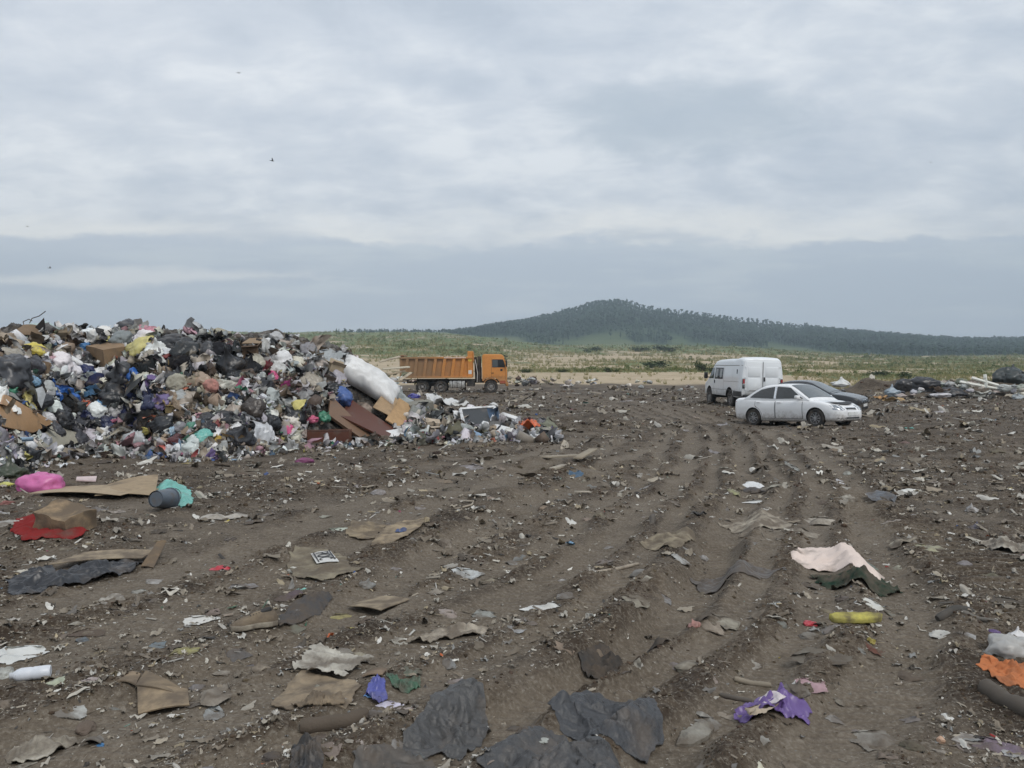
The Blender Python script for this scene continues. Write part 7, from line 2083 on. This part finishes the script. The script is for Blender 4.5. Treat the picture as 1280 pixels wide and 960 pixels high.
# ================================================================== broken furniture between heap and lorry
def furniture():
    H = 'heap'
    plank('shelf_board', 'clean white shelf board lying left of the beige open box', 'board', hit1(483, 547) + [0, 0, .08], hit1(521, 541) + [0, 0, .08], .22, .05, (.76, .76, .75), 'painted', .9); land('the white shelf board', 502, 543, H)
    p = hit1(541, 543); carton('open_box', 'beige open box with a dark inside beside the white shelf board', 'box', p + np.array([0, .1, 0]), (.25, .1, .4), (.42, .34, .28), (.46, .38, .29), 'card', 31, .07); land('the beige open box', 541, 538, H)
    p = hit1(524, 516); carton('crate', 'grey wooden crate with a red brown side beyond the tan cardboard', 'crate', p + np.array([0, .1, -.05]), (.15, -.12, .5), (.75, .45, .36), (.25, .24, .205), 'card', 33, .03, open_=False, lid=True); land('the grey crate', 522, 510, H)
    tyre('tyre', 'old black tyre lying flat between the white frame and the white board', hit1(624, 537) + [0, .1, .13], (.10, .06, 0)); land('the flat tyre', 622, 533, H)
    tyre('tyre', 'dusty tyre lying half buried right of the grey crate', hit1(552, 527) + [0, .1, .1], (.5, .25, 0), .30); land('the half buried tyre', 552, 524, H)
    # window frame with a dark pane
    a = [hit1(575, 530) + [0, .15, .42], hit1(618, 531) + [0, .25, .50], hit1(612, 541) + [0, 0, .10], hit1(582, 541) + [0, 0, .05]]
    o = sum(a) / 4; e = tag(empty('window_frame', o), 'white window frame with a dark pane lying on the rubbish', 'window frame')
    a = [q - o for q in a]
    mb = MB()
    for i in range(4): mb.tube([a[i], a[(i + 1) % 4]], .045, 4)
    mb.build('frame', M['painted'], e, color=(.78, .78, .77))
    f = panel('pane', None, None, [q * .93 for q in a], .01, (.03, .033, .035), 'painted'); f.location = (0, 0, 0); f.parent = e
    land('the white window frame', 597, 533, H)
    plank('board', 'long white board lying in front of the flat tyre', 'board', hit1(601, 536) + [0, 0, .12], hit1(640, 544) + [0, 0, .06], .26, .06, (.78, .78, .77), 'painted', .8); land('the long white board', 620, 540, H)
    plank('board', 'white angled trim standing right of the flat tyre', 'board', hit1(627, 530) + [0, 0, .30], hit1(646, 533) + [0, 0, .22], .14, .05, (.74, .74, .73), 'painted', .5); land('the white angled trim', 637, 526, H)
    plank('board', 'short white strut propping the angled trim', 'board', hit1(641, 531) + [0, 0, .22], hit1(645, 537) + [0, 0, .02], .10, .05, (.70, .70, .69), 'painted', .2)
    plank('board', 'narrow white slat below the white window frame', 'board', hit1(596, 543) + [0, 0, .03], hit1(608, 543) + [0, 0, .03], .16, .05, (.70, .69, .67), 'painted', .9)
    L = [('plastic_bag', 'flat orange bag right of the long white board', 'the orange bag', 'bag', 660, 536, 30, 11, (.62, .13, .04), 'rag', 'film', 161),
         ('sack', 'grey green sack at the right end of the scattered furniture', 'the grey green sack', 'sack', 684, 531, 26, 15, (.21, .215, .165), 'bag', 'cloth', 162),
         ('cushion', 'dark brown cushion lying above the white window frame', 'the dark cushion', 'cushion', 583, 514, 16, 14, (.06, .048, .042), 'bag', 'cloth', 163),
         ('cloth', 'camouflage coloured bundle right of the dark cushion', 'the camouflage bundle', 'cloth', 602, 521, 34, 16, (.20, .165, .085), 'rag', 'cloth', 164),
         ('plastic_sheet', 'white heap of torn plastic in front of the lorry rear wheels', 'the white torn plastic', 'plastic', 556, 503, 32, 14, (.62, .62, .61), 'rag', 'film', 165),
         ('plastic_sheet', 'pale plastic strip right of the white torn plastic', 'the pale plastic strip', 'plastic', 577, 505, 24, 10, (.58, .57, .54), 'rag', 'film', 166),
         ('cloth', 'pink rag lying in front of the beige open box', 'the pink rag', 'cloth', 559, 548, 18, 6, (.55, .22, .27), 'rag', 'cloth', 167),
         ('cloth', 'violet cloth left of the narrow white slat', 'the violet cloth', 'cloth', 574, 541, 30, 9, (.10, .08, .16), 'rag', 'cloth', 168),
         ('plastic_bag', 'white lump of plastic alone in front of the lorry cab', 'the white lump', 'bag', 617, 506, 11, 8, (.66, .65, .63), 'bag', 'film', 169),
         ('plastic_bag', 'pale flat bag right of the white lump before the lorry', 'the pale flat bag', 'bag', 656, 508, 18, 7, (.52, .50, .45), 'bag', 'film', 170),
         ('cloth', 'brown red rag behind the camouflage bundle', 'the brown red rag', 'cloth', 602, 509, 14, 5, (.24, .06, .04), 'rag', 'cloth', 171),
         ('cloth', 'ochre brown bundle right of the half buried tyre', 'the ochre bundle', 'cloth', 564, 530, 26, 14, (.22, .165, .075), 'bag', 'cloth', 172),
         ('plastic_bag', 'navy bag left of the white window frame', 'the navy bag', 'bag', 573, 534, 18, 14, (.025, .025, .045), 'bag', 'film', 173),
         ('plastic_sheet', 'whitish sheet left of the flat orange bag', 'the whitish sheet', 'sheet', 645, 540, 20, 8, (.56, .54, .52), 'rag', 'film', 174),
         ('cloth', 'dark maroon rag above the flat orange bag', 'the maroon rag', 'cloth', 660, 528, 18, 9, (.09, .05, .055), 'rag', 'cloth', 175),
         ('plastic_sheet', 'grey mesh sheet at the lower end of the white mattress', 'the grey mesh sheet', 'sheet', 502, 492, 24, 20, (.30, .32, .31), 'rag', 'film', 176)]
    for (nm, lab, sh, cat, u, v, w, h, c, k, m, sd) in L:
        soft(nm, lab, cat, u, v, w, h, c, k, m, sd, .3); land(sh, u, v, H)
    # timber and rubble left of the lorry
    T = [((474, 452), (500, 446), .2, (.42, .36, .27), 'pale beam lying behind the white mattress'), ((478, 461), (512, 459), .22, (.50, .45, .35), 'long bleached plank left of the lorry tailgate'),
         ((484, 468), (506, 464), .2, (.36, .29, .2), 'brown plank under the long bleached plank'), ((500, 475), (514, 466), .2, (.45, .38, .28), 'oblique plank leaning towards the lorry rear wheel'),
         ((486, 476), (508, 477), .16, (.38, .31, .23), 'lowest plank of the timber left of the lorry')]
    for (a, b, w, c, lab) in T:
        d = 52; p, q = at(*a, d), at(*b, d + 1); g = lambda r: max(r[2], float(base(r[0:1], r[1:2])[0]) + .1)
        plank('plank', lab, 'plank', (p[0], p[1], g(p)), (q[0], q[1], g(q)), w, .06, c, 'wood', .4); land('the ' + lab.split(' lying')[0].split(' left')[0].split(' under')[0].split(' leaning')[0].split(' of the')[0], (a[0] + b[0]) / 2, (a[1] + b[1]) / 2, 'yard')
furniture()

# ---- rubble banks at the edge of the open ground
def chunks(zone, place, regions, rng, group):
    """lumps of rubbish along a bank; regions: (n, u0, u1, v0, v1, depth, colours, wmin, wmax)"""
    for (n, u0, u1, v0, v1, d, cols, w0, w1) in regions:
        for i in range(n):
            u, v = rng.uniform(u0, u1), rng.uniform(v0, v1); w = rng.uniform(w0, w1)
            cn = rng.choice(cols); kind = rng.choice(['bag', 'rag'], p=[.55, .45])
            head = f'{"small" if w < (w0 + w1) / 2 else "broad"} {WORD[cn]} {"lump" if kind == "bag" else "sheet"}'
            lab, g = auto_label(head, u, v, zone, place)
            p = at(u, v, d); s = w / F * d
            zz = float(base(p[0:1], p[1:2])[0])
            o = obj('rubbish_lump' if kind == 'bag' else 'plastic_sheet', proto_mesh(kind, int(rng.integers(14)), 'film' if rng.random() < .5 else 'cloth'), None, (p[0], d + rng.uniform(-.6, .6), max(p[2], zz + .04)), (rng.uniform(-.3, .3), rng.uniform(-.3, .3), rng.random() * 6), jitter(C[cn], rng, .25), (s, s * .8, s * rng.uniform(.55, .9)))
            tag(o, lab, 'rubbish' if kind == 'bag' else 'sheet', g or group)
def banks():
    rng = np.random.default_rng(33)
    Y = 'far bank'
    # far right bank: what one can name
    def fb(nm, lab, sh, cat, u, v, w, h, c, kind='bag', mat='film', sd=0, d=48., sx=1.):
        p = at(u, v + h * .3, d); s = w / F * d; hh = h / F * d
        o = obj(nm, proto_mesh(kind, sd % 14, mat), None, (p[0], d, max(p[2] + .1 * hh, float(base(p[0:1], p[1:2])[0]) + hh * .15)), (0, 0, rng.uniform(-.4, .4)), c, (s / .9, s * .75, max(hh, s * .3) * 1.35)); tag(o, lab, cat); land(sh, u, v, Y)
    fb('tarpaulin', 'biggest black sheet heaped on the far right bank', 'the biggest black sheet', 'tarpaulin', 1152, 482, 44, 26, (.022, .021, .024), sd=1)
    fb('tarpaulin', 'black sheet sloping down to the pale rubble on the far right bank', 'the sloping black sheet', 'tarpaulin', 1186, 489, 42, 16, (.026, .024, .026), sd=2, d=46.5)
    fb('tarpaulin', 'dark sheet at the left end of the far right bank', 'the dark left sheet', 'tarpaulin', 1131, 479, 26, 18, (.034, .032, .033), sd=3)
    fb('plastic_bag', 'bluish grey bag on the far right bank behind the black saloon nose', 'the bluish grey bag', 'bag', 1115, 489, 18, 13, (.30, .36, .41), sd=4, d=45.5)
    fb('cloth', 'pinkish rubbish bundle right of the bluish grey bag', 'the pinkish bundle', 'cloth', 1135, 494, 20, 10, (.40, .35, .33), 'rag', 'cloth', 5, 45.)
    fb('sack', 'clean white sack in front of the sloping black sheet', 'the clean white sack', 'sack', 1176, 493, 22, 7, (.62, .60, .62), sd=6, d=45.)
    fb('tarpaulin', 'big dark green grey tarpaulin mound at the far right edge', 'the dark green mound', 'tarpaulin', 1262, 470, 40, 24, (.035, .043, .042), sd=7, d=49.5)
    fb('tarpaulin', 'upper fold of dark tarpaulin on top of the dark green mound', 'the upper tarpaulin fold', 'tarpaulin', 1266, 463, 24, 12, (.045, .052, .052), sd=8, d=50.5)
    fb('sack', 'pale grey sack below the dark green mound', 'the pale grey sack', 'sack', 1256, 483, 22, 12, (.42, .44, .42), sd=9, d=47.5)
    fb('sack', 'grey green sack at the right edge of the far bank', 'the grey green bank sack', 'sack', 1278, 484, 22, 12, (.28, .30, .25), sd=10, d=47.5)
    fb('sack', 'cream white sack lowest at the right edge of the far bank', 'the cream white sack', 'sack', 1276, 494, 20, 8, (.58, .55, .48), sd=11, d=46.)
    fb('plastic_sheet', 'whitish plastic heap under the crossed white planks', 'the whitish plastic heap', 'plastic', 1226, 490, 34, 12, (.46, .46, .41), 'rag', 'film', 3, 46.5)
    fb('plastic_bag', 'large white bag behind the bonnet of the black saloon', 'the large white bag behind the saloon', 'bag', 1051, 478, 22, 11, (.66, .66, .64), sd=12, d=44.)
    fb('chipboard_piece', 'orange tan splintered board at the left foot of the far bank', 'the splintered board', 'board', 1101, 496, 22, 12, (.50, .30, .14), 'rag', 'card', 6, 44.)
    fb('chipboard_piece', 'yellow tan broken panel right of the splintered board', 'the yellow tan panel', 'board', 1117, 502, 24, 7, (.46, .31, .15), 'rag', 'card', 7, 43.)
    for (a, b, lab, sh) in (((1200, 477), (1246, 486), 'long white plank of the crossed pair on the far right bank', 'the long white plank'), ((1215, 472), (1248, 482), 'shorter white plank crossing above the long white plank', 'the crossing white plank'),
                        ((1231, 468), (1233, 485), 'upright white post standing in the crossed white planks', 'the upright white post'), ((1210, 494), (1236, 495), 'low white plank at the foot of the far right bank', 'the low white plank')):
        p, q = at(*a, 46.5), at(*b, 46.2)
        plank('plank', lab, 'plank', p, q, .17, .1, (.72, .71, .64), 'painted', .7, bev=.01); land(sh, (a[0] + b[0]) / 2, (a[1] + b[1]) / 2, Y)
    chunks(Y, 'on the far right bank', [(26, 1172, 1215, 476, 488, 47.5, ['cream', 'beige', 'pale', 'olive'], 7, 16), (16, 1120, 1200, 484, 498, 45.5, ['black', 'charcoal', 'grey', 'pale', 'brown'], 6, 14),
                                        (18, 1210, 1280, 482, 498, 46, ['pale', 'white', 'grey', 'cream', 'beige'], 7, 15), (10, 1036, 1120, 484, 500, 45, ['brown', 'beige', 'grey', 'pale'], 5, 10)], rng, 'rubbish on the far right bank')
    # windrow beyond the open ground, right of the lorry
    Z = 'windrow'
    for sh, u, v in (('the lorry bumper', 640, 478), ('the middle of the sand bank', 760, 470), ('the van mirror', 880, 470), ('the summit of the hill', 768, 440), ('the right foot of the hill', 850, 470)): land(sh, u, v, Z)
    chunks(Z, 'on the rubble row beyond the open ground', [(22, 636, 668, 472, 483, 69, ['pale', 'cream', 'beige', 'grey', 'brown'], 5, 12), (26, 696, 812, 476, 484, 72, ['white', 'pale', 'cream', 'beige', 'grey'], 4, 11),
                                        (10, 664, 700, 474, 482, 72, ['brown', 'olive', 'beige'], 5, 10), (7, 846, 880, 482, 490, 66, ['beige', 'pale', 'brown', 'white'], 4, 9), (14, 470, 520, 466, 484, 56, ['pale', 'grey', 'beige', 'brown', 'white', 'olive'], 6, 14)], rng, 'rubble beyond the open ground')
banks()

# ================================================================== scattered litter
def batch(protos, P, S, cols, rng, Rm=None, squash=None):
    """merge many copies of small shapes; one vertex colour per piece"""
    N = len(P); k = rng.integers(0, len(protos), N) if not isinstance(protos, tuple) else protos[1]
    pl = protos if not isinstance(protos, tuple) else protos[0]
    Rm = rotm(N, rng) if Rm is None else Rm
    Vs, Qs, Cs = [], [], []; n = 0
    for j, (V, Q) in enumerate(pl):
        i = np.where(k == j)[0]
        if not len(i): continue
        W = np.einsum('nij,vj->nvi', Rm[i], V) * S[i][:, None, None]
        if squash is not None: W[:, :, 2] *= squash
        W = W + P[i][:, None, :]
        m = len(V)
        Vs.append(W.reshape(-1, 3)); Qs.append((Q[None] + (np.arange(len(i)) * m)[:, None, None] + n).reshape(-1, Q.shape[1])); n += m * len(i)
        Cs.append(np.repeat(cols[i], m, axis=0))
    return np.concatenate(Vs), np.concatenate(Qs), np.concatenate(Cs)

def flat_rot(N, rng, tilt=.35):
    a = rng.random(N) * 2 * PI; ca, sa = np.cos(a), np.sin(a); tx, ty = rng.normal(0, tilt, N), rng.normal(0, tilt, N)
    z, o = np.zeros(N), np.ones(N)
    Rz = np.stack([np.stack([ca, -sa, z], 1), np.stack([sa, ca, z], 1), np.stack([z, z, o], 1)], 1)
    cx, sx = np.cos(tx), np.sin(tx)
    Rx = np.stack([np.stack([o, z, z], 1), np.stack([z, cx, -sx], 1), np.stack([z, sx, cx], 1)], 1)
    return np.einsum('nij,njk->nik', Rx, Rz)

def scatter_litter():
    rng = np.random.default_rng(77)
    # pieces one can still make out, each its own object
    N = 5200; u = rng.uniform(-10, 1290, N); v = 498 + (975 - 498) * rng.random(N) ** 1.25
    P = hit_flat(u, v)
    taken = [(l[1], l[2]) for l in LAND]; cnt = 0
    pal = ['beige', 'beige', 'pale', 'white', 'grey', 'brown', 'cream', 'tan', 'charcoal', 'olive', 'pale', 'lightblue', 'pink', 'red', 'yellow']
    pw = np.array([.17, .1, .14, .12, .12, .10, .07, .05, .06, .03, .03, .004, .006, .004, .004]); pw /= pw.sum()
    for i in range(N):
        if cnt >= 290: break
        if heap(P[i, 0:1], P[i, 1:2])[0] > .05: continue
        a = np.array(taken)
        if (np.hypot((a[:, 0] - u[i]) / 1.5, a[:, 1] - v[i]) < 10).any(): continue
        if 915 < u[i] < 1090 and v[i] < 540: continue
        cn = rng.choice(pal, p=pw); w = rng.uniform(9, 24) * (1 + .4 * (v[i] > 700)); h = w * rng.uniform(.35, .65)
        kind = rng.choice(['rag', 'bag'], p=[.8, .2])
        head = f'{"small" if w < 16 else "crumpled" if w < 24 else "large"} {WORD[cn]} {"scrap" if kind == "rag" else "lump"}'
        lab, g = auto_label(head, u[i], v[i], 'ground', 'on the open mud')
        c = jitter(tuple(.62 * x + .38 * m for x, m in zip(C[cn], (.2, .17, .13))), rng, .2)
        soft('litter_scrap', lab, 'litter', u[i], v[i], w, h, c, 'flat' if kind == 'rag' else kind, rng.choice(['film_muddy', 'cloth_muddy', 'card_muddy']), int(rng.integers(1000)), .4, g or 'litter scraps on the open mud', rng.random() * 6)
        taken.append((u[i], v[i])); cnt += 1
    # uncountable bits
    N = 80000
    u = rng.uniform(-260, 1540, N); v = 487 + (1010 - 487) * rng.random(N) ** 1.35
    P = hit_flat(u, v)
    P[:, 2] = gh(P[:, 0], P[:, 1]); cov = inside(u, v, COVER, 1) & (rng.random(N) < .9)
    dn = fbm2(P[:, 0] / .9, P[:, 1] / .9, 3, 401); d2 = fbm2(P[:, 0] / 4.5, P[:, 1] / 4.5, 3, 403)
    sm = crust(P[:, 0], P[:, 1])[2]
    keep = rng.random(N) < np.clip(.55 + 1.9 * dn + 1.5 * d2, .06, 1) * (1 - .6 * sm); keep &= ~cov
    P = P[keep]; N = len(P)
    px = np.minimum(rng.gamma(1.5, 1.25, N) + .9, 15)
    mid = rng.random(N) < .07; px[mid] = rng.uniform(5, 15, mid.sum())
    S = px / F * P[:, 1]
    protos = [rag_shape(s + 160, 7, .30, 1 + .9 * (s % 3)) for s in range(8)]
    for w, t in ((.07, .04), (.12, .03), (.045, .04), (.3, .02)):
        mb = MB().box((0, 0, 0), (1.4, w, t)); V = mb.v[0].copy(); V[:, 2] += .12 * V[:, 0] ** 2; protos.append((V, np.array(mb.f)))
    k = rng.integers(0, len(protos), N)
    base_c = np.array([(.25, .21, .16), (.33, .29, .23), (.46, .43, .37), (.60, .58, .53), (.17, .14, .105), (.10, .085, .068), (.055, .05, .045), (.36, .30, .20), (.24, .24, .23)])
    ci = rng.choice(9, N, p=[.20, .20, .17, .11, .10, .06, .04, .07, .05])
    cols = base_c[ci] * rng.uniform(.8, 1.35, (N, 1))
    hot = rng.random(N) < .008
    hc = np.array([C[q] for q in ('red', 'blue', 'lightblue', 'yellow', 'hotpink', 'green', 'orange', 'teal')]); cols[hot] = hc[rng.integers(0, 8, hot.sum())] * .8
    big = (px > 7) & (rng.random(N) < .5); cols[big] = cols[big] * .6 + .4 * np.array([.16, .13, .10])
    Pp = P.copy(); Pp[:, 2] += .10 * S
    V, Q, Cc = batch((protos, k), Pp, S, cols, rng, flat_rot(N, rng, .35))
    tag(obj('ground_litter', mesh('ground_litter', V, Q, M['rubbish'], False, Cc)), kind='stuff', label='tiny bits of rubbish trodden into the mud', cat='litter')
    # clods
    N = 90000
    u = rng.uniform(-260, 1540, N); v = 489 + (1010 - 489) * rng.random(N) ** 1.15
    P = hit_flat(u, v)
    zc, rough, sm = crust(P[:, 0], P[:, 1]); P[:, 2] = base(P[:, 0], P[:, 1]) + zc
    mn = fbm2(P[:, 0] / .6, P[:, 1] / .6, 3, 411)
    keep = rng.random(N) < np.clip(rough * (.55 + 1.2 * mn) + np.clip(zc * 4, 0, .4), .03, 1) * (1 - .8 * sm); keep &= ~inside(u, v, COVER, 1)
    P = P[keep]; N = len(P); px = np.minimum(rng.gamma(1.4, 1.15, N) + .7, 9); S = px / F * P[:, 1] * .55
    S = np.minimum(S, .09 + .004 * P[:, 1])
    protos = []
    for s in range(8):
        Vv, T = ICO[1]; Vv = Vv * (1 + .45 * n3(Vv * 1.4 + s * 5.3, s))[:, None] * np.array([1, .8, .5]); protos.append((Vv, T))
    cols = np.array([.085, .062, .043]) * rng.uniform(.5, 1.6, (N, 1)) * (1 + rng.uniform(-.06, .06, (N, 3)))
    V, Q, Cc = batch(protos, P, S, cols, rng, flat_rot(N, rng, .4))
    t = NT('mud_clod'); Pn = t.pos(); a = t.new('ShaderNodeAttribute', attribute_name='col').outputs['Color']
    c = t.mix(1., a, t.ramp(t.noise(30, 5, .65, Pn), [(.3, .6), (.7, 1.25)]), 'MULTIPLY'); t.bump(t.noise(60, 4, .6, Pn), .7, .02)
    m = t.out(c, .95, 0, .15)
    tag(obj('mud_clods', mesh('mud_clods', V, Q, m, True, Cc)), kind='stuff', label='loose clods of dark mud', cat='mud')
scatter_litter()

# ---- birds
def bird(label, u, v, d, span, roll, yaw, fold):
    o = at(u, v, d); s = span
    e = tag(empty('bird', o, (roll, 0, yaw)), label, 'bird')
    xs = np.linspace(-.5, .5, 9); secs = []
    V, T = ICO[3]; B = V * np.array([.20, .055, .055]) * s
    B[:, 0] += 0; h = V * .05 * s + np.array([.2 * s, 0, .015 * s])
    mb = MB().add(B, T).add(h, T).add([(.24 * s, .012 * s, .015 * s), (.24 * s, -.012 * s, .015 * s), (.30 * s, 0, .008 * s), (.24 * s, 0, .03 * s)], [(0, 1, 2), (0, 2, 3), (1, 3, 2), (0, 3, 1)])
    mb.add([(-.16 * s, .03 * s, 0), (-.16 * s, -.03 * s, 0), (-.34 * s, -.06 * s, 0), (-.34 * s, .06 * s, 0), (-.16 * s, 0, .02 * s), (-.34 * s, 0, .008 * s)], [(0, 1, 2, 3), (0, 4, 1), (0, 3, 5, 4), (1, 4, 5, 2), (3, 2, 5)])
    mb.build('body', M['black_plastic'], e, smooth=True)
    for sg in (1, -1):
        P = []
        for a in np.linspace(0, 1, 9):
            y = sg * s * .5 * a * math.cos(fold * a); z = s * .5 * a * math.sin(fold * (1 - .6 * a) * 1.2); c = s * .17 * (1 - a ** 2.2 * .85); x = s * (.07 - .12 * a * a)
            P.append([(x + c * .5, y, z), (x, y, z + .012 * s * (1 - a)), (x - c * .5, y, z)])
        MB().patch(P).build('wing', M['black_plastic'], e, smooth=True)
bird('dark bird high in the grey sky above the garbage heap', 340, 201, 60, .62, .9, .8, .9)
bird('tiny bird gliding highest in the sky', 298, 91, 120, .9, .05, 1.4, .15)
bird('tiny bird flapping low in the sky over the left of the heap', 62, 335, 90, .7, .5, .4, .7)
bird('faintest bird low in the sky at the left edge', 34, 283, 130, .8, .1, 1.2, .2)
bird('lone tiny bird in the right half of the sky', 1163, 203, 130, .7, .3, .9, .4)
